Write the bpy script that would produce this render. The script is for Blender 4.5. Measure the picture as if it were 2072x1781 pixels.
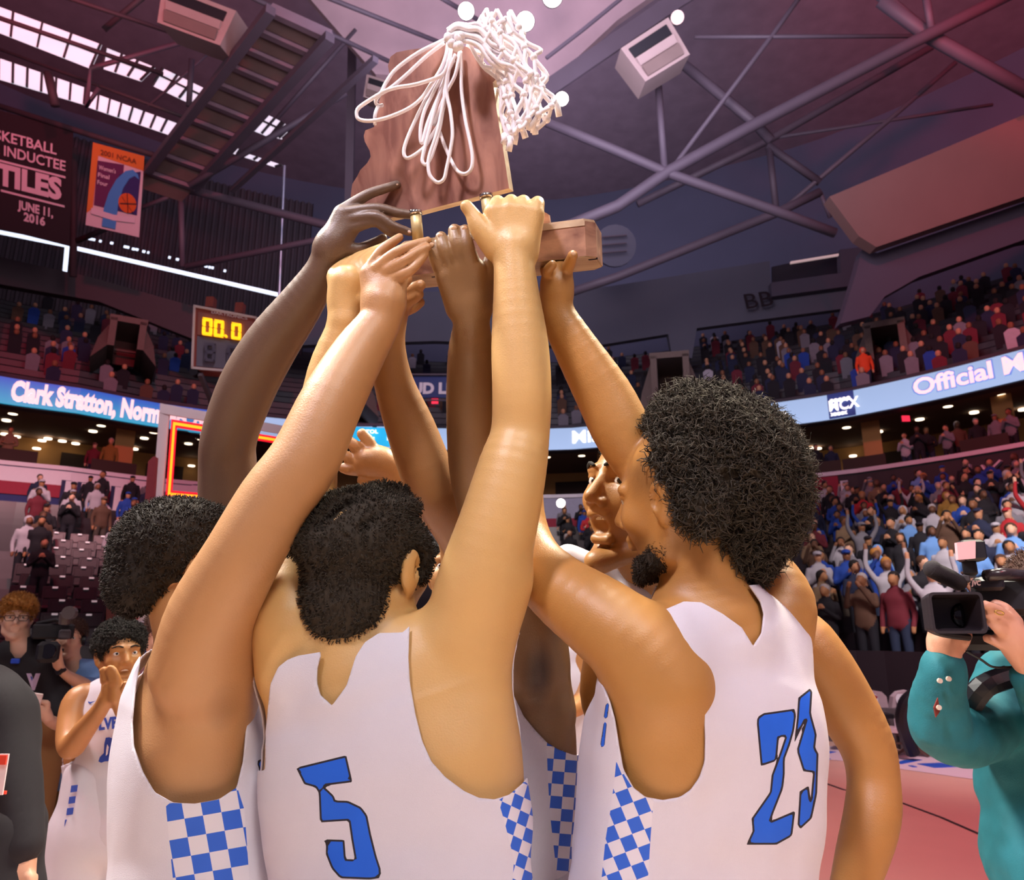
import bpy, math, random
import numpy as np
from mathutils import Vector, Matrix
rng = np.random.RandomState(7); random.seed(7)
for o in list(bpy.data.objects): bpy.data.objects.remove(o, do_unlink=True)
SC = bpy.context.scene; COL = SC.collection
def lin(h):
    h = h.lstrip('#'); v = [int(h[i:i+2], 16)/255 for i in (0, 2, 4)]
    return tuple(x/12.92 if x <= .04045 else ((x+.055)/1.055)**2.4 for x in v)
# ------------------------------------------------------------------ camera
FPX, PITCH, CAMH = 1500.0, math.radians(14.5), 1.65
CP, SP = math.cos(PITCH), math.sin(PITCH)
cam_d = bpy.data.cameras.new('camera'); cam = bpy.data.objects.new('camera', cam_d); COL.objects.link(cam)
cam.location = (0, 0, CAMH); cam.rotation_euler = (math.pi/2+PITCH, 0, 0)
cam_d.sensor_fit = 'HORIZONTAL'; cam_d.sensor_width = 36; cam_d.lens = FPX/2072*36
cam_d.clip_start = .05; cam_d.clip_end = 300
cam_d.dof.use_dof = True; cam_d.dof.focus_distance = 1.38; cam_d.dof.aperture_fstop = 8
SC.camera = cam
# ------------------------------------------------------------------ world, lights, exposure
SC.view_settings.view_transform = 'Standard'; SC.view_settings.look = 'None'
SC.view_settings.gamma = 1; SC.view_settings.use_curve_mapping = False
SC.view_settings.exposure = 0.0
W = bpy.data.worlds.new('world'); SC.world = W; W.use_nodes = True
bg = W.node_tree.nodes['Background']; bg.inputs[0].default_value = (.52, .40, .56, 1); bg.inputs[1].default_value = .33
def area(name, loc, aim, size, power, color=(1, 1, 1)):
    l = bpy.data.lights.new(name, 'AREA'); l.shape = 'DISK'; l.size = size; l.energy = power; l.color = color
    o = bpy.data.objects.new(name, l); COL.objects.link(o); o.location = loc
    o.rotation_euler = (Vector(aim)-Vector(loc)).to_track_quat('-Z', 'Y').to_euler(); return o
def spot(name, loc, aim, power, color, angle=50, blend=.9, size=.4):
    l = bpy.data.lights.new(name, 'SPOT'); l.energy = power; l.color = color
    l.spot_size = math.radians(angle); l.spot_blend = blend; l.shadow_soft_size = size
    o = bpy.data.objects.new(name, l); COL.objects.link(o); o.location = loc
    o.rotation_euler = (Vector(aim)-Vector(loc)).to_track_quat('-Z', 'Y').to_euler(); return o
spot('key_spot_front', (2.5, -5, 8.5), (0, 1.5, 1.8), 1850, (1, .95, .92), 34, .8, 1.2)
spot('key_spot_left', (-7, 3, 11), (-.1, 1.4, 2.0), 11000, (1, .96, .88), 27, .8, .9)
spot('key_spot_right', (5, 6, 11), (.1, 1.4, 2.0), 9500, (1, .92, .70), 26, .8, .9)
spot('key_spot_top', (0, 2.5, 14), (0, 1.5, 1.8), 9000, (1, .95, .82), 24, .8, .9)
spot('floor_spot_centre', (1, 10, 16), (.9, 8, 0), 3000, (1, .92, .84), 24, 1, 1)
spot('side_spot_left', (-6, 2, 9), (-1.8, 3.6, 1.3), 1500, (1, .86, .80), 30, 1, .8)
spot('side_spot_right', (6, -1, 8), (1.6, 2, 1.4), 700, (1, .80, .80), 24, 1, .8)
spot('stand_spot_left', (-8, 8, 15), (-15, 21, 3.2), 9000, (1, .84, .84), 42, 1, 1)
spot('stand_spot_right', (6, 3, 11), (10.5, 14.5, 1.6), 11500, (1, .84, .84), 46, 1, 1)
spot('stand_spot_middle', (0, 10, 15), (1, 26, 4), 5000, (1, .88, .84), 40, 1, 1)
area('roof_fill', (2, 14, 16), (4, 25, 31), 12, 1500, (.80, .74, 1))  # added area light lifting the dark roof; not a fixture of the arena
area('roof_fill_left', (-12, 10, 17), (-16, 18, 31), 8, 220, (1, .70, .72))  # added fill for the left roof
area('roof_fill_right', (12, 10, 17), (17, 17, 31), 8, 260, (1, .50, .58))  # added fill for the right roof
area('roof_haze_fill', (0, 6, 12), (0, 18, 26), 6, 1500, (1, .72, .80))  # added pink light on the roof behind the net, in place of haze
spot('trophy_fill', (-3, -3, 7.5), (0, 1.38, 2.6), 3000, (1, .90, 1), 17, 1, .5)  # added unseen spot that whitens the raised hands and net
spot('red_fill_roof_right', (11, 8, 16), (19, 17, 26), 17000, (1, .06, .12), 80, 1)  # added red lamp tinting the upper right corner; no real fixture
spot('red_fill_roof_left', (-10, 7, 16), (-18, 18, 25), 9000, (1, .08, .16), 80, 1)  # same added red tint for the upper left corner
spot('red_fill_left', (-5, 6, 17), (-17, 20, 10), 7500, (1, .05, .12), 95, 1)  # added red lamp tinting the left edge
spot('red_fill_right', (5, 8, 17), (22, 18, 12), 8500, (1, .05, .10), 95, 1)  # added red lamp tinting the right edge
spot('red_fill_floor', (6, 2, 12), (4.4, 6.2, 0), 4200, (1, .16, .20), 46, 1)  # added red lamp colouring the floor at right
spot('red_fill_floor_left', (-5, 0, 8), (-1.6, 2.2, .3), 700, (1, .12, .2), 30, 1)  # added red lamp colouring the lower left
spot('goal_fill', (1, 1, 10), (-4.4, 7.4, 3), 3200, (1, .82, .82), 30, 1, .8)  # added unseen spot brightening the shot clock and goal
spot('courtside_fill', (4, 4, 10), (5.9, 10.6, .5), 3600, (1, .74, .78), 32, 1, .8)  # added unseen spot brightening the courtside chairs and tables
area('roof_fill_far', (0, 31, 20.5), (2, 36, 31), 8, 1100, (.84, .76, 1))  # added fill reaching the far ceiling
spot('red_fill_low_right', (4, -2, 6), (1.2, 1.6, .9), 330, (1, .14, .2), 30, 1)  # added red lamp tinting the jerseys low at right
# ------------------------------------------------------------------ points
CAMP = np.array([0, 0, CAMH])
def at(px, py, z):
    x = (px-1036)/FPX*z; y = (890.5-py)/FPX*z
    return np.array([x, z*CP-y*SP, CAMH+y*CP+z*SP])
def proj(P):
    P = np.asarray(P, float)-CAMP
    z = P[..., 1]*CP+P[..., 2]*SP; y = -P[..., 1]*SP+P[..., 2]*CP
    return 1036+FPX*P[..., 0]/z, 890.5-FPX*y/z, z
def on_floor(px, py, h=0.0):
    d = at(px, py, 1.0)-CAMP; t = (h-CAMH)/d[2]; return CAMP+d*t
def ZAT(px, py, h):                      # depth at which a pixel's ray reaches height h
    d = at(px, py, 1.0)-CAMP; return (h-CAMH)/d[2]
# ------------------------------------------------------------------ materials
MATS = {}
def mat(name, col, rough=.6, metal=0., emit=0., var=.0, vscale=8., bump=0., bscale=60., tint=None, spec=.5, sss=0., var2=None):
    if name in MATS: return MATS[name]
    m = bpy.data.materials.new(name); m.use_nodes = True; nt = m.node_tree; N = nt.nodes; L = nt.links
    b = N['Principled BSDF']; c = lin(col) if isinstance(col, str) else col
    b.inputs['Roughness'].default_value = rough; b.inputs['Metallic'].default_value = metal
    b.inputs['Specular IOR Level'].default_value = spec
    tc = N.new('ShaderNodeTexCoord')
    no = N.new('ShaderNodeTexNoise'); no.inputs['Scale'].default_value = vscale; no.inputs['Detail'].default_value = 4
    L.new(tc.outputs['Object'], no.inputs['Vector'])
    mx = N.new('ShaderNodeMix'); mx.data_type = 'RGBA'
    c2 = tuple(x*(1-var) for x in c) if var2 is None else lin(var2)
    c1 = tuple(min(1, x*(1+var)) for x in c) if var2 is None else c
    mx.inputs[6].default_value = (*c2, 1); mx.inputs[7].default_value = (*c1, 1)
    L.new(no.outputs['Fac'], mx.inputs[0]); out = mx.outputs[2]
    if tint:
        a = N.new('ShaderNodeAttribute'); a.attribute_name = 'tint'
        m2 = N.new('ShaderNodeMix'); m2.data_type = 'RGBA'
        L.new(a.outputs['Fac'], m2.inputs[0]); L.new(out, m2.inputs[6]); m2.inputs[7].default_value = (*lin(tint), 1); out = m2.outputs[2]
    L.new(out, b.inputs['Base Color'])
    if bump:
        n2 = N.new('ShaderNodeTexNoise'); n2.inputs['Scale'].default_value = bscale; n2.inputs['Detail'].default_value = 3
        L.new(tc.outputs['Object'], n2.inputs['Vector'])
        bp = N.new('ShaderNodeBump'); bp.inputs['Strength'].default_value = bump; bp.inputs['Distance'].default_value = .002
        L.new(n2.outputs['Fac'], bp.inputs['Height']); L.new(bp.outputs[0], b.inputs['Normal'])
    if emit:
        b.inputs['Emission Color'].default_value = (*c, 1); b.inputs['Emission Strength'].default_value = emit
    if sss:
        b.inputs['Subsurface Weight'].default_value = sss; b.inputs['Subsurface Scale'].default_value = .01
        b.inputs['Subsurface Radius'].default_value = (1, .4, .2)
    MATS[name] = m; return m
def tag(o, label=None, cat=None, group=None, kind=None):
    if label: o['label'] = label
    if cat: o['category'] = cat
    if group: o['group'] = group
    if kind: o['kind'] = kind
    return o
def empty(name, loc=(0, 0, 0), label=None, cat=None, group=None, rz=0):
    o = bpy.data.objects.new(name, None); COL.objects.link(o); o.location = tuple(loc); o.rotation_euler = (0, 0, rz)
    o.empty_display_size = .1; return tag(o, label, cat, group)
def link(name, V, F, mats, parent=None, smooth=False, fm=None, tint=None, uv=None):
    """world-space geometry -> one mesh object (kept at its parent's origin)"""
    me = bpy.data.meshes.new(name); V = np.asarray(V, float).reshape(-1, 3)
    loc = np.zeros(3)
    if parent is not None:
        loc = np.array(parent.location); V = V-loc
        if parent.parent is not None: V = V-np.array(parent.parent.location)
        if abs(parent.rotation_euler.z) > 1e-9:
            c, s = math.cos(-parent.rotation_euler.z), math.sin(-parent.rotation_euler.z)
            V = V@np.array([[c, s, 0], [-s, c, 0], [0, 0, 1]])
    else:
        loc = V.mean(0) if len(V) else loc; V = V-loc
    if isinstance(F, np.ndarray):
        n = len(F); k = F.shape[1]
        me.vertices.add(len(V)); me.vertices.foreach_set('co', V.astype(np.float32).ravel())
        me.loops.add(n*k); me.loops.foreach_set('vertex_index', F.astype(np.int32).ravel())
        me.polygons.add(n); me.polygons.foreach_set('loop_start', np.arange(0, n*k, k, dtype=np.int32))
        me.polygons.foreach_set('loop_total', np.full(n, k, np.int32)); me.update(calc_edges=True)
    else:
        me.from_pydata([tuple(v) for v in V], [], [tuple(f) for f in F])
    for m in (mats if isinstance(mats, (list, tuple)) else [mats]): me.materials.append(m)
    if fm is not None: me.polygons.foreach_set('material_index', np.asarray(fm, np.int32))
    if smooth: me.polygons.foreach_set('use_smooth', np.ones(len(me.polygons), bool))
    if tint is not None:
        a = me.attributes.new('tint', 'FLOAT', 'POINT'); a.data.foreach_set('value', np.asarray(tint, np.float32))
    if uv is not None:
        u = me.uv_layers.new(name='uv'); idx = np.empty(len(me.loops), np.int32); me.loops.foreach_get('vertex_index', idx)
        u.data.foreach_set('uv', np.asarray(uv, np.float32)[idx].ravel())
    me.update()
    o = bpy.data.objects.new(name, me); COL.objects.link(o)
    if parent is not None: o.parent = parent
    else: o.location = tuple(loc)
    return o
class MB:
    """collects simple solids in world space"""
    def __init__(s): s.V = []; s.F = []; s.M = []
    def add(s, V, F, m=0):
        n = len(s.V); s.V += [tuple(v) for v in V]; s.F += [tuple(i+n for i in f) for f in F]; s.M += [m]*len(F); return s
    def hexa(s, P, m=0):                     # 8 points: bottom ring 0-3, top ring 4-7
        return s.add(P, [(3, 2, 1, 0), (4, 5, 6, 7), (0, 1, 5, 4), (1, 2, 6, 5), (2, 3, 7, 6), (3, 0, 4, 7)], m)
    def box(s, c, size, R=None, m=0, bev=0):
        c = np.array(c, float); h = np.array(size, float)/2; R = np.eye(3) if R is None else R
        if bev:
            b = min(bev, h.min()*.9); P = []
            for z, i in ((-h[2], b), (-h[2]+b, 0), (h[2]-b, 0), (h[2], b)):
                x, y = h[0]-i, h[1]-i; q = b*.6
                for X, Y in ((-x+q, -y), (x-q, -y), (x, -y+q), (x, y-q), (x-q, y), (-x+q, y), (-x, y-q), (-x, -y+q)):
                    P.append(c+R@np.array([X, Y, z]))
            F = [tuple(range(7, -1, -1)), tuple(range(24, 32))]
            for k in range(3):
                for j in range(8): F.append((k*8+j, k*8+(j+1) % 8, k*8+8+(j+1) % 8, k*8+8+j))
            return s.add(P, F, m)
        P = [c+R@(h*np.array(q)) for q in ((-1, -1, -1), (1, -1, -1), (1, 1, -1), (-1, 1, -1), (-1, -1, 1), (1, -1, 1), (1, 1, 1), (-1, 1, 1))]
        return s.hexa(P, m)
    def tube(s, pts, r, n=8, m=0, closed=False, flat=None):
        pts = [np.array(p, float) for p in pts]; N = len(pts); rs = r if isinstance(r, (list, tuple, np.ndarray)) else [r]*N
        V = []; F = []; up = None
        for i, p in enumerate(pts):
            a = pts[(i-1) % N] if (i > 0 or closed) else p; b = pts[(i+1) % N] if (i < N-1 or closed) else p
            t = b-a; t = t/(np.linalg.norm(t)+1e-12)
            if up is None: up = np.cross(t, [0, 0, 1.]) if abs(t[2]) < .9 else np.cross(t, [1., 0, 0])
            u = up-t*np.dot(up, t); u /= np.linalg.norm(u)+1e-12; up = u; v = np.cross(t, u)
            for j in range(n):
                th = 2*math.pi*j/n; V.append(p+rs[i]*(math.cos(th)*u+math.sin(th)*v))
        for i in range(N if closed else N-1):
            k = (i+1) % N
            for j in range(n): F.append((i*n+j, i*n+(j+1) % n, k*n+(j+1) % n, k*n+j))
        if not closed: F.append(tuple(range(n-1, -1, -1))); F.append(tuple((N-1)*n+j for j in range(n)))
        return s.add(V, F, m)
    def bar(s, a, b, w, h=None, m=0, up=(0, 0, 1)):
        a = np.array(a, float); b = np.array(b, float); h = h or w; t = b-a; t /= np.linalg.norm(t)
        u = np.cross(t, up); u = np.cross(t, [1, 0, 0]) if np.linalg.norm(u) < 1e-4 else u; u /= np.linalg.norm(u); v = np.cross(u, t)
        q = [(-1, -1), (1, -1), (1, 1), (-1, 1)]
        return s.hexa([a+u*w/2*x+v*h/2*y for x, y in q]+[b+u*w/2*x+v*h/2*y for x, y in q], m)
    def prism(s, pts, vec, m=0, mside=None):
        pts = [np.array(p, float) for p in pts]; n = len(pts); vec = np.array(vec, float)
        V = pts+[p+vec for p in pts]; k = len(s.F)
        s.add(V, [tuple(range(n)), tuple(range(2*n-1, n-1, -1))]+[(i, n+i, n+(i+1) % n, (i+1) % n) for i in range(n)], m)
        if mside is not None:
            for i in range(k+2, len(s.F)): s.M[i] = mside
        return s
    def disc(s, c, nrm, r, n=16, t=.02, m=0):
        nrm = np.array(nrm, float); nrm /= np.linalg.norm(nrm); u = np.cross(nrm, [0, 1, .1]); u /= np.linalg.norm(u); v = np.cross(nrm, u)
        return s.prism([np.array(c)+r*(math.cos(2*math.pi*j/n)*u+math.sin(2*math.pi*j/n)*v) for j in range(n)], -nrm*t, m)
    def grid(s, G, m=0, thick=None):          # G: rows of points
        r = len(G); c = len(G[0]); V = [p for row in G for p in row]
        s.add(V, [(i*c+j, i*c+j+1, (i+1)*c+j+1, (i+1)*c+j) for i in range(r-1) for j in range(c-1)], m); return s
    def sphere(s, c, r, n=10, m=0):
        V = []; F = []; c = np.array(c); r = np.array(r if hasattr(r, '__len__') else (r, r, r))
        for i in range(n+1):
            for j in range(2*n):
                a = math.pi*i/n; b = math.pi*j/n; V.append(c+r*np.array([math.sin(a)*math.cos(b), math.sin(a)*math.sin(b), math.cos(a)]))
        for i in range(n):
            for j in range(2*n):
                k = (j+1) % (2*n); F.append((i*2*n+j, (i+1)*2*n+j, (i+1)*2*n+k, i*2*n+k))
        return s.add(V, F, m)
    def build(s, name, mats, parent=None, smooth=False, label=None):
        o = link(name, s.V, s.F, mats, parent, smooth, s.M)
        if label: o['label'] = label
        return o
def Rz(a): c, s = math.cos(a), math.sin(a); return np.array([[c, -s, 0], [s, c, 0], [0, 0, 1.]])
def Rx(a): c, s = math.cos(a), math.sin(a); return np.array([[1., 0, 0], [0, c, -s], [0, s, c]])
def Ry(a): c, s = math.cos(a), math.sin(a); return np.array([[c, 0, s], [0, 1., 0], [-s, 0, c]])
def spline(pts, n=8, closed=False):
    P = np.array(pts, float); N = len(P); out = []
    for i in range(N if closed else N-1):
        p0 = P[(i-1) % N] if closed or i > 0 else 2*P[0]-P[1]; p1 = P[i]; p2 = P[(i+1) % N]
        p3 = P[(i+2) % N] if closed or i+2 < N else 2*P[-1]-P[-2]
        for k in range(n):
            t = k/n; out.append(.5*((2*p1)+(-p0+p2)*t+(2*p0-5*p1+4*p2-p3)*t*t+(-p0+3*p1-3*p2+p3)*t**3))
    if not closed: out.append(P[-1])
    return np.array(out)
_txt = {}
def text_mesh(s, bold=0.0):
    """-> 2-D verts (x to the right, y up, cap height about .7) and faces"""
    if (s, bold) in _txt: return _txt[(s, bold)]
    cu = bpy.data.curves.new('lettering', 'FONT'); cu.body = s; cu.offset = bold; cu.size = 1; cu.resolution_u = 3
    ob = bpy.data.objects.new('lettering', cu); COL.objects.link(ob)
    dg = bpy.context.evaluated_depsgraph_get(); me = bpy.data.meshes.new_from_object(ob.evaluated_get(dg))
    V = np.array([v.co[:] for v in me.vertices]).reshape(-1, 3); F = [tuple(p.vertices) for p in me.polygons]
    bpy.data.objects.remove(ob); bpy.data.curves.remove(cu); bpy.data.meshes.remove(me)
    _txt[(s, bold)] = (V, F); return V, F
# ------------------------------------------------------------------ implicit surfaces: smooth unions meshed with surface nets
class Field:
    def __init__(s): s.ops = []
    def _a(s, fn, lo, hi, k, m, sub): s.ops.append((fn, np.array(lo, float), np.array(hi, float), k, m, sub)); return s
    def cap(s, a, b, ra, rb=None, k=.012, m=0, flat=None, sub=False):
        a = np.array(a, float); b = np.array(b, float); rb = ra if rb is None else rb
        ab = b-a; L2 = max(float(ab@ab), 1e-12); R = max(ra, rb)
        if flat is not None: n = np.array(flat[0], float); n = n/np.linalg.norm(n); fs = flat[1]
        def fn(X, Y, Z):
            x = X-a[0]; y = Y-a[1]; z = Z-a[2]
            t = np.clip((x*ab[0]+y*ab[1]+z*ab[2])/L2, 0, 1)
            x = x-t*ab[0]; y = y-t*ab[1]; z = z-t*ab[2]
            q = x*x+y*y+z*z
            r = ra+(rb-ra)*t
            if flat is not None:
                w = x*n[0]+y*n[1]+z*n[2]; q2 = q+w*w*(1/fs**2-1); k0 = np.sqrt(q2)
                g = np.sqrt(q+w*w*(1/fs**4-1))+1e-9
                return (k0-r)*k0/g
            return np.sqrt(q)-r
        return s._a(fn, np.minimum(a, b)-R, np.maximum(a, b)+R, k, m, sub)
    def ell(s, c, r, R=None, k=.012, m=0, sub=False):
        c = np.array(c, float); r = np.array(r if hasattr(r, '__len__') else (r, r, r), float); R = np.eye(3) if R is None else R
        ext = np.abs(R)@r
        def fn(X, Y, Z):
            x = X-c[0]; y = Y-c[1]; z = Z-c[2]; k0 = 0; k1 = 0
            for i in range(3):
                u = (x*R[0, i]+y*R[1, i]+z*R[2, i])/r[i]; k0 = k0+u*u; k1 = k1+(u/r[i])**2
            k0 = np.sqrt(k0); return k0*(k0-1)/(np.sqrt(k1)+1e-6)
        return s._a(fn, c-ext, c+ext, k, m, sub)
    def chain(s, pts, k=.012, m=0, flat=None, sm=4):
        """pts: (px, py, depth, radius in px): one smooth limb"""
        Q = np.array([[*at(*p[:3]), p[3]*p[2]/FPX] for p in pts]); return s.limb(Q, k, m, sm)
    def limb(s, Q, k=.012, m=0, sm=4):
        Q = spline(Q, sm) if len(Q) > 2 else np.array(Q); segs = []
        for p, q in zip(Q[:-1], Q[1:]):
            f = Field(); f.cap(p[:3], q[:3], p[3], q[3]); segs.append(f.ops[0])
        def fn(X, Y, Z):
            out = None; x = X.ravel(); y = Y.ravel(); z = Z.ravel(); out = np.full((len(x), len(y), len(z)), .2, np.float32); pad = .035+k
            for f_, lo, hi, _k, _m, _s in segs:
                sl = []
                for a, i in ((x, 0), (y, 1), (z, 2)):
                    i0 = np.searchsorted(a, lo[i]-pad); i1 = np.searchsorted(a, hi[i]+pad); sl.append(slice(i0, i1))
                if any(q.stop <= q.start for q in sl): continue
                d = f_(x[sl[0]][:, None, None], y[sl[1]][None, :, None], z[sl[2]][None, None, :]); c = out[tuple(sl)]
                out[tuple(sl)] = np.minimum(c, d)
            return out
        return s._a(fn, np.min([q[1] for q in segs], 0), np.max([q[2] for q in segs], 0), k, m, False)
    def loft(s, secs, u, k=.02, m=0, p=2.4):
        """secs: (centre, halfwidth along u, halfdepth)"""
        C = [np.array(c[0], float) for c in secs]; u = np.array(u, float)
        for i in range(len(secs)-1):
            a, b = C[i], C[i+1]; ab = b-a; L = np.linalg.norm(ab); t_ = ab/L
            uu = u-t_*(u@t_); uu /= np.linalg.norm(uu); vv = np.cross(t_, uu)
            w0, d0, w1, d1 = secs[i][1], secs[i][2], secs[i+1][1], secs[i+1][2]
            def fn(X, Y, Z, a=a, t_=t_, uu=uu, vv=vv, L=L, w0=w0, w1=w1, d0=d0, d1=d1):
                x = X-a[0]; y = Y-a[1]; z = Z-a[2]
                h = x*t_[0]+y*t_[1]+z*t_[2]; t = np.clip(h/L, 0, 1); e = np.abs(h-t*L)
                w = w0+(w1-w0)*t; d = d0+(d1-d0)*t
                A = np.abs(x*uu[0]+y*uu[1]+z*uu[2]); B = np.abs(x*vv[0]+y*vv[1]+z*vv[2])
                r2 = np.minimum(w, d)
                k0 = ((A/w)**p+(B/d)**p+(e/r2)**p)**(1/p)+1e-9
                g = np.sqrt((A/w**2)**2+(B/d**2)**2+(e/r2**2)**2)+1e-9
                return np.where(k0 > .05, k0*(k0-1)/g*np.minimum(1, 1.0), -r2)
            mx = max(w0, w1, d0, d1); s._a(fn, np.minimum(a, b)-mx, np.maximum(a, b)+mx, k, m, False)
        return s
    def mesh(s, vox, offset=0., noise=None, lo=None, hi=None, warp=None):
        L = np.min([o[1] for o in s.ops if not o[5]], 0)-.03-offset; H = np.max([o[2] for o in s.ops if not o[5]], 0)+.03+offset
        if lo is not None: L = np.maximum(L, lo)
        if hi is not None: H = np.minimum(H, hi)
        n = np.ceil((H-L)/vox).astype(int)+1
        D = np.full(n, .2, np.float32); M = np.zeros(n, np.int8)
        ax = [L[i]+vox*np.arange(n[i]) for i in range(3)]
        for fn, lo_, hi_, k, m, sub in s.ops:
            pad = max(.02, k*1.2)+2*vox+offset
            i0 = np.maximum(0, np.floor((lo_-pad-L)/vox).astype(int)); i1 = np.minimum(n, np.ceil((hi_+pad-L)/vox).astype(int)+1)
            if (i1 <= i0).any(): continue
            sl = tuple(slice(i0[i], i1[i]) for i in range(3))
            X = ax[0][sl[0]][:, None, None]; Y = ax[1][sl[1]][None, :, None]; Z = ax[2][sl[2]][None, None, :]
            d = (fn(X, Y, Z)-offset).astype(np.float32) if not sub else fn(X, Y, Z).astype(np.float32)
            cur = D[sl]
            if sub:
                d = -d; h = np.clip(.5-.5*(cur-d)/k, 0, 1); D[sl] = cur*(1-h)+d*h+k*h*(1-h)
            else:
                M[sl] = np.where(d < cur, m, M[sl])
                h = np.clip(.5+.5*(cur-d)/k, 0, 1); D[sl] = cur*(1-h)+d*h-k*h*(1-h)
        if noise is not None:
            near = np.abs(D) < .04
            idx = np.argwhere(near); P = L+vox*idx; D[near] += noise(P).astype(np.float32)
        return surface_nets(D, M, L, vox)
def surface_nets(D, M, L, vox):
    S = D < 0; n = np.array(D.shape)
    c = S[:-1, :-1, :-1].astype(np.int8).copy()
    for dx in (0, 1):
        for dy in (0, 1):
            for dz in (0, 1):
                if dx+dy+dz: c += S[dx:n[0]-1+dx, dy:n[1]-1+dy, dz:n[2]-1+dz]
    act = np.argwhere((c > 0) & (c < 8)); del c
    ind = np.full(n-1, -1, np.int32); ind[tuple(act.T)] = np.arange(len(act))
    acc = np.zeros((len(act), 3)); cnt = np.zeros(len(act))
    cor = {(a, b, d): D[act[:, 0]+a, act[:, 1]+b, act[:, 2]+d] for a in (0, 1) for b in (0, 1) for d in (0, 1)}
    for axis in range(3):
        o = [i for i in range(3) if i != axis]
        for p in (0, 1):
            for q in (0, 1):
                c0 = [0, 0, 0]; c0[o[0]] = p; c0[o[1]] = q; c1 = list(c0); c1[axis] = 1
                a = cor[tuple(c0)]; b = cor[tuple(c1)]; cr = (a < 0) != (b < 0)
                t = np.where(cr, a/np.where(cr, a-b, 1), 0)
                v = np.tile(np.array(c0, float), (len(act), 1)); v[:, axis] = t
                acc += v*cr[:, None]; cnt += cr
    V = L+vox*(act+acc/cnt[:, None])
    fm_v = M[act[:, 0], act[:, 1], act[:, 2]]
    F = []
    for axis in range(3):
        sl0 = [slice(None)]*3; sl1 = [slice(None)]*3; sl0[axis] = slice(0, -1); sl1[axis] = slice(1, None)
        a = S[tuple(sl0)]; b = S[tuple(sl1)]; e = np.argwhere(a != b)
        o = [i for i in range(3) if i != axis]
        e = e[(e[:, o[0]] > 0) & (e[:, o[1]] > 0) & (e[:, o[0]] < n[o[0]]-1) & (e[:, o[1]] < n[o[1]]-1)]
        inside = S[tuple(e.T)]
        q = []
        for (x, y) in ((-1, -1), (0, -1), (0, 0), (-1, 0)):
            f = e.copy(); f[:, o[0]] += x; f[:, o[1]] += y; q.append(ind[tuple(f.T)])
        q = np.stack(q, 1); flip = inside if axis != 1 else ~inside
        q = np.where(flip[:, None], q, q[:, ::-1]); F.append(q)
    F = np.concatenate(F); F = F[(F >= 0).all(1)]
    return V, F, fm_v[F[:, 0]]
def quads_tris(F): return np.concatenate([F[:, [0, 1, 2]], F[:, [0, 2, 3]]])
def split(V, T, fm, s):
    """cut triangles along s=0; returns V, T, fm and side flag (s>0)"""
    pos = s > 0; npos = pos[T].sum(1)
    keep = (npos == 0) | (npos == 3)
    T0, f0, sd0 = T[keep], fm[keep], npos[keep] == 3
    C = T[~keep]; fc = fm[~keep]; nc = npos[~keep]
    if not len(C): return V, T0, f0, sd0, s
    lone = np.where(nc == 1, 1, 0)[:, None] == pos[C]   # the odd one out
    k = lone.argmax(1); r = np.arange(len(C))
    a, b, c = C[r, k], C[r, (k+1) % 3], C[r, (k+2) % 3]
    def cutp(p, q):
        key = np.stack([np.minimum(p, q), np.maximum(p, q)], 1); return key
    E = np.concatenate([cutp(a, b), cutp(a, c)]); U, inv = np.unique(E, axis=0, return_inverse=True); inv = inv.ravel()
    t = s[U[:, 0]]/(s[U[:, 0]]-s[U[:, 1]]+1e-20); t = np.clip(t, 0, 1)
    NV = V[U[:, 0]]*(1-t[:, None])+V[U[:, 1]]*t[:, None]; n0 = len(V)
    ab = n0+inv[:len(C)]; ac = n0+inv[len(C):]
    sl = pos[a]
    T2 = np.concatenate([T0, np.stack([a, ab, ac], 1), np.stack([ab, b, c], 1), np.stack([ab, c, ac], 1)])
    return np.concatenate([V, NV]), T2, np.concatenate([f0, fc, fc, fc]), np.concatenate([sd0, sl, ~sl, ~sl]), np.concatenate([s, np.zeros(len(NV))])
def compact(V, T, fm, *extra):
    u, inv = np.unique(T, return_inverse=True)
    return (V[u], inv.reshape(T.shape), fm)+tuple(e[u] for e in extra)
def poly_sd(poly, x, y):
    """signed distance in px, + inside"""
    P = np.array(poly, float); d = np.full(x.shape, 1e9); ins = np.zeros(x.shape, bool)
    for i in range(len(P)):
        a, b = P[i], P[(i+1) % len(P)]; e = b-a; L = e@e+1e-9
        t = np.clip(((x-a[0])*e[0]+(y-a[1])*e[1])/L, 0, 1)
        d = np.minimum(d, np.hypot(x-a[0]-t*e[0], y-a[1]-t*e[1]))
        c = ((a[1] > y) != (b[1] > y)) & (x < (b[0]-a[0])*(y-a[1])/(b[1]-a[1]+1e-12)+a[0]); ins ^= c
    return np.where(ins, d, -d)
def vnormals(V, T):
    n = np.cross(V[T[:, 1]]-V[T[:, 0]], V[T[:, 2]]-V[T[:, 0]]); N = np.zeros_like(V)
    for i in range(3): np.add.at(N, T[:, i], n)
    return N/(np.linalg.norm(N, axis=1)[:, None]+1e-12)
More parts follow.
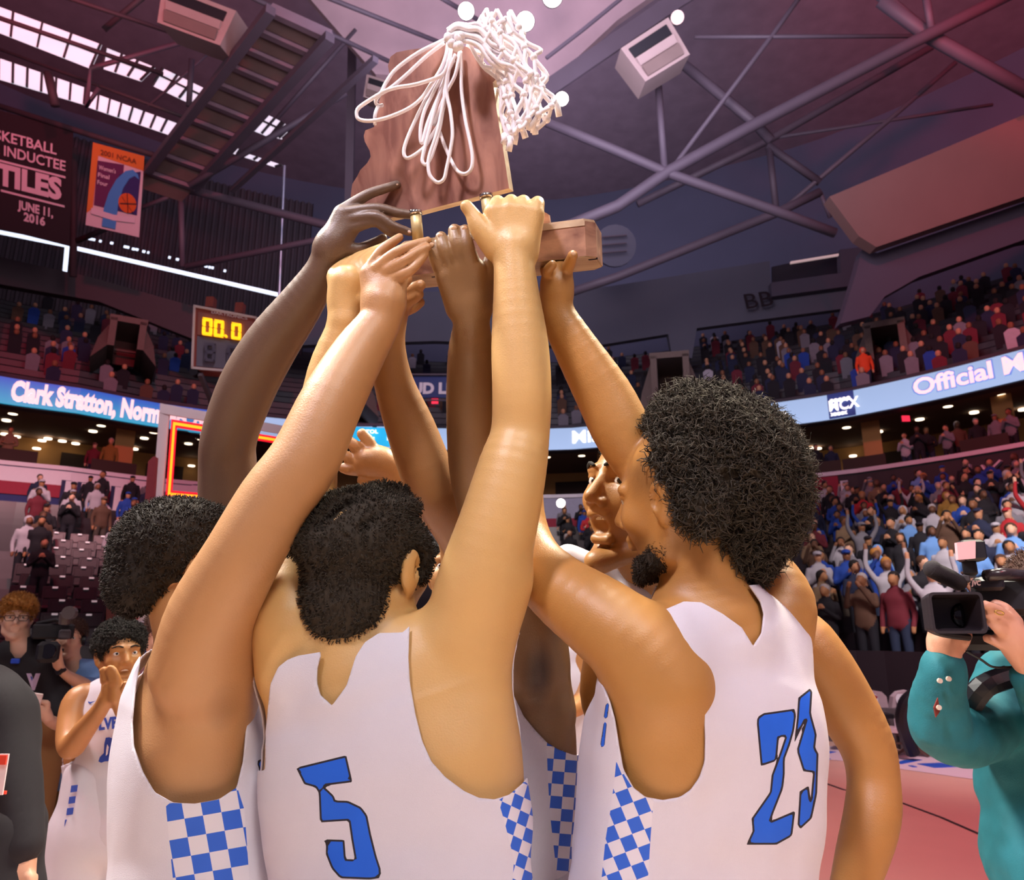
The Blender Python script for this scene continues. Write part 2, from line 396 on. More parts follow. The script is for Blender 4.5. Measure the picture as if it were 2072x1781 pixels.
def vnoise(P, scale, seed=0, octaves=1):
    """cheap smooth value noise, -1..1"""
    P = np.asarray(P)*scale; out = 0; amp = 1; tot = 0
    for o in range(octaves):
        I = np.floor(P).astype(np.int64); f = P-I; f = f*f*(3-2*f); r = 0
        for dx in (0, 1):
            for dy in (0, 1):
                for dz in (0, 1):
                    h = ((I[:, 0]+dx)*73856093) ^ ((I[:, 1]+dy)*19349663) ^ ((I[:, 2]+dz)*83492791) ^ (seed*2654435+o*97)
                    h = (h ^ (h >> 13))*1274126177; h = ((h ^ (h >> 16)) & 0xffff)/32767.5-1
                    r = r+h*(f[:, 0] if dx else 1-f[:, 0])*(f[:, 1] if dy else 1-f[:, 1])*(f[:, 2] if dz else 1-f[:, 2])
        out = out+amp*r; tot += amp; amp *= .5; P = P*2.03+11.7
    return out/tot
# ------------------------------------------------------------------ arena bowl
HF = 9.6                                    # height of the ribbon board's centre line
def ang(px, py):
    d = at(px, py, 1)-CAMP; return math.degrees(math.atan2(d[0], d[1])), d[2]/math.hypot(d[0], d[1])
_rp = [(0, 790), (160, 812), (325, 842), (540, 868), (760, 885), (1150, 889), (1510, 848), (1700, 822), (1900, 780), (2072, 738)]
_ra = [(ang(*p)[0], (HF-CAMH)/ang(*p)[1]) for p in _rp]
def RR(th): return float(np.interp(th, [-80]+[a for a, _ in _ra]+[80], [25]+[r for _, r in _ra]+[21]))
def ring(th, off, h):
    r = RR(th)+off; t = math.radians(th); return np.array([r*math.sin(t), r*math.cos(t), h])
def on_ring(px, py, off):
    th, e = ang(px, py); return th, CAMH+e*(RR(th)+off)
def TH(px, py=900): return ang(px, py)[0]
def ringsurf(name, t0, t1, prof, m, n=60, parent=None, kind='structure', label=None, close=True):
    """solid of revolution-like band: closed profile [(off, h)...] swept between two bearings"""
    ts = np.linspace(t0, t1, n+1); k = len(prof); V = [ring(t, o, h) for t in ts for o, h in prof]; F = []
    for i in range(n):
        for j in range(k if close else k-1):
            a = i*k+j; b = i*k+(j+1) % k; F.append((a, a+k, b+k, b))
    if close: F.append(tuple(range(k))); F.append(tuple(n*k+j for j in reversed(range(k))))
    o = link(name, V, F, m, parent)
    if kind: o['kind'] = kind
    if label: o['label'] = label
    return o
M_conc = mat('concrete', '#6e6468', .85, var=.18, vscale=2)
M_dark = mat('dark_steel', '#3a3338', .7, var=.2, vscale=3)
M_steel = mat('painted_steel', '#574d58', .6, var=.12, vscale=2)
M_wallg = mat('grey_wall_paint', '#5f6270', .85, var=.1, vscale=.5)
M_roof = mat('roof_deck', '#7a6874', .9, var=.25, vscale=1.2)
M_pan = mat('roof_pan', '#6f5d58', .85, var=.2, vscale=1.5)
M_beige = mat('beige_panel', '#7c645e', .85, var=.1, vscale=.7)
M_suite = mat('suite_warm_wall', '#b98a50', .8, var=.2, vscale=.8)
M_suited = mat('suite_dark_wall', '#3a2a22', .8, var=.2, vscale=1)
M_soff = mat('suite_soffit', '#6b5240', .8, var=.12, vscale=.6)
M_floor = mat('court_maple', '#e8c9b4', .35, var=.07, vscale=2.5)
M_white = mat('white_paint', '#e6e1ea', .5, var=.04)
M_black = mat('black_plastic', '#15121a', .45)
M_lamp = mat('lamp_glow', '#fff0e4', emit=9)
M_lampw = mat('downlight_glow', '#ffe6c8', emit=3.2)
M_sky = mat('skylight_daylight', '#e9dff0', emit=.85)
M_strip = mat('window_strip_daylight', '#dfe9ff', emit=1.5)
M_blue = mat('print_blue', '#1f5fd6', .55, var=.05)
M_navy = mat('banner_navy', '#23306e', .7, var=.1)
M_red = mat('banner_red', '#9c1f3c', .7, var=.12)
def curved_text(name, s, px0, py, off, hgt, m, parent, sx=1.0, bold=.02, depth=.05, slant=0.):
    V, F = text_mesh(s, bold); th0, h0 = on_ring(px0, py, off); r = RR(th0)+off
    P = []
    for k in (0, 1):
        for x, y, _ in V:
            th = th0+math.degrees((x*sx+slant*y)*hgt/.7/r); P.append(ring(th, off-(0 if k else depth), h0+y*hgt/.7))
    n = len(V)
    return link(name, P, [tuple(f) for f in F]+[tuple(i+n for i in reversed(f)) for f in F], m, parent)
# floor -------------------------------------------------------------
fl = MB(); fl.box((0, 2, -.1), (70, 70, .2)); tag(fl.build('floor', M_floor), kind='structure')
ln = MB()
def fstrip(pts, w, b):
    for p, q in zip(pts[:-1], pts[1:]):
        a = on_floor(*p); c = on_floor(*q); b.bar(a+[0, 0, .002], c+[0, 0, .002], w, .004)
fstrip([(1600, 1560), (1705, 1598), (1824, 1625), (1905, 1655), (2003, 1698), (2200, 1790)], .035, ln)
tag(ln.build('trim_1', mat('line_black', '#2a1a1a', .5)), kind='structure')
apr = MB(); b0 = [on_floor(x, y) for x, y in ((1560, 1500), (1700, 1512), (2072, 1548), (2300, 1575))]; b1 = [on_floor(x, y) for x, y in ((1560, 1528), (1700, 1540), (2072, 1592), (2300, 1625))]
apr.grid([[p+[0, 0, .004] for p in b1], [p+[0, 0, .004] for p in b0]])
ap = tag(apr.build('trim_2', mat('apron_white', '#ece4f0', .4)), kind='structure')
bl = MB()
for x, y, x2, y2, w in ((1662, 1527, 1685, 1522, .1), (1815, 1546, 1857, 1538, .12), (1880, 1546, 1915, 1554, .35), (1935, 1546, 1945, 1547, .12), (1668, 1536, 1678, 1536, .1), (1985, 1564, 1993, 1566, .15), (1842, 1552, 1852, 1552, .1)):
    bl.bar(on_floor(x, y)+[0, 0, .007], on_floor(x2, y2)+[0, 0, .007], w, .006)
bl.build('apron_lettering', M_blue, ap)
ml = MB()                                             # maroon court graphic at the left
for p, q, w in (((70, 1715), (115, 1755), .05), ((75, 1745), (110, 1738), .12), ((93, 1700), (112, 1722), .06)):
    ml.bar(on_floor(*p)+[0, 0, .005], on_floor(*q)+[0, 0, .005], w, .006)
tag(ml.build('trim_3', mat('court_maroon', '#6a1c2c', .4)), kind='structure')
# lower bowl --------------------------------------------------------
NROW = 16
def row(i): return (-14.9+i*.90, .55+i*.29)
prof = [(-15.4, 0), (-15.4, .55)]
for i in range(NROW):
    o, h = row(i); prof += [(o-.45, h), (o+.5, h)]
prof += [(-.6, 5.2), (-.6, 0)]
ringsurf('lower_stand', -62, 60, prof, M_conc, 60)
# banner wall under the suites
BH0, BH1 = 5.15, 6.95
ringsurf('wall_suite_front', -62, 60, [(-.6, 5.1), (-.6, BH1), (-.2, BH1), (-.2, 5.1)], M_dark, 60)
ringsurf('floor_suite', -62, 60, [(-.2, 6.4), (-.2, 6.85), (6.2, 6.85), (6.2, 6.4)], M_conc, 60)
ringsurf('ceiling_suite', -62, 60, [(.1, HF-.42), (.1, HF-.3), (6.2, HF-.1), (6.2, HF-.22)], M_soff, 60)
ringsurf('wall_suite_back', -62, 60, [(6.0, 6.8), (6.0, HF), (6.2, HF), (6.2, 6.8)], M_suite, 60)
for t in list(np.arange(-58, -12, 5.2))+list(np.arange(-6, 50, 4.7)):      # dark doors and openings in the back wall
    b = MB(); w = .9+.8*((t*7.3) % 1)
    P = [ring(t, 5.95, 6.86), ring(t+w*2, 5.95, 6.86), ring(t+w*2, 5.95, 8.9), ring(t, 5.95, 8.9)]
    b.prism(P, (P[0]-ring(t, 6.05, 6.86))*1.0); tag(b.build('door_1', M_suited), kind='structure')
for px in (590, 1225, 1772, 2050, 245):
    t = TH(px, 950); b = MB(); P = [ring(t-.6, 1.5, 6.85), ring(t+.6, 1.5, 6.85), ring(t+.6, 2.2, 6.85), ring(t-.6, 2.2, 6.85)]
    b.hexa(P+[p+[0, 0, 2.5] for p in P]); tag(b.build('suite_column', M_suite), kind='structure')
# suite rail and counter
ringsurf('trim_4', -62, 60, [(-.7, BH1), (-.7, BH1+.14), (-.1, BH1+.14), (-.1, BH1)], M_white, 60)
# banners on the wall (left and centre)
bn = empty('advertising_banner', ring(TH(150, 1000), -.65, 5.2), 'long red, white and blue banner with big INTEG letters below the left suites', 'banner')
ringsurf('banner_cloth', TH(0, 1000)-8, TH(560, 1000), [(-.68, BH0), (-.68, BH1-.02), (-.64, BH1-.02), (-.64, BH0)], M_navy, 30, bn, None)
ringsurf('banner_stripe', TH(0, 1000)-8, TH(560, 1000), [(-.71, 6.35), (-.71, BH1-.04), (-.69, BH1-.04), (-.69, 6.35)], M_white, 30, bn, None, 'white upper stripe')
ringsurf('banner_stripe', TH(0, 1000)-8, TH(560, 1000), [(-.72, 6.0), (-.72, 6.42), (-.69, 6.42), (-.69, 6.0)], M_red, 30, bn, None, 'red stripe')
ringsurf('banner_stripe', TH(0, 1000)-8, TH(560, 1000), [(-.72, 5.66), (-.72, 5.73), (-.69, 5.73), (-.69, 5.66)], M_white, 30, bn, None, 'thin white stripe')
curved_text('lettering', 'INTEGRITY', 108, 1046, -.80, 1.22, mat('letter_navy', '#1c2350', .7), bn, 1.08, .035)
curved_text('lettering', 'INTEGRITY', 116, 1047, -.86, 1.22, M_white, bn, 1.08, .03)
bc = empty('advertising_banner', ring(TH(1180, 1070), -.65, 5.2), 'white banner with a swoosh of red and a letter B below the centre suites', 'banner')
ringsurf('banner_cloth', TH(1020, 1070), TH(1420, 1070), [(-.68, BH0), (-.68, BH1-.02), (-.64, BH1-.02), (-.64, BH0)], mat('banner_pale', '#a9a8c0', .7, var=.1), 12, bc, None)
ringsurf('banner_stripe', TH(1020, 1070), TH(1420, 1070), [(-.72, 5.75), (-.72, 6.1), (-.69, 6.1), (-.69, 5.75)], M_red, 12, bc, None, 'red stripe')
ringsurf('banner_stripe', TH(1020, 1070), TH(1420, 1070), [(-.72, 5.2), (-.72, 5.6), (-.69, 5.6), (-.69, 5.2)], M_navy, 12, bc, None, 'navy stripe')
curved_text('lettering', 'BANK', 1166, 1089, -.80, .95, mat('letter_navy', '#1c2350', .7), bc, 1.1, .05)
curved_text('lettering', 'BANK', 1171, 1088, -.86, .92, M_white, bc, 1.1, .03)
br = empty('advertising_banner', ring(TH(1660, 1010), -.65, 5.2), 'maroon and white banner beside the curly hair under the right suites', 'banner')
ringsurf('banner_cloth', TH(1560, 1010), TH(1700, 1010), [(-.68, BH0), (-.68, BH1-.02), (-.64, BH1-.02), (-.64, BH0)], M_red, 8, br, None)
ringsurf('banner_stripe', TH(1560, 1010), TH(1700, 1010), [(-.72, 5.6), (-.72, 5.75), (-.69, 5.75), (-.69, 5.6)], M_white, 8, br, None, 'white stripe')
sg = empty('aisle_sign', ring(TH(1711, 1003), -.7, 6.2), 'small white sign with letter A on the dark post right of the maroon banner', 'sign')
b = MB(); t = TH(1711, 1003); P = [ring(t-.25, -.75, 6.05), ring(t+.25, -.75, 6.05), ring(t+.25, -.75, 6.72), ring(t-.25, -.75, 6.72)]
b.prism(P, ring(t, -.7, 0)-ring(t, -.75, 0)); b.build('sign_board', M_white, sg)
curved_text('lettering', 'A', 1705, 1011, -.77, .36, M_black, sg)
dg = empty('wall_numerals', ring(TH(1985, 960), -.7, 6), 'large white stroke graphics on the dark wall at the right', 'wall graphic')
for (x0, y0, x1, y1, w) in ((1962, 940, 1963, 962, .22), (1988, 942, 1997, 954, .18), (2000, 958, 2026, 932, .18), (1998, 968, 2008, 958, .18), (2052, 950, 2076, 930, .2), (2018, 990, 2041, 962, .14)):
    b = MB(); t0, h0 = on_ring(x0, y0, -.7); t1, h1 = on_ring(x1, y1, -.7); b.bar(ring(t0, -.7, h0), ring(t1, -.7, h1), w, .06); b.build('stroke', M_white, dg)
# concrete aisle ramp at right and portal
for name, poly, z0 in (('aisle_stair', [(1722, 1060), (1800, 960), (1840, 940), (1850, 965), (1775, 1075)], 25.2), ):
    b = MB(); b.prism([at(x, y, z0) for x, y in poly], (0, 1.2, 0)); tag(b.build(name, mat('ramp_concrete', '#7a6a58', .9, var=.15)), kind='structure')
# ribbon board ------------------------------------------------------
def led_mat(name, ca, cb, st):
    m = bpy.data.materials.new(name); m.use_nodes = True; nt = m.node_tree; b = nt.nodes['Principled BSDF']; L = nt.links
    tc = nt.nodes.new('ShaderNodeTexCoord'); sp = nt.nodes.new('ShaderNodeSeparateXYZ'); L.new(tc.outputs['Generated'], sp.inputs[0])
    rp = nt.nodes.new('ShaderNodeValToRGB'); L.new(sp.outputs[2], rp.inputs[0])
    rp.color_ramp.elements[0].color = (*lin(ca), 1); rp.color_ramp.elements[1].color = (*lin(cb), 1)
    b.inputs['Base Color'].default_value = (.02, .02, .02, 1); L.new(rp.outputs[0], b.inputs['Emission Color']); b.inputs['Emission Strength'].default_value = st
    return m
M_led_b = led_mat('led_blue', '#2fa6cf', '#2459c4', .95); M_led_w = led_mat('led_pale', '#a9c0ec', '#9fb6e0', 1.0)
M_led_t = mat('led_text', '#f7d9dc', emit=1.0); M_led_tw = mat('led_text_white', '#ffffff', emit=1.15)
ringsurf('fascia', -62, 60, [(.0, HF-.5), (.0, HF+.62), (.5, HF+.62), (.5, HF-.5)], M_dark, 60)
rb = empty('ribbon_board', ring(-30, -.1, HF), 'glowing blue ribbon board reading Clark Stratton, Norm M above the left suites', 'display')
ringsurf('screen', -60, TH(430, 860), [(-.10, HF-.46), (-.10, HF+.46), (-.02, HF+.46), (-.02, HF-.46)], M_led_b, 30, rb, None)
curved_text('lettering', 'Clark Stratton, Norm McCoy', 20, 808, -.14, .66, M_led_t, rb, .56, .05)
rb2 = empty('ribbon_board', ring(20, -.1, HF), 'glowing pale ribbon board reading Official MSH and Mi ange over the right suites', 'display')
ringsurf('screen', TH(432, 860), 58, [(-.10, HF-.46), (-.10, HF+.46), (-.02, HF+.46), (-.02, HF-.46)], M_led_w, 44, rb2, None)
M_ledsh = mat('led_text_shadow', '#5f86c8', emit=.8)
curved_text('lettering', 'Missouri', 1156, 897, -.14, .52, M_led_tw, rb2, 1.15, .025)
curved_text('lettering', 'Orange', 1452, 868, -.14, .50, M_led_tw, rb2, 1.2, .025)
curved_text('lettering', 'Official MSHSAA', 1848, 801, -.13, .56, M_ledsh, rb2, 1.05, .06)
curved_text('lettering', 'Official MSHSAA', 1849, 801, -.16, .55, M_led_t, rb2, 1.05, .03)
t = TH(1701, 822); P = [ring(t-.85, -.15, HF-.46), ring(t+.95, -.15, HF-.46), ring(t+.95, -.15, HF+.46), ring(t-.85, -.15, HF+.46)]
b = MB(); b.prism(P, ring(t, 0, 0)*.002); b.build('logo_panel', mat('led_navy', '#1c2f6a', emit=.7), rb2)
curved_text('lettering', 'MCX', 1677, 833, -.2, .38, M_led_tw, rb2, .85, .02)
curved_text('lettering', 'ooooo', 1679, 815, -.2, .16, M_led_tw, rb2, 1.1, .05); curved_text('lettering', 'xxxx', 1682, 842, -.2, .14, M_led_tw, rb2, 1.3, .05)
# suite downlights ----------------------------------------------------
for x, y in ((26, 837), (13, 851), (205, 861), (188, 873), (311, 875), (292, 887), (10, 879), (33, 884), (97, 888), (85, 892), (126, 893), (153, 898), (74, 908), (272, 909), (402, 886), (380, 898), (386, 943),
             (1107, 925), (1177, 922), (1615, 880), (1622, 898), (1632, 910), (1640, 907), (1655, 908), (1713, 865), (1778, 874), (1759, 896), (1861, 849), (1918, 822), (1971, 835), (2028, 799), (2041, 834), (2070, 829), (1726, 923), (600, 905), (850, 925)):
    th, e = ang(x, y); h = HF-.36; d = (h-CAMH)/e; off = d-RR(th)
    if off > 5.9: off = 5.6; h = CAMH+e*(RR(th)+off)
    off = max(off, .25); h = min(h, HF-.36-.0)
    p = ring(th, off, h-.02); b = MB(); b.disc(p, (0, 0, -1), .15, 14, .05)
    tag(b.build('downlight', M_lampw), 'round downlight in the suite ceiling, '+('far left over the ribbon wall' if x < 60 else 'left, under Clark Stratton' if x < 250 else 'left, beside the backboard edge' if x < 330 else 'seen through the glass backboard' if x < 420 else 'middle, between raised arms' if x < 1200 else 'just right of the curly hair' if x < 1700 else 'right, near the exit sign' if x < 1900 else 'far right under Official'), 'ceiling light', 'suite ceiling downlights')
for x, y in ((845, 866), (1135, 1018)):
    b = MB(); b.disc(at(x, y, 26), (0, -1, 0), .3 if x < 900 else .15, 16, .08); tag(b.build('bright_lamp', M_lamp), 'bright round lamp behind the raised forearm in the middle' if x < 900 else 'small floor lamp glowing on the suite ledge above letter B', 'lamp')
ex = [(880, 812), (1356, 792), (1833, 847)]
for (x, y), l in zip(ex, ('red exit sign under the beer sign', 'red exit sign in the upper vomitory above the curly hair', 'red exit sign in the right suite')):
    z = 29 if x != 1833 else 26; r = empty('exit_sign', at(x, y, z), l, 'sign'); b = MB(); b.box(at(x, y, z), (.26, .05, .2)); b.build('sign_face', mat('exit_red', '#ff3350', emit=1.0), r)
    b = MB(); b.box(at(x, y, z)+[0, .06, 0], (.32, .06, .26)); b.build('housing', M_black, r)
# suite people are with the crowd; counters with bar stools shapes
for px in (20, 230, 1660, 1750, 2000):
    t = TH(px, 950); b = MB(); P = [ring(t-1.4, .6, 6.85), ring(t+1.4, .6, 6.85), ring(t+1.4, 1.1, 6.85), ring(t-1.4, 1.1, 6.85)]
    b.hexa(P+[p+[0, 0, .9] for p in P]); tag(b.build('trim_5', M_suited), kind='structure')
# upper deck ----------------------------------------------------------
def urow(i): return (.9+i*.85, HF+.15+i*.53)
prof = [(.3, HF-.1), (.3, HF+.1)]
for i in range(16):
    o, h = urow(i); prof += [(o-.4, h), (o+.45, h)]
prof += [(15, 18.5), (15, HF-.1)]
M_deck = mat('upper_deck_seats', '#2c2226', .9, var=.3, vscale=3)
ringsurf('upper_stand', -62, 60, prof, M_deck, 60)
for i in range(16):
    o, h = urow(i); ringsurf('seat_row', -60, 58, [(o-.1, h), (o-.1, h+.42), (o+.02, h+.5), (o+.06, h)], M_black, 50, None, None); SC.objects[-1] if 0 else None
for o in [o for o in COL.objects if o.name.startswith('seat_row')]:
    o['kind'] = 'structure'
def vomitory(px, py, w, h, lit, z=30.5):
    r = MB(); c = at(px, py, z); k = z/FPX; W_, H_ = w*k, h*k
    th = TH(px, py); R = Rz(-math.radians(th))
    def P(x, y, zz): return c+R@np.array([x, y, zz])
    for sx in (-1, 1): r.box(P(sx*W_/2, .3, 0), (.25, 3, H_), R)
    r.box(P(0, .3, H_/2), (W_+.3, 3, .25), R); r.box(P(0, 1.2, 0), (W_, .1, H_), R, 1)
    for sx in (-1, 1): r.hexa([P(sx*(W_/2+.1), -1.2, -H_/2), P(sx*(W_/2+.1+W_*.5), -1.2, -H_/2-.6), P(sx*(W_/2+.1+W_*.5), 1.6, -H_/2-.6), P(sx*(W_/2+.1), 1.6, -H_/2),
                                  P(sx*(W_/2+.1), -.6, H_*.5), P(sx*(W_/2+.1+W_*.35), -.6, -.1*H_), P(sx*(W_/2+.1+W_*.35), 1.6, -.1*H_), P(sx*(W_/2+.1), 1.6, H_*.5)])
    r.box(P(0, .6, -.12*H_), (W_, .1, .08), R, 0)
    o = r.build('vomitory', [mat('vom_concrete', '#6f6058', .9, var=.15), lit]); o['kind'] = 'structure'
vomitory(1358, 790, 62, 110, M_suited); vomitory(255, 695, 52, 58, mat('vom_inside', '#5a3430', .8)); vomitory(1795, 712, 60, 80, M_black, 30)
vomitory(700, 800, 60, 60, M_black)
# beer sign and small displays in the middle
bs = empty('hanging_sign', at(860, 784, 29), 'dark blue sign reading UD LIG on the upper deck in the middle', 'sign')
b = MB(); b.box(at(862, 784, 29), (2.5, .15, .85)); b.build('sign_board', mat('sign_blue', '#1c2f66', .6, emit=.12), bs)
def flat_text(name, s, p, hgt, m, parent, R=None, sx=1., bold=.02, th=.02, center=False):
    V, F = text_mesh(s, bold); R = np.eye(3) if R is None else R
    V = V*[sx, 1, 1]*(hgt/.7)
    if center: V = V-[V[:, 0].mean() if 0 else (V[:, 0].min()+V[:, 0].max())/2, 0, 0]
    P = [np.array(p)+R@np.array([v[0], -th*k, v[1]]) for k in (1, 0) for v in V]; n = len(V)
    return link(name, P, [tuple(f) for f in F]+[tuple(i+n for i in reversed(f)) for f in F], m, parent)
flat_text('lettering', 'BUD LIGHT', at(815, 796, 28.85), .42, M_white, bs, None, 1.0, .05)
for dy in (-26, 26):
    b = MB(); b.bar(at(800, 784+dy, 28.9), at(925, 784+dy, 28.9), .06); b.build('sign_rail', M_steel, bs)
sb = empty('score_display', at(755, 885, 24), 'small cyan scoreboard display reading TOL above the open palm', 'display')
b = MB(); b.box(at(752, 884, 24), (1.35, .12, .6), Ry(math.radians(2))); b.build('screen', mat('led_cyan', '#16a8dc', emit=1.0), sb)
flat_text('lettering', 'TOL', at(740, 877, 23.9), .12, M_led_tw, sb, None, 1.2); flat_text('lettering', 'Louis', at(728, 890, 23.9), .13, M_led_tw, sb, None, 1.2); flat_text('lettering', '10', at(781, 891, 23.9), .12, M_led_tw, sb, None, 1.2)
b = MB(); b.box(at(775, 925, 24), (1.2, .1, .5)); b.build('housing', M_white, sb)
b = MB(); b.box(at(752, 860, 24.2), (1.45, .1, .08)); b.box(at(700, 780, 24.2), (.06, .06, 3)); b.build('frame', M_steel, sb)
# walls and roof --------------------------------------------------------
def panel(name, poly, z, m, thick=.4, kind='structure', parent=None):
    b = MB(); zz = z if hasattr(z, '__len__') else [z]*len(poly)
    b.prism([at(x, y, w) for (x, y), w in zip(poly, zz)], (0, thick, 0)); o = b.build(name, m, parent)
    if kind: o['kind'] = kind
    return o
ringsurf('wall_back', -62, 60, [(15.5, 15), (15.5, 31), (16, 31), (16, 15)], mat('wall_bluegrey', '#5c5e74', .9, var=.12, vscale=.4), 50)
rf = MB(); rf.box((0, 10, 31.2), (110, 110, .4)); tag(rf.build('ceiling', M_roof), kind='structure')
panel('wall_tier', [(560, 700), (880, 690), (1190, 702), (1352, 676), (1360, 720), (1400, 725), (1410, 664), (1725, 622), (1725, 580), (1562, 600), (1557, 528), (1230, 580), (1000, 590), (560, 590)], 36, M_wallg)
panel('wall_tier', [(1562, 600), (1725, 578), (1790, 590), (1740, 500), (1700, 505), (1702, 552), (1560, 572)], 35.5, mat('tier_mauve', '#54505f', .85, var=.1, vscale=.5))
panel('window_1', [(1562, 540), (1700, 510), (1706, 575), (1563, 600)], 36.4, mat('booth_dark', '#2b2a36', .4), .1)
panel('trim_6', [(1600, 529), (1697, 513), (1697, 517), (1600, 533)], 35.3, mat('booth_glow', '#d8b8b8', emit=.5), .1)
flat_text('lettering', 'BB', at(1507, 626, 35.4), .78, M_black, None, Rz(math.radians(-2))@Ry(math.radians(-8)), 1.15, .0); COL.objects['lettering' if 0 else [o.name for o in COL.objects][-1]]
_bb = [o for o in COL.objects][-1]; _bb.name = 'wall_lettering'; tag(_bb, 'black BB lettering painted on the grey upper wall', 'lettering')
panel('wall_right_panel', [(1678, 398), (2072, 232), (2300, 130), (2300, 330), (2072, 398), (1773, 500), (1738, 478)], 26, M_beige, .5)
panel('wall_right_tier', [(1745, 505), (1775, 512), (2072, 410), (2300, 330), (2300, 450), (2072, 485), (1860, 560), (1790, 600), (1760, 640), (1700, 655), (1730, 560)], 27, mat('tier_mauve', '#54505f'), .5)
# left corrugated wall: every rib
cg = MB(); th = -62.
P0 = []
while th < -17:
    for d, o in ((0, 13.0), (.30, 13.0), (.38, 13.16), (.68, 13.16), (.76, 13.0)): P0.append((th+d*.62, o))
    th += .76*.62
V = [ring(t, o, h) for t, o in P0 for h in (17.6, 28.)]; n = len(P0)
cw = link('wall_left_corrugated', V, [(2*i, 2*i+2, 2*i+3, 2*i+1) for i in range(n-1)], mat('corrugated_dark', '#4c454c', .7, var=.15, vscale=1)); cw['kind'] = 'structure'
panel('wall_left_tier', [(-300, 440), (0, 520), (180, 560), (420, 628), (570, 680), (570, 735), (400, 690), (200, 610), (0, 575), (-300, 520)], 31, mat('tier_dark', '#4f474c', .85, var=.1), .5)
def strip(name, pts, z, w, m, kind='structure'):
    b = MB()
    for p, q in zip(pts[:-1], pts[1:]): b.bar(at(*p, z), at(*q, z), w, .08, up=(0, 1, 0))
    return tag(b.build(name, m), kind=kind)
strip('window_2', [(152, 502), (565, 597)], 33, .16, M_strip); strip('window_3', [(-40, 462), (136, 497), (131, 552)], 33, .16, M_strip)
for k, (x, y, w) in enumerate([(185, 484, 14), (203, 488, 4), (226, 492, 5), (256, 500, 10), (270, 504, 5), (277, 505, 5), (291, 509, 5), (300, 511, 3), (343, 521, 4), (359, 525, 5), (417, 539, 5), (424, 541, 4), (430, 542, 4), (455, 548, 4), (6, 441, 6), (26, 445, 10), (42, 451, 6), (60, 455, 8), (82, 459, 18)]):
    b = MB(); b.bar(at(x-w/2, y-w*.1, 33), at(x+w/2, y+w*.1, 33), .1, .05, up=(0, 1, 0)); tag(b.build('daylight_gap', M_strip), kind='structure')
b = MB(); b.tube([at(576, 335, 30), at(570, 470, 30), at(565, 600, 30)], .055, 8); tag(b.build('drain_pipe', mat('pipe_galvanised', '#9a9cae', .35, .6)), 'thin pale vertical pipe on the dark wall left of the trophy', 'pipe')
# skylights with glazing bars
def skylight(poly, z, nb, label, two=True):
    r = empty('skylight', at(*poly[0], z), label, 'skylight'); P = [at(x, y, z) for x, y in poly]
    n_ = np.cross(P[1]-P[0], P[3]-P[0]); n_ /= np.linalg.norm(n_)
    if n_@(P[0]-CAMP) < 0: n_ = -n_
    b = MB(); b.prism(P, n_*.05); b.build('pane', M_sky, r)
    for i in range(nb+1):
        t = i/nb; a = P[0]*(1-t)+P[1]*t; c = P[3]*(1-t)+P[2]*t; b = MB(); b.bar(a-n_*.05, c-n_*.05, .07, .07); b.build('glazing_bar', M_dark, r)
    if two:
        b = MB(); b.bar(P[0]*.6+P[3]*.4-n_*.08, P[1]*.6+P[2]*.4-n_*.08, .06, .06); b.build('glazing_bar', M_dark, r)
Z = 27
skylight([(-30, 3), (205, 90), (184, 139), (-30, 55)], Z, 4, 'large daylit skylight at the far upper left of the roof')
skylight([(216, 97), (313, 136), (285, 164), (209, 139)], Z, 3, 'daylit skylight between two dark braces, right of the largest one')
skylight([(331, 139), (418, 181), (390, 212), (310, 174)], Z, 3, 'bright skylight beside the ribbed walkway under the vent unit')
skylight([(-30, 108), (174, 178), (171, 212), (-30, 152)], Z+2, 7, 'long low clerestory window left of the thick brace', False)
skylight([(178, 184), (362, 251), (348, 275), (176, 216)], Z+2, 8, 'long low clerestory window right of the thick brace', False)
skylight([(529, 226), (571, 247), (546, 278), (498, 258)], Z+1, 3, 'small bright skylight right of the ribbed walkway')
skylight([(575, 250), (606, 262), (580, 284), (550, 276)], Z+1, 4, 'dim small skylight next to the dark wall corner')
skylight([(463, 294), (487, 303), (480, 313), (456, 306)], Z+2, 1, 'tiny bright roof opening left of the truss end', False)
skylight([(498, 310), (571, 334), (557, 338), (492, 317)], Z+2, 3, 'thin bright roof opening above the pipe top', False)
# ribbed walkway
wk = empty('roof_walkway', at(500, 200, 24), 'brown ribbed metal walkway slung under the roof at the upper left', 'walkway')
def beam(pts, z, w, m=M_steel, name='truss_member', parent=None, round_=True):
    b = MB(); zs = z if hasattr(z, '__len__') else [z]*len(pts)
    P = [at(x, y, q) for (x, y), q in zip(pts, zs)]; w = w*zs[0]/FPX
    if round_: b.tube(P, w/2, 8)
    else:
        for a, c in zip(P[:-1], P[1:]): b.bar(a, c, w, w)
    return b.build(name, m, parent, round_)
for a, c in (((548, 20), (300, 345)), ((668, 75), (395, 378)), ((760, 120), (470, 385))):
    beam([a, c], [20, 27], 20 if a[0] != 760 else 13, M_steel, 'rail', wk, False)
for i in range(10):
    t = i/9.; q = lambda A, B: (A[0]*(1-t)+B[0]*t, A[1]*(1-t)+B[1]*t); z = 20.3+7*t
    a = q((548, 20), (300, 345)); c = q((668, 75), (395, 378)); t2 = t+.1; a2 = (548*(1-t2)+300*t2, 20*(1-t2)+345*t2); c2 = (668*(1-t2)+395*t2, 75*(1-t2)+378*t2)
    b = MB(); b.prism([at(*a, z), at(*c, z), at(*c2, z+.6), at(*a2, z+.6)], (0, 0, .12)); b.build('pan', M_pan, wk)
    b = MB(); b.bar(at(*a, z), at(*c, z), .22, .3); b.build('rib', M_roof, wk)
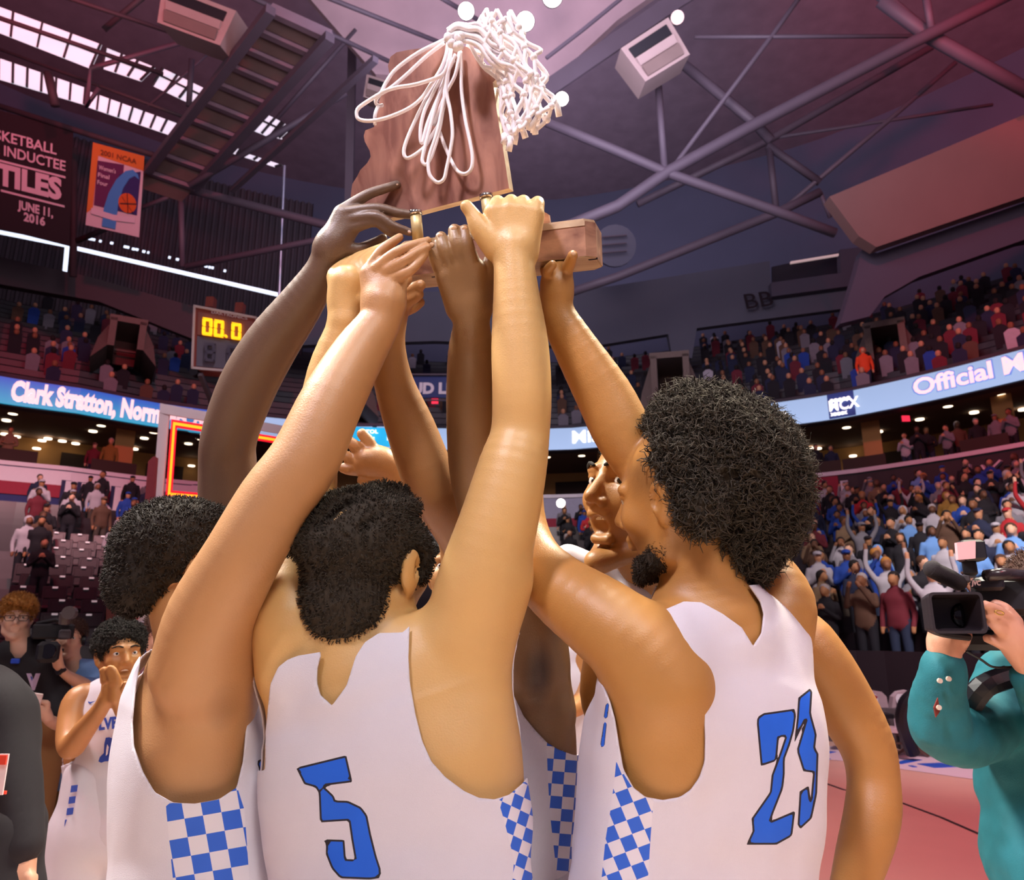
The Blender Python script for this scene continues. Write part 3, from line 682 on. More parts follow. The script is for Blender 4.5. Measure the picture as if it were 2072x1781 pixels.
# roof underside strips at upper centre: purlins
for i, (a, c) in enumerate([((477, -20), (800, 130)), ((600, -30), (900, 90)), ((800, -60), (1000, 60)), ((-20, 30), (330, 150)), ((-30, -60), (420, 90))]):
    beam([a, c], [22, 25], 10, M_steel if i < 3 else M_dark, 'purlin'); o = [o for o in COL.objects][-1]; o['kind'] = 'structure'
panel('ceiling_deck', [(560, -80), (1420, -80), (1250, 40), (1110, 170), (760, 150), (690, 70)], [26]*6, mat('deck_haze_pale', '#b39aa0', .9, var=.2, vscale=.8), .3)  # pale panel: the pink haze at top centre is put into its colour
tr = empty('roof_truss', at(1349, 349, 24), 'heavy grey tubular roof truss crossing the upper right', 'truss')
for pts, w, z in (([(1120, 470), (1250, 417), (1349, 349), (1508, 262), (1647, 190), (1845, 87), (2060, -20)], 25, 24), ([(1090, 240), (1250, 306), (1349, 349), (1575, 429), (1690, 472)], 20, 24), ([(1331, 159), (1345, 345)], 15, 24),
                  ([(1650, -50), (1563, 71), (1369, 329)], 10, 24), ([(1405, 75), (1845, 73)], 8, 24), ([(1369, 119), (1528, 250), (1560, 285)], 20, 25), ([(1782, 0), (1877, 71), (1948, 111), (2090, 190)], 28, 24.5), ([(1873, -10), (1885, 60)], 15, 24), ([(1760, -30), (1877, 71)], 24, 24.5)):
    beam(pts, z, w, parent=tr)
tr2 = empty('roof_truss', at(1575, 429, 28), 'second tubular roof truss lower and farther back at the right', 'truss')
for pts, w, z in (([(1130, 600), (1250, 560), (1567, 433), (1659, 389)], 19, 28), ([(1290, 413), (1552, 286), (1885, 95)], 15, 28), ([(1556, 294), (1571, 429)], 14, 28), ([(1583, 425), (1786, 254), (1933, 127)], 10, 28), ([(1575, 278), (2008, 212)], 7, 28), ([(1552, 294), (1659, 369)], 16, 28), ([(1660, 390), (1680, 440)], 9, 28)):
    beam(pts, z, w, parent=tr2)
tr3 = empty('roof_truss', at(376, 540, 28), 'grey roof truss spanning the upper left behind the raised dark hand', 'truss')
for pts, w, z in (([(260, 358), (400, 388), (661, 456), (720, 470)], 18, 28), ([(376, 540), (651, 484), (720, 470)], 13, 28), ([(366, 404), (369, 540)], 12, 28), ([(283, 422), (376, 385)], 9, 28), ([(700, 188), (383, 376)], 13, 26), ([(720, 60), (560, 240)], 8, 26), ([(155, 488), (250, 448)], 11, 29), ([(118, 455), (140, 485), (155, 488)], 10, 29), ([(150, 300), (148, 560)], 14, 29), ([(460, 60), (184, 138), (175, 216), (200, 178)], 10, 25), ([(210, 60), (330, -40)], 12, 25), ([(97, 148), (112, 214)], 18, 25), ([(388, 120), (382, 215)], 12, 25), ([(0, 100), (380, 240)], 7, 26), ([(300, 215), (420, 110)], 5, 26), ([(0, 215), (330, 320)], 12, 27)):
    beam(pts, z, w, M_steel if pts[0][0] > 250 else M_dark, parent=tr3)
clb = beam([(713, 90), (706, 420)], 30, 16, M_steel, 'roof_column', None, False); clb['kind'] = 'structure'
# vent units
M_vent = mat('vent_metal', '#9a8682', .6, var=.1, vscale=2)
def vent(quad, z, label, dep=1.2):
    r = empty('ventilation_unit', at(*quad[0], z), label, 'ventilation unit'); P = [at(x, y, z) for x, y in quad]
    b = MB(); b.prism(P, (0, dep, dep*.3)); b.build('housing', M_vent, r)
    L = lambda u, v, d=0.: (P[0]*(1-u)+P[1]*u)*(1-v)+(P[3]*(1-u)+P[2]*u)*v+np.array([0, -d, -d*.3])
    b = MB(); b.prism([L(.1, .12, .03), L(.9, .12, .03), L(.9, .38, .03), L(.1, .38, .03)], (0, .05, 0)); b.build('air_slot', M_black, r)
    for v0, v1, m in ((.42, .62, M_vent), (.66, .92, M_pan)):
        b = MB(); b.prism([L(.1, v0, .12), L(.9, v0, .12), L(.9, v1, .05), L(.1, v1, .05)], (0, .08, 0)); b.build('louvre', m, r)
vent([(330, -35), (478, 22), (445, 92), (318, 45)], 21, 'boxy vent unit with dark slot hanging at the top left')
vent([(1256, 98), (1352, 35), (1396, 110), (1306, 165)], 22, 'boxy vent unit with louvres hanging right of the trophy net')
vent([(742, 150), (800, 168), (790, 215), (735, 196)], 26, 'small vent unit half hidden behind the upper left of the trophy', .7)
spk = empty('roof_speaker', at(1240, 500, 30), 'faint round speaker on the dark wall right of the trophy base', 'speaker')
b = MB(); b.disc(at(1245, 497, 30), (0, -1, -.3), .85, 20, .2); b.build('cone', mat('speaker_grey', '#585868', .7), spk)
for i in range(3):
    b = MB(); b.bar(at(1218, 480+i*16, 29.7), at(1268, 476+i*16, 29.7), .06); b.build('grille_bar', M_steel, spk)
for x, y, r_ in ((943, 22, .24), (1063, 43, .27), (1118, -8, .3), (1371, 35, .2), (398, -2, .22), (1137, 200, .2)):
    p = at(x, y, 23); e_ = empty('arena_lamp', p, {943: 'round arena lamp glowing above the left of the net', 1063: 'round arena lamp glowing just right of the net top', 1118: 'round arena lamp cut by the top edge above the net', 1371: 'dim round lamp above the right vent unit', 398: 'round lamp below the top left vent unit', 1137: 'warm lamp glowing behind the lower right net'}[x], 'lamp')
    b = MB(); b.disc(p, (0, -.8, -.6), r_, 20, .05); b.build('lens', M_lamp if x in (943, 1063, 1118, 1137) else mat('lamp_dim', '#f0c8c8', emit=1.1), e_)
    b = MB(); q = np.array([0, .8, .6]); b.tube([p+q*.07, p+q*.3, p+q*.6], [r_*1.12, r_*1.05, r_*.5], 16); b.build('housing', M_black, e_)
strip('catwalk_rail', [(1105, 118), (1180, 60), (1290, -30)], 23, .1, M_steel, None); tag([o for o in COL.objects][-1], 'pale handrail running diagonally beside the net top', 'rail')
strip('roof_girder', [(1100, 185), (1180, 130), (1370, 0), (1500, -80)], 24, .6, M_steel, None); tag([o for o in COL.objects][-1], 'wide pale roof girder rising to the right behind the net', 'girder')
# hanging banners -----------------------------------------------------------
bz = 27
def bpt(u, v, Q, dz=0.): # bilinear on pixel quad
    a = np.array(Q[0])*(1-u)+np.array(Q[1])*u; c = np.array(Q[3])*(1-u)+np.array(Q[2])*u; p = a*(1-v)+c*v; return at(p[0], p[1], bz+dz)
def qpoly(Q, pts, m, name, parent, dz=0., t=.02):
    b = MB(); b.prism([bpt(u, v, Q, dz) for u, v in pts], (0, t, 0)); return b.build(name, m, parent)
def qtext(Q, s, u, v, h, m, parent, w=None, bold=.02, dz=-.06):
    V, F = text_mesh(s, bold); V = V/(.7)*h; sx = (w/(V[:, 0].max()-V[:, 0].min())) if w else .5
    P = [bpt(u+(x-V[:, 0].min())*sx, v-y, Q, dz) for x, y, _ in V]
    return link('lettering', P, F, m, parent)
Q1 = [(-160, 205), (147, 232+26), (136, 520-20), (-160, 400)]
Q1 = [(-170, 180), (148, 262), (140, 498), (-170, 420)]
h1 = empty('hanging_banner', bpt(.5, 0, Q1), 'black hall of fame banner with white lettering STILES hanging at the far left', 'banner')
qpoly(Q1, [(0, 0), (1, 0), (1, 1), (0, 1)], mat('banner_black', '#1c1218', .8, var=.1), 'cloth', h1)
M_bw = mat('banner_lettering', '#cdbcc4', .7)
qtext(Q1, 'BASKETBALL', .40, .25, .085, M_bw, h1, .50, .02); qtext(Q1, 'FAME INDUCTEE', .34, .37, .085, M_bw, h1, .62, .02)
qtext(Q1, 'STILES', .44, .62, .17, M_bw, h1, .50, .05)
for v in (.415, .665): qpoly(Q1, [(.55 if v > .5 else .3, v), (.96, v), (.96, v+.018), (.55 if v > .5 else .3, v+.018)], M_bw, 'stripe', h1, -.05)
qtext(Q1, 'JUNE 11,', .66, .79, .07, M_bw, h1, .23, .04); qtext(Q1, '2016', .70, .88, .07, M_bw, h1, .14, .04)
Q2 = [(188, 288), (292, 316), (281, 480), (173, 455)]
h2 = empty('hanging_banner', bpt(.5, 0, Q2), 'orange and purple tournament banner with a blue arch hanging at upper left', 'banner')
qpoly(Q2, [(0, 0), (1, 0), (1, 1), (0, 1)], mat('banner_cream', '#c9b8bc', .8), 'cloth', h2)
qpoly(Q2, [(0, 0), (1, 0), (1, .18), (.12, .14), (.1, .78), (0, .85)], mat('banner_orange', '#c9762f', .8), 'cloth_panel', h2, -.02)
qpoly(Q2, [(.12, .2), (.62, .17), (.62, .74), (.12, .74)], mat('banner_purple', '#5a2350', .8), 'cloth_panel', h2, -.03)
qpoly(Q2, [(.55, .3), (.95, .2), (.93, .74), (.5, .74)], mat('banner_indigo', '#2c2560', .8), 'cloth_panel', h2, -.035)
arc = [(.30, .97), (.31, .75), (.38, .55), (.5, .37), (.66, .24), (.8, .2), (.9, .24), (.93, .3), (.84, .27), (.74, .32), (.64, .45), (.57, .65), (.55, .97)]
qpoly(Q2, arc, mat('banner_sky', '#3f86c4', .8), 'arch', h2, -.05)
qpoly(Q2, [(.60+.17*math.cos(a)+.14, .62+.12*math.sin(a)) for a in np.linspace(0, 6.28, 18)[:-1]], mat('banner_ball', '#c4571c', .8), 'ball', h2, -.06)
for u, v, u2, v2 in ((.6, .64, .9, .6), (.72, .5, .76, .74), (.62, .55, .86, .72)):
    qpoly(Q2, [(u, v), (u2, v2), (u2+.01, v2+.012), (u+.01, v+.012)], M_black, 'ball_seam', h2, -.08)
qtext(Q2, '2001 NCAA', .16, .12, .06, mat('print_brown', '#7a4420', .8), h2, .7); qtext(Q2, "Women's", .15, .30, .05, M_bw, h2, .33); qtext(Q2, 'Final', .15, .39, .05, M_bw, h2, .22); qtext(Q2, 'Four', .15, .48, .05, M_bw, h2, .2)
qpoly(Q2, [(.08, .78), (.5, .8), (.9, .77), (.9, .84), (.5, .87), (.08, .85)], M_bw, 'ribbon', h2, -.07)
# shot clock ----------------------------------------------------------------
ck = empty('shot_clock', at(455, 740, 8.6), 'red-framed shot clock showing yellow 00.0 above the backboard', 'scoreboard')
CQ = [(391, 616), (521, 641), (517, 757), (386, 746)]; cz = 8.6
def cpt(u, v, d=0.):
    a = np.array(CQ[0])*(1-u)+np.array(CQ[1])*u; c = np.array(CQ[3])*(1-u)+np.array(CQ[2])*u; p = a*(1-v)+c*v; return at(p[0], p[1], cz-d)
b = MB(); b.prism([cpt(0, 0), cpt(1, 0), cpt(1, 1), cpt(0, 1)], (-.06, .22, 0)); b.build('case', mat('clock_maroon', '#8a4038', .5), ck)
M_trimw = mat('clock_trim', '#cfc0c4', .4)
for (u0, v0, u1, v1) in ((.0, .0, 1, .035), (0, .965, 1, 1), (0, 0, .03, 1), (.97, 0, 1, 1)):
    b = MB(); b.prism([cpt(u0, v0, .02), cpt(u1, v0, .02), cpt(u1, v1, .02), cpt(u0, v1, .02)], (0, .03, 0)); b.build('trim_bar', M_trimw, ck)
b = MB(); b.prism([cpt(.08, .1, .01), cpt(.92, .1, .01), cpt(.92, .46, .01), cpt(.08, .46, .01)], (0, .02, 0)); b.build('display_panel', mat('clock_face', '#8c5a58', .4), ck)
b = MB(); b.prism([cpt(.08, .48, .01), cpt(.92, .48, .01), cpt(.92, .95, .01), cpt(.08, .95, .01)], (0, .02, 0)); b.build('display_panel', mat('clock_glass', '#6d6a7c', .15), ck, False, 'dark lower glass panel')
M_dig = mat('digit_yellow', '#ffc21a', emit=1.3)
def seg_digit(u, v, w, h, segs, m):
    t = .26*w
    S = dict(a=[(0, 0), (w, 0), (w-t, t*1.1), (t, t*1.1)], d=[(t, h-t*1.1), (w-t, h-t*1.1), (w, h), (0, h)], f=[(0, .02), (t, t), (t, h/2-.01), (0, h/2-.01)], b=[(w-t, t), (w, .02), (w, h/2-.01), (w-t, h/2-.01)],
             e=[(0, h/2+.01), (t, h/2+.01), (t, h-t), (0, h-.02)], c=[(w-t, h/2+.01), (w, h/2+.01), (w, h-.02), (w-t, h-t)], g=[(t*.5, h/2-.03), (w-t*.5, h/2-.03), (w-t*.5, h/2+.03), (t*.5, h/2+.03)])
    for s_ in segs:
        b = MB(); b.prism([cpt(u+x, v+y, .05) for x, y in S[s_]], (0, .03, 0)); b.build('digit_segment', m, ck)
for u in (.15, .33, .60): seg_digit(u, .17, .145, .27, 'abcdef', M_dig)
b = MB(); b.prism([cpt(.515+.02*math.cos(a), .41+.022*math.sin(a), .05) for a in np.linspace(0, 6.28, 9)[:-1]], (0, .03, 0)); b.build('digit_dot', M_dig, ck)
for u in (.2, .55): seg_digit(u, .56, .16, .3, 'abcdefg', mat('digit_off', '#575468', .4))
_V = text_mesh('DAKTRONICS', .02); b = MB()
link('lettering', [cpt(.28+x*.09, .085-y*.065, .04) for x, y, _ in _V[0]], _V[1], M_trimw, ck)
for x in (427, 486):
    b = MB(); b.box(at(x, 614+(x-427)*.2, cz+.1), (.09, .1, .13)); b.build('bracket', mat('clock_maroon', '#8a4038', .5), ck)
b = MB(); b.bar(at(405, 757, cz), at(425, 805, cz+.3), .05); b.bar(at(425, 805, cz+.3), at(430, 830, cz+.5), .05); b.build('mounting_strut', M_steel, ck)
b = MB(); b.disc(at(391, 752, cz-.02), (0, -1, 0), .05, 10, .1); b.build('horn', M_black, ck)
# basketball goal --------------------------------------------------------------
gl = empty('basketball_goal', on_floor(300, 1520), 'basketball goal with glass backboard outlined by red light at the left', 'basketball goal')
GZ = 7.2
BQ = [(324, 816), (575, 862), (575, 1050), (306, 1033)]
def gpt(u, v, d=0.):
    a = np.array(BQ[0])*(1-u)+np.array(BQ[1])*u; c = np.array(BQ[3])*(1-u)+np.array(BQ[2])*u; p = a*(1-v)+c*v; return at(p[0], p[1], GZ+1.2*u-d)
def gq(u0, v0, u1, v1, m, name, d=0., t=.03, label=None):
    b = MB(); b.prism([gpt(u0, v0, d), gpt(u1, v0, d), gpt(u1, v1, d), gpt(u0, v1, d)], (0, t, 0)); return b.build(name, m, gl, False, label)
M_frame = mat('goal_frame_white', '#c9bfcb', .4)
gq(0, 0, .075, 1, M_frame, 'board_frame', .0); gq(0, 0, 1, .09, M_frame, 'board_frame'); gq(0, .92, 1, 1, M_frame, 'board_frame'); gq(.96, 0, 1, 1, M_frame, 'board_frame')
mg = bpy.data.materials.new('backboard_glass'); mg.use_nodes = True; g_ = mg.node_tree.nodes['Principled BSDF']; g_.inputs['Roughness'].default_value = .03; g_.inputs['Transmission Weight'].default_value = 1; g_.inputs['IOR'].default_value = 1.02
gq(.075, .09, .96, .92, mg, 'glass_panel', -.01, .012)
M_neon = mat('neon_orange', '#ff8a1a', emit=2.2); M_neonr = mat('neon_red', '#e0102a', emit=1.0)
for (u0, v0, u1, v1) in ((.1, .13, .145, .86), (.1, .13, .95, .20), (.1, .80, .95, .87)):
    gq(u0, v0, u1, v1, M_neonr, 'red_light_strip', .01, .01)
    if u1 < .2: gq(.115, .16, .13, .84, M_neon, 'light_tube', .03, .01)
    else: gq(.115, v0+.022, .93, v0+.047, M_neon, 'light_tube', .03, .01)
M_pad = mat('maroon_padding', '#7c2f3a', .6, var=.08)
pb = MB(); pts = [gpt(-.055, .55, .03), gpt(-.055, .93, .03), gpt(-.03, 1.06, .03), gpt(.5, 1.09, .03), gpt(1, 1.1, .03), gpt(1, 1.0, .03), gpt(.1, 1.0, .03), gpt(.005, .97, .03), gpt(.0, .5, .03), gpt(-.02, .5, .03)]
pb.prism(pts, (0, .12, 0)); pb.build('board_padding', M_pad, gl)
V_, F_ = text_mesh('SPALDING', .03); link('lettering', [gpt(.09+x*.036, .975-y*.045, .03) for x, y, _ in V_], F_, M_black, gl)
M_cream = mat('goal_arm_cream', '#d3c5c2', .5, var=.05)
arm = MB(); AZ = 7.6
arm.prism([at(x, y, AZ) for x, y in ((245, 1127), (262, 1080), (290, 1047), (345, 1040), (440, 1052), (520, 1075), (520, 1180), (430, 1140), (330, 1160), (300, 1200), (250, 1180))], (.1, .5, 0)); arm.build('arm_cover', M_cream, gl)
b = MB(); b.tube(spline([at(x, y, AZ-.03) for x, y in ((262, 1128), (275, 1100), (292, 1080), (340, 1068), (358, 1064))], 4), .01, 6); b.build('piping', mat('piping_brown', '#6a4a38'), gl)
b = MB(); b.tube([at(282+6*math.cos(a), 1098+15*math.sin(a)-3*math.cos(a), AZ-.03) for a in np.linspace(0, 6.28, 14)[:-1]], .008, 6, closed=True); b.build('emblem_ring', M_black, gl)
b = MB(); b.prism([at(x, y, AZ-.05) for x, y in ((359, 1047), (440, 1054), (440, 1078), (359, 1069))], (0, .04, 0)); b.build('sponsor_panel', mat('sponsor_red', '#d5453f', .5, emit=.25), gl)
V_, F_ = text_mesh('StateFarm', .03); link('lettering', [at(371+x*14, 1063+x*1.5-y*15, AZ-.07) for x, y, _ in V_], F_, M_white, gl)
for dx, dy in ((0, -6), (-4, 0), (4, 0)):
    b = MB(); b.disc(at(365+dx*.9, 1060+dy, AZ-.07), (0, -1, 0), .012, 10, .01); b.build('logo_dot', M_white, gl)
M_pad2 = mat('brown_padding', '#6a3630', .6, var=.08)
b = MB(); b.prism([at(x, y, AZ+.05) for x, y in ((216, 1160), (244, 1128), (262, 1150), (262, 1260), (212, 1400))], (.1, .5, 0)); b.build('post_padding', M_pad2, gl)
b = MB(); b.prism([at(x, y, AZ-.02) for x, y in ((240, 1126), (268, 1126), (268, 1186), (239, 1186))], (.1, .5, 0)); b.build('post_padding', mat('brown_padding_light', '#84473a', .6), gl)
b = MB(); b.prism([at(x, y, AZ-.02) for x, y in ((237, 1190), (268, 1190), (268, 1216), (236, 1216))], (.1, .5, 0)); b.build('post_padding', mat('grey_padding', '#85706c', .6), gl)
b = MB(); b.prism([at(x, y, AZ-.0) for x, y in ((240, 1218), (300, 1218), (330, 1262), (232, 1262))], (.1, .5, 0)); b.build('base_cover', M_cream, gl)
b = MB(); b.prism([at(x, y, AZ-.03) for x, y in ((262, 1250), (279, 1250), (271, 1258))], (0, .03, 0)); b.build('logo_mark', mat('sponsor_red', '#d5453f'), gl)
b = MB(); b.prism([at(x, y, AZ-.02) for x, y in ((232, 1262), (330, 1262), (330, 1460), (224, 1460))], (.1, .9, 0)); b.build('base_padding', M_blue, gl)
b = MB(); p = at(280, 1460, AZ); b.box((p[0], p[1]+.5, (p[2]+.02)/2), (.8, 1.4, p[2]+.02), None, 0, .03); b.build('wheel_base', M_pad, gl)
b = MB(); b.bar(at(515, 960, GZ+.9), at(560, 915, GZ+1.1), .04); b.bar(at(500, 950, GZ+.9), at(575, 946, GZ+1.1), .07); b.build('rim_bracket', M_white, gl)
# ------------------------------------------------------------------ people: engine
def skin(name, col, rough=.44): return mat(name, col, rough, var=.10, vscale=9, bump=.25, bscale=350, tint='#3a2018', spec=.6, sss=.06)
M_hair = mat('hair_black', '#1b1611', .85, var=.35, vscale=60)
M_hairb = mat('hair_brown_black', '#231a14', .85, var=.35, vscale=60)
M_jers = mat('jersey_white', '#d9d3de', .75, var=.02, vscale=30, bump=.5, bscale=900, spec=.3)
M_num = mat('number_blue', '#1c62dc', .6, var=.12, vscale=14)
M_numk = mat('number_edge_black', '#231c24', .7)
M_eye = mat('eye_white', '#d8d2cc', .25); M_iris = mat('iris_dark', '#1a100c', .2)
M_tooth = mat('tooth_white', '#efe6dc', .3); M_lip = mat('lip', '#9a5a50', .4); M_mouth = mat('mouth_inside', '#3a1418', .5)
def checker(name, ca='#2f63d0', cb='#dcd6e0'):
    if name in MATS: return MATS[name]
    m = bpy.data.materials.new(name); m.use_nodes = True; nt = m.node_tree; b = nt.nodes['Principled BSDF']
    uv = nt.nodes.new('ShaderNodeUVMap'); uv.uv_map = 'uv'; ch = nt.nodes.new('ShaderNodeTexChecker'); ch.inputs['Scale'].default_value = 1
    ch.inputs['Color1'].default_value = (*lin(ca), 1); ch.inputs['Color2'].default_value = (*lin(cb), 1)
    nt.links.new(uv.outputs[0], ch.inputs['Vector']); nt.links.new(ch.outputs[0], b.inputs['Base Color']); b.inputs['Roughness'].default_value = .7
    MATS[name] = m; return m
M_chk = checker('jersey_checker')
def head_R(psi, pitch=0, roll=0):
    """psi: 0 looks away from the camera, 90 right, 180 towards it; local x right, y forward, z up"""
    return Rz(-math.radians(psi))@Rx(math.radians(pitch))@Ry(math.radians(roll))
def head(B, c, R, s=1.0, k=.012, mouth=0., m=0, ears=True, wide=1.0):
    P = lambda x, y, z: np.array(c)+R@(np.array([x*wide, y, z])*s)
    E = lambda p, r, kk=k, sub=False, RR_=None: B.ell(P(*p), np.array(r)*s, R if RR_ is None else R@RR_, kk, m, sub)
    C = lambda a, b, ra, rb=None, kk=k, sub=False: B.cap(P(*a), P(*b), ra*s, (ra if rb is None else rb)*s, kk, m, None, sub)
    E((0, -.018, .038), (.074, .094, .082), .01)
    E((0, .030, -.015), (.062, .066, .088), .03)
    md = -.020*mouth
    for x in (-1, 1):
        C((x*.056, .0, -.035), (x*.045, .02, -.072+md*.6), .018, .018, .02); C((x*.045, .02, -.074+md*.6), (x*.012, .072, -.098+md), .018, .016, .02)
        E((x*.040, .062, -.020), (.022, .022, .022), .02)          # cheek
        C((x*.014, .088, .028), (x*.045, .074, .028), .008, .008, .014)  # brow
        E((x*.031, .090, .008), (.017, .013, .010), .008, True)    # socket
        C((x*.020, .0845, .0165), (x*.043, .077, .0160), .0050, .0046, .004); C((x*.020, .083, .0005), (x*.042, .076, .0010), .004, .0038, .004)  # lids
        E((x*.013, .094, -.030), (.009, .011, .008), .006)         # nostril wing
    C((0, .088, .014), (0, .108, -.022), .0075, .0115, .01)        # nose
    C((0, .077, -.098+md), (0, .081, -.100+md), .018, .018, .016)        # chin
    if mouth:
        C((-.020, .086, -.047), (.020, .086, -.047), .0075, .0075, .006); C((-.016, .086-.01*mouth, -.060-.022*mouth), (.016, .086-.01*mouth, -.060-.022*mouth), .0085, .0085, .006)
        E((0, .098, -.056-.010*mouth), (.024, .028, .006+.010*mouth), .003, True)
    else:
        C((-.019, .088, -.053), (.019, .088, -.053), .007, .007, .007); C((-.016, .087, -.064), (.016, .087, -.064), .008, .008, .007)
        C((-.024, .096, -.0585), (.024, .096, -.0585), .0028, .0028, .003, True)
    if ears:
        for x in (-1, 1):
            T = Rz(-x*.12)@Ry(x*.12)
            E((x*.082, -.006, .002), (.009, .020, .033), .004, False, T); E((x*.0955, .003, .005), (.0125, .0120, .0205), .002, True, T); E((x*.088, .006, .002), (.008, .007, .011), .002, True, T)
            E((x*.076, -.002, -.026), (.007, .010, .011), .005, False, T)
    return P
def face_bits(P, R, s, parent, iris=M_iris, teeth=0., lip=None, brow=None, look=(0, 0)):
    parent = BODY.get(parent.name, parent)
    for x in (-1, 1):
        b = MB(); c = P(x*.031, .0735, .009); b.sphere(c, .0125*s, 8)
        d = R@np.array([look[0], 1, look[1]]); d /= np.linalg.norm(d); b.sphere(c+d*.0062*s, .0072*s, 6, 1)
        b.build('eye', [M_eye, iris], parent, True)
        if brow:
            b = MB(); b.tube(spline([P(x*.012, .0985, .030), P(x*.03, .0935, .036), P(x*.050, .079, .030)], 4), [.0022*s, .003*s]+[.0032*s]*5+[.0025*s, .0016*s][:2], 6); b.build('eyebrow', brow, parent, True)
    if teeth:
        for z, zz in ((-.052, .0045), ):
            for i in range(-4, 4):
                xx = (i+.5)*.0048; b = MB(); b.box(P(xx, .0845-abs(xx)*.35, z), (.0046*s, .004*s, .009*s), R@Rz(-xx*12), 0, .0012); b.build('tooth', M_tooth, parent)
BODY = {}
def finish(B, vox, root, mats, name='body', tints=(), noise=None, fm=None, zc=None, **kw):
    if zc is None: V, F, M = B.mesh(vox, noise=noise, **kw)
    else:       # coarse below zc, fine above
        V, F, M = B.mesh(.0075, hi=(99, 99, zc)); V2, F2, M2 = B.mesh(vox, lo=(-99, -99, zc-.022)); F = np.concatenate([F, F2+len(V)]); V = np.concatenate([V, V2]); M = np.concatenate([M, M2])
    t = np.zeros(len(V))
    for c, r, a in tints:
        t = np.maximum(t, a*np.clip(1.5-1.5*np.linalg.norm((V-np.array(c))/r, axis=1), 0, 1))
    o = link(name, V, F, mats, root, True, M if fm is None else fm, t); BODY[root.name] = o; return o
def tufts(V, N, count, ln, r, seed=0, curl=.6, mask=None):
    """short bent hairs, each a thin solid"""
    g = np.random.RandomState(seed); idx = np.arange(len(V)) if mask is None else np.where(mask)[0]
    k = g.choice(idx, count); p = V[k]; n = N[k]; d = g.normal(size=(count, 3)); t1 = np.cross(n, d); t1 /= np.linalg.norm(t1, axis=1)[:, None]+1e-9; t2 = np.cross(n, t1)
    L = ln*(.6+.8*g.rand(count))[:, None]; tw = (g.rand(count)*6.28)[:, None]
    rings = []
    for j, (h, o, rr) in enumerate(((-.1, 0, 1), (.4, .35, 1), (.75, .8, .8), (.85, 1.5, .35))):
        c = p+n*L*h+L*curl*o*.5*(t1*np.cos(tw+o*1.5)+t2*np.sin(tw+o*1.5))
        rings.append([c+rr*r*(t1*math.cos(a)+t2*math.sin(a)) for a in (0, 2.09, 4.19)])
    VV = np.stack([x for q in rings for x in q], 1).reshape(-1, 3); b = (np.arange(count)*12)[:, None]; F = []
    for j in range(3):
        for i in range(3):
            a, c_ = j*3+i, j*3+(i+1) % 3; F.append(b+np.array([[a, c_, c_+3, a+3]]))
    return VV, np.concatenate(F).reshape(-1, 4)
def hair_mesh(H, vox, root, m, amp, scale, count, ln, r, seed=1, label=None, curl=.6, clip=None, extra=0., hd=None):
    V, F, _ = H.mesh(vox, noise=lambda P: -amp*np.abs(vnoise(P, scale, seed, 2))*1.3)
    T = quads_tris(F); N = vnormals(V, T)
    mask = None
    if hd is not None:
        P_, R_h, s_h = hd; mask = np.ones(len(V), bool)
        for c_h, r_h in (((0, -.018, .038), (.075, .095, .083)), ((0, .030, -.015), (.063, .067, .089))):
            mask &= np.linalg.norm(((V-P_(*c_h))@R_h)/(np.array(r_h)*s_h), axis=1) > 1.04
    TV, TF = tufts(V, N, count, ln, r, seed, curl, mask)
    o = link('hair', np.concatenate([V, TV]), np.concatenate([F, TF+len(V)]), m, root, True)
    if label: o['label'] = label
    return o
def cloth(C, vox, root, name, cuts=(), mats=(None,), prints=(), offset=.007, fold=.004, fscale=(9, 9, 3.5), seed=3, cut3=(), solid=.003, near=True, chk=(), label=None, zmin=None, zmax=None):
    """cuts: polygons in picture px opened on the camera side; cut3: (centre, radii, R) ellipsoids removed; prints: (polygon, rim px)"""
    V, F, _ = C.mesh(vox, offset=offset, noise=lambda P: fold*vnoise(P*np.array(fscale), 1., seed, 3))
    T = quads_tris(F); fm = np.zeros(len(T), int)
    def geo(V, T):
        N = vnormals(V, T); d = CAMP-V; d /= np.linalg.norm(d, axis=1)[:, None]; x, y, z = proj(V); return x, y, (N*d).sum(1)*260+80
    for c, r, R in cut3:
        q = (V-np.array(c))@(np.eye(3) if R is None else R)/np.array(r); s = 1-np.linalg.norm(q, axis=1)
        V, T, fm, sd, _s = split(V, T, fm, s); V, T, fm = compact(V, T[~sd], fm[~sd])
    if zmin is not None: V, T, fm, sd, _s = split(V, T, fm, zmin-V[:, 2]); V, T, fm = compact(V, T[~sd], fm[~sd])
    if zmax is not None: V, T, fm, sd, _s = split(V, T, fm, V[:, 2]-zmax); V, T, fm = compact(V, T[~sd], fm[~sd])
    for poly in cuts:
        x, y, nr = geo(V, T); s = np.minimum(poly_sd(poly, x, y), nr)
        V, T, fm, sd, _s = split(V, T, fm, s); V, T, fm = compact(V, T[~sd], fm[~sd])
    for poly, rim, mo, mi in prints:
        for off, mi_ in ((0, mo), (rim, mi)):
            x, y, nr = geo(V, T); s = np.minimum(poly_sd(poly, x, y)-off, nr)
            V, T, fm, sd, _s = split(V, T, fm, s); fm[sd] = mi_
    uv = None
    for poly, A, mi in chk:            # A: px,py -> uv affine (2x3)
        x, y, nr = geo(V, T); V, T, fm, sd, _s = split(V, T, fm, np.minimum(poly_sd(poly, x, y), nr)); fm[sd] = mi
    if chk:
        x, y, z = proj(V); A = chk[0][1]; uv = np.stack([A[0][0]*x+A[0][1]*y+A[0][2], A[1][0]*x+A[1][1]*y+A[1][2]], 1)+.003
    o = link(name, V, T, list(mats), root, True, fm, None, uv)
    if solid:
        md = o.modifiers.new('thickness', 'SOLIDIFY'); md.thickness = solid; md.offset = -1; md.use_rim = True
    if label: o['label'] = label
    return o
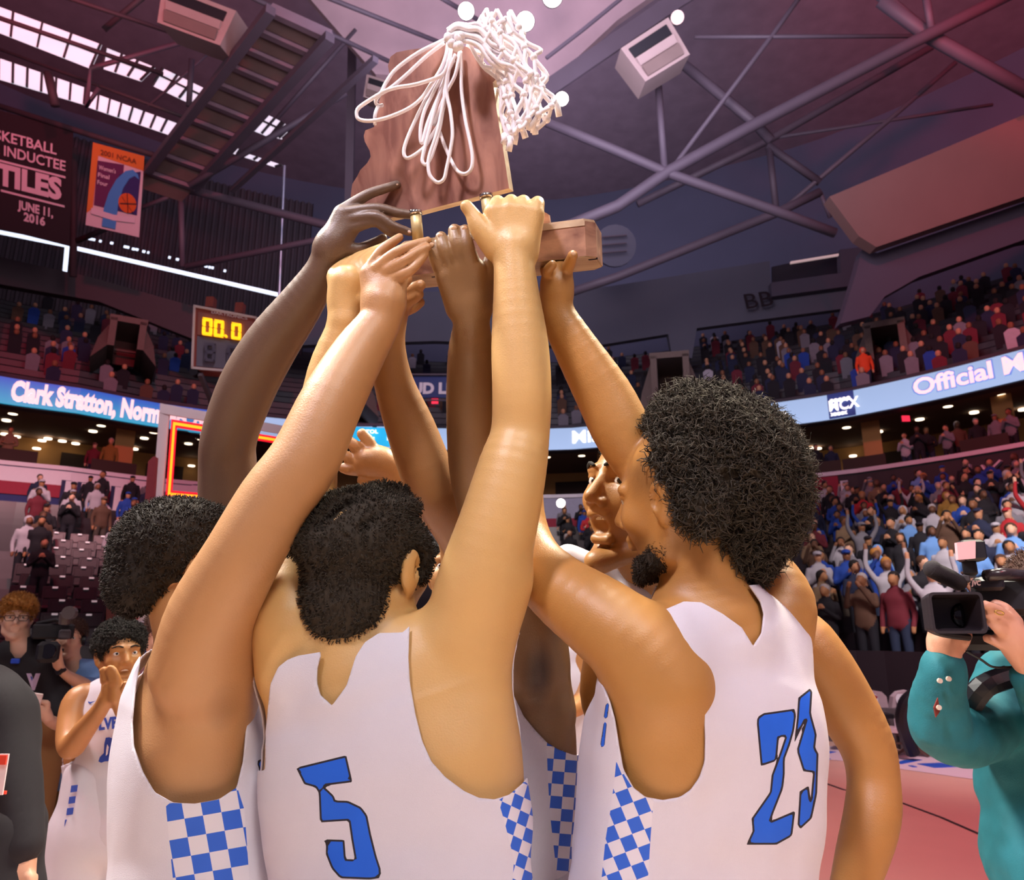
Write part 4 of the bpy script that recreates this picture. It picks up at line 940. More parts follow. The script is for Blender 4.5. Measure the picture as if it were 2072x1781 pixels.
def lower_body(B, root, c, yaw=0., legs=True, shorts=M_jers, k=.03, name='shorts', shoe=None, spread=.1, bare=True, hipw=.165, leg_r=1.0):
    """pelvis, legs and feet straight down from torso bottom c"""
    R = Rz(-math.radians(yaw)); c = np.array(c); g = lambda x, y, z: np.array([c[0], c[1], 0])+R@np.array([x, y, 0])+np.array([0, 0, z])
    B.loft([(c, hipw*.9, .10), (g(0, 0, 1.05), hipw, .115), (g(0, 0, .93), hipw, .115)], R@np.array([1., 0, 0]), k)
    S = Field()
    for x in (-1, 1):
        if bare:
            B.cap(g(x*.09, 0, .93), g(x*spread, .02, .52), .085*leg_r, .058*leg_r, k); B.cap(g(x*spread, .02, .52), g(x*spread, 0, .10), .056*leg_r, .036*leg_r, k); B.cap(g(x*spread, -.02, .06), g(x*spread*1.1, .15, .04), .038, .03, k)
        S.cap(g(x*.09, 0, .95), g(x*(spread+.01), .01, .50 if bare else .10), .118*leg_r, (.125 if bare else .075)*leg_r, .03)
    S.loft([(g(0, 0, 1.12), hipw+.015, .13), (g(0, 0, .95), hipw+.02, .14)], R@np.array([1., 0, 0]), .03)
    V, F, _ = S.mesh(.014, noise=lambda P: .006*vnoise(P*np.array([8, 8, 3]), 1, 5, 2)); link(name, V, F, shorts, root, True)
    for x in (-1, 1):
        Q = Field(); Q.cap(g(x*spread, -.05, .055), g(x*spread*1.1, .18, .045), .05, .042, .01, flat=((1, 0, 0), .9)); Q.cap(g(x*spread, -.02, .09), g(x*spread, -.03, .12), .047, .045, .02)
        V, F, _ = Q.mesh(.012); V[:, 2] = np.maximum(V[:, 2], .003); link('shoe', V, F, shoe or M_white, root, True)
def base_of(px, py, z):
    p = at(px, py, z); return (p[0], p[1], 0)
PL = 'players in white jerseys lifting the trophy'
# ------------------------------------------------------------------ player 5 (middle front)
VOX = .0034
AX = np.array([1., 0, 0])
def rot(yaw): return Rz(-math.radians(yaw))@AX
S5 = skin('skin_golden', '#cfa468')
r5 = empty('person', base_of(790, 1600, 1.22), 'player number 5 with twisted-top dark hair, right arm straight up on the trophy base', 'person', PL)
B = Field()
T5 = [(at(738, 1335, 1.285), .13, .06), (at(765, 1430, 1.27), .19, .095), (at(790, 1560, 1.235), .205, .105), (at(812, 1700, 1.20), .198, .105), (at(822, 1840, 1.15), .185, .10)]
B.loft(T5, rot(8), .03)
B.chain([(600, 1385, 1.27, 60), (700, 1370, 1.28, 70), (840, 1340, 1.28, 80), (930, 1290, 1.28, 82)], .04)
B.chain([(940, 1275, 1.275, 84), (975, 1170, 1.28, 88), (1008, 1060, 1.29, 80), (1036, 950, 1.31, 70), (1052, 880, 1.33, 60), (1056, 800, 1.335, 60), (1052, 700, 1.35, 58), (1045, 600, 1.36, 47), (1040, 530, 1.37, 41), (1041, 505, 1.375, 42)], .02)
B.chain([(1000, 1180, 1.29, 70), (968, 1320, 1.27, 68), (960, 1450, 1.25, 78), (968, 1560, 1.24, 78)], .04)
B.chain([(590, 1350, 1.27, 72), (585, 1250, 1.29, 70), (608, 1140, 1.35, 60), (628, 1000, 1.42, 52), (640, 900, 1.45, 46), (668, 760, 1.46, 46), (700, 660, 1.46, 36)], .02)
B.chain([(720, 1230, 1.30, 88), (712, 1310, 1.29, 92), (730, 1380, 1.28, 110)], .03)
R5 = head_R(28, 10, 4); P5h = head(B, at(748, 1154, 1.34), R5, 1.16)
# right hand over the base
for x0, x1, y1 in ((1020, 1000, 432), (1033, 1030, 428), (1048, 1056, 430), (1062, 1080, 436)):
    B.chain([(x0, 512, 1.375, 28), (x1, y1, 1.375, 22)], .012)
for pts in ([(1002, 428, 1.375, 19), (1006, 410, 1.385, 14), (1010, 412, 1.43, 12), (1014, 440, 1.46, 11)], [(1031, 424, 1.375, 19), (1033, 408, 1.385, 14), (1037, 410, 1.43, 12), (1039, 440, 1.46, 11)],
            [(1056, 426, 1.375, 19), (1058, 409, 1.385, 14), (1062, 412, 1.43, 12), (1063, 440, 1.46, 11)], [(1080, 430, 1.375, 19), (1086, 414, 1.382, 15), (1089, 413, 1.42, 13), (1089, 440, 1.46, 11)],
            [(1005, 500, 1.375, 30), (972, 462, 1.37, 22), (956, 434, 1.37, 15), (944, 418, 1.37, 13)]):
    B.chain(pts, .005)
# left hand (fist against the back of the base)
B.chain([(702, 650, 1.46, 36), (700, 610, 1.465, 38), (703, 575, 1.465, 38)], .012)
for x, y in ((677, 556), (696, 548), (716, 541), (735, 535)):
    B.chain([(x+8, y+20, 1.465, 20), (x, y, 1.47, 15), (x+22, y-20, 1.50, 13), (x+50, y-36, 1.53, 12)], .006)
B.chain([(725, 610, 1.46, 20), (760, 580, 1.47, 14), (790, 560, 1.49, 12)], .006)
lower_body(B, r5, T5[-1][0], 0)
ax5 = [(at(945, 1300, 1.19), .05, .5)]
body5 = finish(B, VOX, r5, [S5], zc=1.30)
J = Field(); J.loft(T5, rot(8), .03); J.chain([(600, 1385, 1.27, 60), (700, 1370, 1.28, 70), (840, 1340, 1.28, 80), (930, 1290, 1.28, 82)], .04); J.chain([(590, 1350, 1.27, 70), (600, 1345, 1.27, 70)], .03); J.chain([(720, 1230, 1.30, 88), (712, 1310, 1.29, 94), (730, 1380, 1.28, 112)], .035); J.chain([(1000, 1180, 1.29, 70), (968, 1320, 1.27, 68), (960, 1450, 1.25, 78), (968, 1560, 1.24, 78), (975, 1640, 1.23, 76)], .04)
J.loft([T5[-1], (np.array([T5[-1][0][0], T5[-1][0][1], 1.0]), .20, .13)], rot(8), .03)
c5 = lambda L_: [(500+x/3.188, 1250+y/3.188) for x, y in L_]
num5 = c5([(315, 968), (640, 888), (680, 1062), (492, 1085), (560, 1150), (570, 1180), (650, 1182), (735, 1222), (775, 1275), (800, 1400), (835, 1540), (868, 1640), (850, 1682), (790, 1690), (600, 1682), (545, 1620), (505, 1520), (512, 1480), (490, 1430), (628, 1434), (637, 1558), (695, 1560), (672, 1430), (655, 1310), (470, 1322), (462, 1130), (440, 1095), (368, 1075)])
arm5 = [(828, 1272), (826, 1330), (829, 1382), (840, 1445), (854, 1500), (873, 1542), (901, 1573), (939, 1601), (970, 1615), (1002, 1618), (1033, 1608), (1062, 1584), (1110, 1500), (1110, 1150), (828, 1150)]
neck5 = [(650, 1318), (641, 1353), (640, 1382), (647, 1407), (671, 1429), (701, 1388), (720, 1328), (738, 1300), (767, 1281), (815, 1280), (834, 1262), (834, 1150), (646, 1150), (646, 1322)]
arl5 = [(480, 1560), (536, 1560), (537, 1482), (547, 1385), (563, 1350), (582, 1335), (603, 1327), (652, 1319), (656, 1150), (480, 1150)]
chk5 = [(1008, 1620), (1036, 1602), (1062, 1582), (1085, 1600), (1100, 1800), (1036, 1800), (1040, 1740), (1020, 1660)]
cloth(J, .006, r5, 'jersey', [arm5, neck5, arl5], [M_jers, M_numk, M_num, M_chk], [(num5, 4, 1, 2)], .008, .009, (8, 8, 3.5), 3, chk=[(chk5, [[1/21, 1/75, 0], [-1/60, 1/29, 0]], 3)], cut3=[(at(716, 1205, 1.30), (.13, .13, .06), None), (at(560, 1270, 1.33), (.08, .09, .05), None), (at(985, 1180, 1.32), (.12, .12, .10), None)])
H = Field(); P = P5h
H.ell(P(0, -.026, .044), np.array([.083, .096, .082])*1.15, R5, .02); H.ell(P(0, -.062, -.035), np.array([.066, .055, .078])*1.15, R5, .02); H.ell(P(.045, .03, .02), np.array([.04, .05, .06])*1.15, R5, .02)
H.cap(P(-.045, -.07, .088), P(-.01, .05, .112), .030, .028, .012); H.cap(P(.010, -.07, .098), P(.02, .045, .112), .024, .022, .008); H.cap(P(.046, -.05, .085), P(.048, .04, .095), .024, .02, .01); H.cap(P(-.055, -.09, .055), P(.0, -.10, .045), .033, .03, .012)
H.cap(at(648, 1062, 1.225), at(742, 990, 1.27), .012, .012, .005, 0, None, True); H.cap(at(735, 1068, 1.225), at(812, 1010, 1.27), .010, .010, .005, 0, None, True); H.ell(P(.085, .006, -.004), np.array([.026, .028, .042])*1.15, R5, .008, 0, True); H.ell(P(0, .14, -.03), np.array([.12, .075, .12])*1.15, R5, .01, 0, True); H.ell(P(.07, .045, -.07), np.array([.05, .06, .05])*1.15, R5, .01, 0, True)
hair_mesh(H, .005, r5, mat('hair_short_brown', '#332a20', .9, var=.4, vscale=90), .006, 190, 9000, .007, .0010, 5, hd=(P5h, R5, 1.15))
# ------------------------------------------------------------------ player at the left whose bent arm crosses in front
SL = skin('skin_amber', '#b8875a')
rl = empty('person', base_of(400, 1600, 1.38), 'left front player with checkered jersey side, near arm bent up across the picture', 'person', PL)
B = Field(); UL = np.array([-.40, .92, 0])
TL = [(at(425, 1330, 1.40), .13, .080), (at(398, 1430, 1.38), .155, .100), (at(394, 1560, 1.35), .16, .108), (at(414, 1700, 1.32), .155, .112), (at(422, 1840, 1.28), .155, .115)]
B.loft(TL, UL, .03)
B.chain([(400, 1350, 1.25, 92), (428, 1245, 1.235, 86), (492, 1125, 1.23, 77), (556, 1015, 1.25, 74), (618, 928, 1.27, 70), (672, 812, 1.31, 63), (726, 716, 1.36, 53), (766, 655, 1.385, 43), (776, 615, 1.39, 43)], .022)
B.chain([(450, 1300, 1.30, 70), (430, 1420, 1.28, 80), (400, 1500, 1.27, 80)], .05)
B.chain([(375, 1225, 1.42, 68), (395, 1300, 1.42, 75), (410, 1360, 1.42, 100)], .03)
B.chain([(440, 1330, 1.52, 60), (480, 1230, 1.60, 55), (500, 1130, 1.66, 50), (560, 1000, 1.66, 42), (640, 850, 1.62, 36), (720, 700, 1.58, 30), (735, 640, 1.57, 28)], .02)
RL = head_R(46, 0, 4); PLh = head(B, at(368, 1165, 1.44), RL, 1.05)
for x0, x1, y1 in ((762, 747, 556), (772, 768, 548), (782, 790, 550), (790, 806, 560)):
    B.chain([(x0, 612, 1.39, 30), (x1, y1, 1.395, 20)], .012)
for pts in ([(746, 548, 1.395, 14), (772, 508, 1.39, 11), (796, 489, 1.395, 9.5), (809, 480, 1.40, 8)], [(764, 543, 1.385, 14), (800, 512, 1.375, 11), (840, 495, 1.38, 9.5), (866, 487, 1.39, 8)],
            [(784, 548, 1.38, 14), (818, 528, 1.37, 11), (846, 510, 1.375, 9.5), (866, 500, 1.38, 8)], [(800, 562, 1.38, 13), (830, 548, 1.37, 10), (850, 528, 1.375, 8.8), (861, 514, 1.38, 7.5)],
            [(770, 610, 1.41, 24), (800, 585, 1.44, 16), (822, 565, 1.455, 13)]):
    B.chain(pts, .004)
lower_body(B, rl, TL[-1][0], 75)
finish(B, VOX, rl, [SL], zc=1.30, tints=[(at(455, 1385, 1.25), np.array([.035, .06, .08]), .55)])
J = Field(); TLj = [TL[0], (at(396, 1430, 1.38), .17, .112), (at(392, 1560, 1.35), .175, .122), (at(412, 1700, 1.32), .17, .132), (at(420, 1840, 1.28), .17, .145), (np.array([TL[4][0][0], TL[4][0][1], 1.0]), .17, .16)]
J.loft(TLj, UL, .03); J.chain([(322, 1395, 1.37, 40), (318, 1352, 1.40, 28)], .02)
armL = [(283, 1330), (272, 1390), (265, 1460), (268, 1510), (287, 1563), (312, 1604), (349, 1625), (394, 1627), (443, 1618), (480, 1594), (493, 1543), (503, 1440), (507, 1380), (560, 1180), (270, 1180)]
ckL = [(335, 1627), (349, 1625), (394, 1627), (443, 1618), (480, 1593), (495, 1640), (506, 1800), (352, 1800)]
cs, sn = math.cos(math.radians(-10))/38, math.sin(math.radians(-10))/38
cloth(J, .006, rl, 'jersey', [armL], [M_jers, M_numk, M_num, M_chk], [([(519, 1540), (532, 1535), (560, 1640), (552, 1645)], 3, 1, 2)], .007, .007, (9, 9, 4), 8, chk=[(ckL, [[cs, sn, -.1], [-sn, cs, .35]], 3)], cut3=[(at(400, 1290, 1.42), (.09, .09, .07), None), (at(450, 1300, 1.60), (.09, .12, .12), None)])
H = Field(); P = PLh
H.ell(P(0, -.026, .048), np.array([.082, .098, .084])*1.05, RL, .02); H.ell(P(0, -.080, -.01), np.array([.062, .045, .06])*1.05, RL, .02); H.ell(P(0, .0, .08), np.array([.07, .09, .058])*1.05, RL, .02)
H.ell(P(.08, .002, -.0), np.array([.03, .028, .045])*1.05, RL, .01, 0, True); H.ell(P(0, .13, -.03), np.array([.12, .07, .11])*1.05, RL, .01, 0, True)
hair_mesh(H, .005, rl, M_hairb, .007, 170, 6500, .008, .0011, 9, hd=(PLh, RL, 1.05))
# ------------------------------------------------------------------ dark-skinned player hidden behind, far arm bent up
SM = skin('skin_deep', '#6a5040')
rm = empty('person', base_of(500, 1500, 1.85), 'mostly hidden player, slim dark arm raised past the shot clock, fingers on the plaque', 'person', PL)
B = Field()
TM = [(at(520, 1380, 1.88), .14, .08), (at(525, 1500, 1.85), .18, .10), (at(530, 1800, 1.74), .16, .10)]
B.loft(TM, AX, .03)
B.chain([(560, 1370, 1.86, 60), (490, 1350, 1.80, 60), (475, 1230, 1.72, 58), (463, 1060, 1.66, 57), (461, 950, 1.64, 56), (464, 885, 1.62, 54), (500, 785, 1.60, 56), (548, 700, 1.58, 53), (606, 620, 1.55, 44), (642, 566, 1.53, 36), (658, 535, 1.52, 33), (672, 495, 1.51, 34)], .02)
B.chain([(490, 1290, 1.9, 40), (500, 1350, 1.88, 50)], .03); RM = head_R(30, 5); PMh = head(B, at(492, 1215, 1.90), RM, .98)
for x, y in ((690, 434), (696, 442), (702, 452), (710, 464)): B.chain([(668, 505, 1.51, 28), (x, y, 1.51, 17)], .012)
for pts in ([(692, 428, 1.51, 14), (742, 395, 1.515, 10.5), (778, 382, 1.52, 9.5), (803, 374, 1.525, 8.5)], [(698, 432, 1.505, 14), (762, 422, 1.50, 11), (805, 431, 1.50, 10), (836, 435, 1.505, 9)],
            [(704, 445, 1.505, 13), (762, 438, 1.49, 10.5), (795, 457, 1.49, 9.5), (829, 470, 1.50, 8)], [(712, 462, 1.505, 12), (757, 450, 1.495, 9.5), (782, 466, 1.495, 8.5), (803, 479, 1.50, 7.5)],
            [(690, 505, 1.51, 20), (726, 505, 1.52, 13), (757, 492, 1.53, 10), (775, 482, 1.54, 9)]):
    B.chain(pts, .004)
lower_body(B, rm, TM[-1][0], 0)
finish(B, VOX, rm, [SM], zc=1.30)
J = Field(); J.loft(TM+[(np.array([TM[-1][0][0], TM[-1][0][1], 1.0]), .18, .12)], AX, .03)
cloth(J, .012, rm, 'jersey', [], [M_jers], [], .008, .004, cut3=[(at(475, 1340, 1.80), (.09, .1, .1), None), (at(500, 1330, 1.9), (.07, .07, .06), None)])
H = Field(); H.ell(PMh(0, -.02, .05), np.array([.08, .096, .08]), RM, .02); hair_mesh(H, .008, rm, M_hair, .006, 150, 1500, .008, .0012, 4)
# ------------------------------------------------------------------ player in the middle behind, armpit showing
SD = skin('skin_umber', '#8a6640')
rd = empty('person', base_of(1060, 1600, 1.52), 'player between number 5 and number 23, dark armpit and checkered side panel showing', 'person', PL)
B = Field(); UD = np.array([.03, 1, 0])
TD = [(at(1050, 1310, 1.62), .13, .075), (at(1060, 1420, 1.60), .16, .098), (at(1062, 1520, 1.58), .165, .102), (at(1058, 1650, 1.55), .16, .10), (at(1045, 1850, 1.48), .155, .10)]
B.loft(TD, UD, .03)
B.chain([(1075, 1340, 1.50, 75), (1065, 1250, 1.50, 74), (1020, 1130, 1.50, 64), (975, 1010, 1.52, 54), (957, 930, 1.53, 50), (955, 820, 1.53, 52), (953, 720, 1.50, 47), (954, 655, 1.45, 37), (950, 615, 1.44, 40)], .02)
B.chain([(1098, 1250, 1.55, 40), (1102, 1340, 1.52, 42), (1112, 1440, 1.50, 50)], .03)
B.chain([(990, 1250, 1.68, 60), (1010, 1320, 1.68, 70)], .03); RD = head_R(40, 5); PDh = head(B, at(1000, 1170, 1.72), RD, .98)
for x0, x1, y1 in ((930, 903, 560), (940, 918, 545), (952, 938, 540), (968, 962, 545)): B.chain([(x0, 620, 1.44, 30), (x1, y1, 1.41, 22)], .012)
B.chain([(975, 600, 1.44, 26), (985, 560, 1.43, 18), (990, 530, 1.43, 14)], .008)
for pts in ([(900, 558, 1.41, 18), (883, 524, 1.40, 15), (874, 500, 1.40, 13)], [(915, 545, 1.405, 17), (901, 508, 1.39, 14), (893, 481, 1.40, 12.5)], [(936, 535, 1.405, 18), (926, 497, 1.39, 15), (920, 467, 1.40, 13.5)], [(958, 538, 1.405, 17), (946, 498, 1.39, 14), (941, 467, 1.40, 12.5)]):
    B.chain(pts, .004)
lower_body(B, rd, TD[-1][0], 80)
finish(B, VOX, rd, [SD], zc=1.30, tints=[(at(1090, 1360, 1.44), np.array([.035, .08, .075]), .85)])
J = Field(); J.loft(TD+[(np.array([TD[-1][0][0], TD[-1][0][1], 1.0]), .17, .13)], UD, .03)
armD = [(1000, 1370), (1036, 1400), (1060, 1450), (1085, 1480), (1107, 1503), (1130, 1517), (1160, 1528), (1200, 1530), (1200, 1180), (1000, 1180)]
ckD = [(1106, 1502), (1130, 1517), (1160, 1528), (1200, 1530), (1200, 1800), (1130, 1800), (1112, 1640), (1108, 1560)]
cloth(J, .006, rd, 'jersey', [armD], [M_jers, M_numk, M_num, M_chk], [([(1040, 1462), (1049, 1460), (1054, 1520), (1046, 1522)], 2, 1, 2)], .007, .004, (10, 10, 4), 12, chk=[(ckD, [[1/24., 1/300., .2], [-1/300., 1/25., .3]], 3)], cut3=[(at(1000, 1270, 1.68), (.09, .09, .09), None), (at(1075, 1270, 1.5), (.1, .1, .13), None)])
H = Field(); H.ell(PDh(0, -.02, .05), np.array([.08, .096, .08]), RD, .02); hair_mesh(H, .008, rd, M_hair, .006, 150, 1500, .008, .0012, 4)
# ------------------------------------------------------------------ player on the far side, both forearms in view
SE = skin('skin_bronze', '#a57546')
re_ = empty('person', base_of(930, 1500, 2.0), 'far-side player with one forearm up and an open palm above the middle head', 'person', PL)
B = Field()
TE = [(at(940, 1330, 2.02), .15, .08), (at(945, 1450, 2.0), .19, .11), (at(950, 1800, 1.9), .17, .10)]
B.loft(TE, AX, .03)
B.chain([(960, 1330, 1.98, 60), (1010, 1280, 1.92, 55), (970, 1150, 1.78, 50), (905, 1030, 1.64, 52), (868, 965, 1.61, 54), (832, 870, 1.60, 50), (797, 775, 1.58, 40), (786, 700, 1.56, 34), (792, 645, 1.55, 32), (803, 610, 1.55, 30)], .02)
B.chain([(880, 1340, 1.98, 50), (930, 1200, 1.92, 44), (925, 1085, 1.88, 40), (870, 1025, 1.85, 37), (825, 985, 1.83, 32), (800, 962, 1.82, 32), (768, 940, 1.81, 38), (745, 935, 1.80, 32)], .016)
for pts in ([(758, 925, 1.80, 16), (747, 896, 1.80, 13), (733, 878, 1.80, 11)], [(740, 922, 1.80, 15), (722, 906, 1.79, 13), (706, 893, 1.79, 11)], [(728, 935, 1.80, 15), (708, 928, 1.79, 12), (696, 920, 1.79, 10)], [(728, 950, 1.80, 14), (708, 950, 1.79, 12), (694, 947, 1.79, 10)], [(785, 968, 1.80, 18), (760, 975, 1.79, 14), (735, 972, 1.79, 12)],
            [(805, 605, 1.55, 20), (830, 588, 1.53, 14), (851, 577, 1.50, 11)], [(810, 618, 1.55, 18), (833, 605, 1.53, 13), (848, 596, 1.51, 10)], [(800, 590, 1.56, 20), (815, 560, 1.58, 14), (830, 540, 1.60, 12)], [(790, 600, 1.57, 20), (790, 560, 1.60, 14), (800, 530, 1.61, 12)], [(812, 625, 1.56, 18), (835, 622, 1.57, 12), (850, 612, 1.58, 10)]):
    B.chain(pts, .005)
B.chain([(930, 1240, 2.02, 45), (935, 1300, 2.02, 55)], .03); RE = head_R(190, 8); PEh = head(B, at(930, 1165, 2.0), RE, 1.0)
lower_body(B, re_, TE[-1][0], 180)
finish(B, VOX, re_, [SE], zc=1.30)
face_bits(PEh, RE, 1.0, re_)
J = Field(); J.loft(TE+[(np.array([TE[-1][0][0], TE[-1][0][1], 1.0]), .19, .12)], AX, .03)
cloth(J, .012, re_, 'jersey', [], [M_jers], [], .008, .004, cut3=[(at(1005, 1290, 1.95), (.08, .1, .1), None), (at(885, 1300, 1.95), (.07, .1, .1), None), (at(935, 1290, 2.02), (.07, .07, .05), None)])
H = Field(); H.ell(PEh(0, -.022, .055), np.array([.088, .10, .082]), RE, .02); hair_mesh(H, .007, re_, M_hair, .008, 130, 2500, .010, .0013, 4)
# ------------------------------------------------------------------ player 23
S23 = skin('skin_copper', '#b38045')
r23 = empty('person', base_of(1435, 1600, 1.33), 'player with a big curly afro and beard, white jersey number 23, turned towards the left', 'person', PL)
B = Field()
T23 = [(at(1455, 1265, 1.37), .135, .06), (at(1440, 1360, 1.34), .19, .10), (at(1437, 1480, 1.31), .203, .115), (at(1430, 1620, 1.28), .20, .115), (at(1400, 1830, 1.22), .20, .11)]
B.loft(T23, rot(-22), .03)
B.chain([(1340, 1385, 1.235, 98), (1285, 1310, 1.245, 92), (1215, 1252, 1.28, 84), (1132, 1192, 1.34, 70), (1075, 1130, 1.40, 60), (1050, 1040, 1.46, 52), (1050, 900, 1.50, 48), (1042, 650, 1.52, 36), (1035, 600, 1.52, 32)], .022)
B.chain([(1345, 1310, 1.27, 80), (1400, 1290, 1.32, 80), (1500, 1275, 1.38, 75), (1560, 1290, 1.42, 68)], .04)
B.chain([(1330, 1400, 1.24, 95), (1335, 1500, 1.235, 92), (1335, 1560, 1.235, 80)], .05)
B.chain([(1565, 1290, 1.42, 74), (1578, 1220, 1.44, 68), (1530, 1145, 1.50, 60), (1440, 1060, 1.54, 60), (1330, 965, 1.46, 60), (1264, 880, 1.45, 60), (1222, 800, 1.46, 57), (1157, 690, 1.46, 43), (1127, 630, 1.46, 35), (1127, 580, 1.455, 34)], .02)
B.chain([(1412, 1110, 1.37, 78), (1425, 1190, 1.36, 86), (1440, 1270, 1.36, 110)], .03)
R23 = head_R(-54, -2, -12); P23h = head(B, at(1376, 1010, 1.37), R23, 1.17)
for x, y in ((1114, 552), (1128, 548), (1141, 548)): B.chain([(1127, 595, 1.455, 26), (x, y, 1.455, 17)], .012)
for pts in ([(1143, 552, 1.45, 15), (1153, 532, 1.425, 12), (1159, 517, 1.405, 10.5)], [(1116, 560, 1.445, 13), (1108, 548, 1.42, 10.5), (1118, 536, 1.41, 9.5)], [(1130, 552, 1.455, 14), (1128, 548, 1.50, 12), (1124, 520, 1.57, 11)], [(1114, 558, 1.455, 13), (1106, 552, 1.50, 12), (1100, 520, 1.575, 11)], [(1142, 556, 1.455, 13), (1146, 550, 1.50, 11), (1144, 520, 1.575, 10)],
            [(1035, 600, 1.52, 30), (1020, 570, 1.52, 28), (995, 552, 1.50, 12), (985, 548, 1.49, 9)], [(1030, 580, 1.53, 24), (1020, 540, 1.57, 14), (1020, 500, 1.59, 12)], [(1040, 580, 1.53, 24), (1045, 540, 1.57, 14), (1045, 500, 1.59, 12)], [(1050, 580, 1.53, 20), (1065, 540, 1.57, 14), (1068, 500, 1.59, 12)], [(1012, 572, 1.52, 20), (1000, 575, 1.51, 12), (988, 572, 1.50, 9)]):
    B.chain(pts, .005)
lower_body(B, r23, T23[-1][0], -20)
finish(B, VOX, r23, [S23], zc=1.30, tints=[(P23h(-.075, .030, .045), .055, .42), (P23h(-.07, -.02, -.06), .05, .35), (P23h(-.05, .05, -.07), .045, .35)])
J = Field(); J.loft(T23+[(np.array([T23[-1][0][0], T23[-1][0][1], 1.0]), .21, .14)], rot(-22), .03)
J.chain([(1345, 1310, 1.27, 80), (1400, 1290, 1.32, 80), (1500, 1275, 1.38, 75), (1560, 1290, 1.42, 68)], .04); J.chain([(1412, 1130, 1.37, 78), (1425, 1190, 1.36, 86), (1440, 1270, 1.36, 112)], .035); J.chain([(1330, 1400, 1.24, 95), (1335, 1500, 1.235, 92), (1335, 1560, 1.235, 80)], .05); J.chain([(1300, 1560, 1.245, 85), (1290, 1700, 1.22, 90)], .06); J.chain([(1228, 1470, 1.30, 30), (1225, 1700, 1.26, 40)], .05)
c23 = lambda L_: [(1200+x/2.823, 1150+y/2.823) for x, y in L_]
n2 = c23([(940, 850), (975, 828), (1150, 803), (1160, 840), (1148, 930), (1125, 1010), (1095, 1090), (1095, 1180), (1085, 1260), (1030, 1400), (1015, 1445), (1155, 1385), (1138, 1530), (1048, 1580), (875, 1580), (912, 1500), (905, 1430), (1010, 1280), (1020, 1180), (1060, 1075), (1098, 962), (1062, 966), (1050, 1100), (958, 1132), (935, 880)])
n3 = c23([(1172, 740), (1237, 688), (1253, 700), (1245, 830), (1278, 950), (1268, 1030), (1288, 1055), (1280, 1290), (1250, 1430), (1185, 1490), (1168, 1470), (1180, 1275), (1232, 1242), (1242, 1325), (1257, 1168), (1200, 1160), (1163, 1040), (1215, 865), (1148, 1002), (1165, 850)])
arm23 = [(1322, 1226), (1342, 1246), (1370, 1274), (1391, 1309), (1409, 1352), (1420, 1398), (1427, 1451), (1428, 1504), (1427, 1543), (1416, 1575), (1398, 1600), (1377, 1614), (1342, 1620), (1306, 1614), (1281, 1595), (1260, 1557), (1251, 1508), (1242, 1455), (1232, 1420), (1221, 1391), (1207, 1366), (1100, 1300), (1100, 1050), (1322, 1050)]
nk23 = [(1314, 1216), (1322, 1226), (1342, 1235), (1384, 1217), (1420, 1219), (1462, 1242), (1501, 1270), (1525, 1309), (1542, 1281), (1547, 1242), (1540, 1217), (1517, 1184), (1522, 1050), (1314, 1050)]
arr23 = [(1515, 1050), (1517, 1182), (1565, 1182), (1600, 1203), (1625, 1239), (1646, 1270), (1668, 1340), (1800, 1340), (1800, 1050)]
ck23 = [(1248, 1530), (1258, 1560), (1281, 1596), (1306, 1615), (1322, 1620), (1316, 1700), (1310, 1800), (1215, 1800), (1225, 1700), (1235, 1640), (1243, 1580)]
cloth(J, .006, r23, 'jersey', [arm23, nk23, arr23], [M_jers, M_numk, M_num, M_chk], [(n2, 4, 1, 2), (n3, 4, 1, 2), ([(1226, 1424), (1233, 1422), (1229, 1455), (1221, 1453)], 1, 1, 2), ([(1222, 1460), (1228, 1462), (1223, 1512), (1214, 1512)], 1, 1, 2)], .008, .010, (8, 8, 3.5), 21, chk=[(ck23, [[1/29, -1/70, 0], [1/85, 1/32, .2]], 3)], cut3=[(at(1425, 1130, 1.37), (.14, .14, .065), None), (at(1600, 1180, 1.44), (.07, .12, .05), None), (at(1240, 1240, 1.30), (.07, .12, .06), None)])
H = Field(); P = P23h
H.ell(at(1455, 950, 1.40), (.142, .13, .128), None, .03); H.ell(at(1500, 1010, 1.41), (.105, .11, .12), None, .03); H.ell(at(1475, 1090, 1.40), (.078, .085, .085), None, .03); H.ell(at(1400, 880, 1.39), (.075, .10, .07), None, .03)
H.ell(P(-.002, -.034, .050), (.090, .080, .086), R23, .012); H.ell(P(-.066, -.052, -.008), (.030, .034, .046), R23, .012)
H.ell(P(-.110, .006, -.004), (.060, .034, .052), R23, .006, 0, True); H.ell(P(-.06, .135, .0), (.12, .122, .13), R23, .010, 0, True); H.ell(P(-.07, .030, -.065), (.06, .055, .055), R23, .010, 0, True)
for x, y, r_ in ((1378, 815, 24), (1420, 822, 26), (1398, 830, 30), (1470, 820, 22), (1440, 808, 20), (1350, 850, 24), (1560, 880, 26)): H.ell(at(x, y, 1.38), r_*1.38/FPX, None, .01)
hair_mesh(H, .006, r23, mat('hair_afro', '#3d352b', .95, var=.45, vscale=45), .020, 75, 17000, .017, .0013, 31, None, 1.3, hd=(P23h, R23, 1.2))
H = Field()
H.cap(P(-.051, .020, -.070), P(-.046, .034, -.084), .0165, .019, .012); H.cap(P(-.046, .034, -.084), P(-.022, .064, -.100), .019, .0205, .012); H.cap(P(-.022, .068, -.102), P(.02, .070, -.106), .021, .021, .012); H.cap(P(0, .08, -.112), P(.0, .09, -.118), .014, .012, .01)
hb = hair_mesh(H, .0045, r23, mat('hair_short_brown', '#332a20'), .003, 200, 2600, .006, .0008, 6, 'short dark beard on the jaw'); hb.name = 'beard'
face_bits(P23h, R23, 1.12, r23)
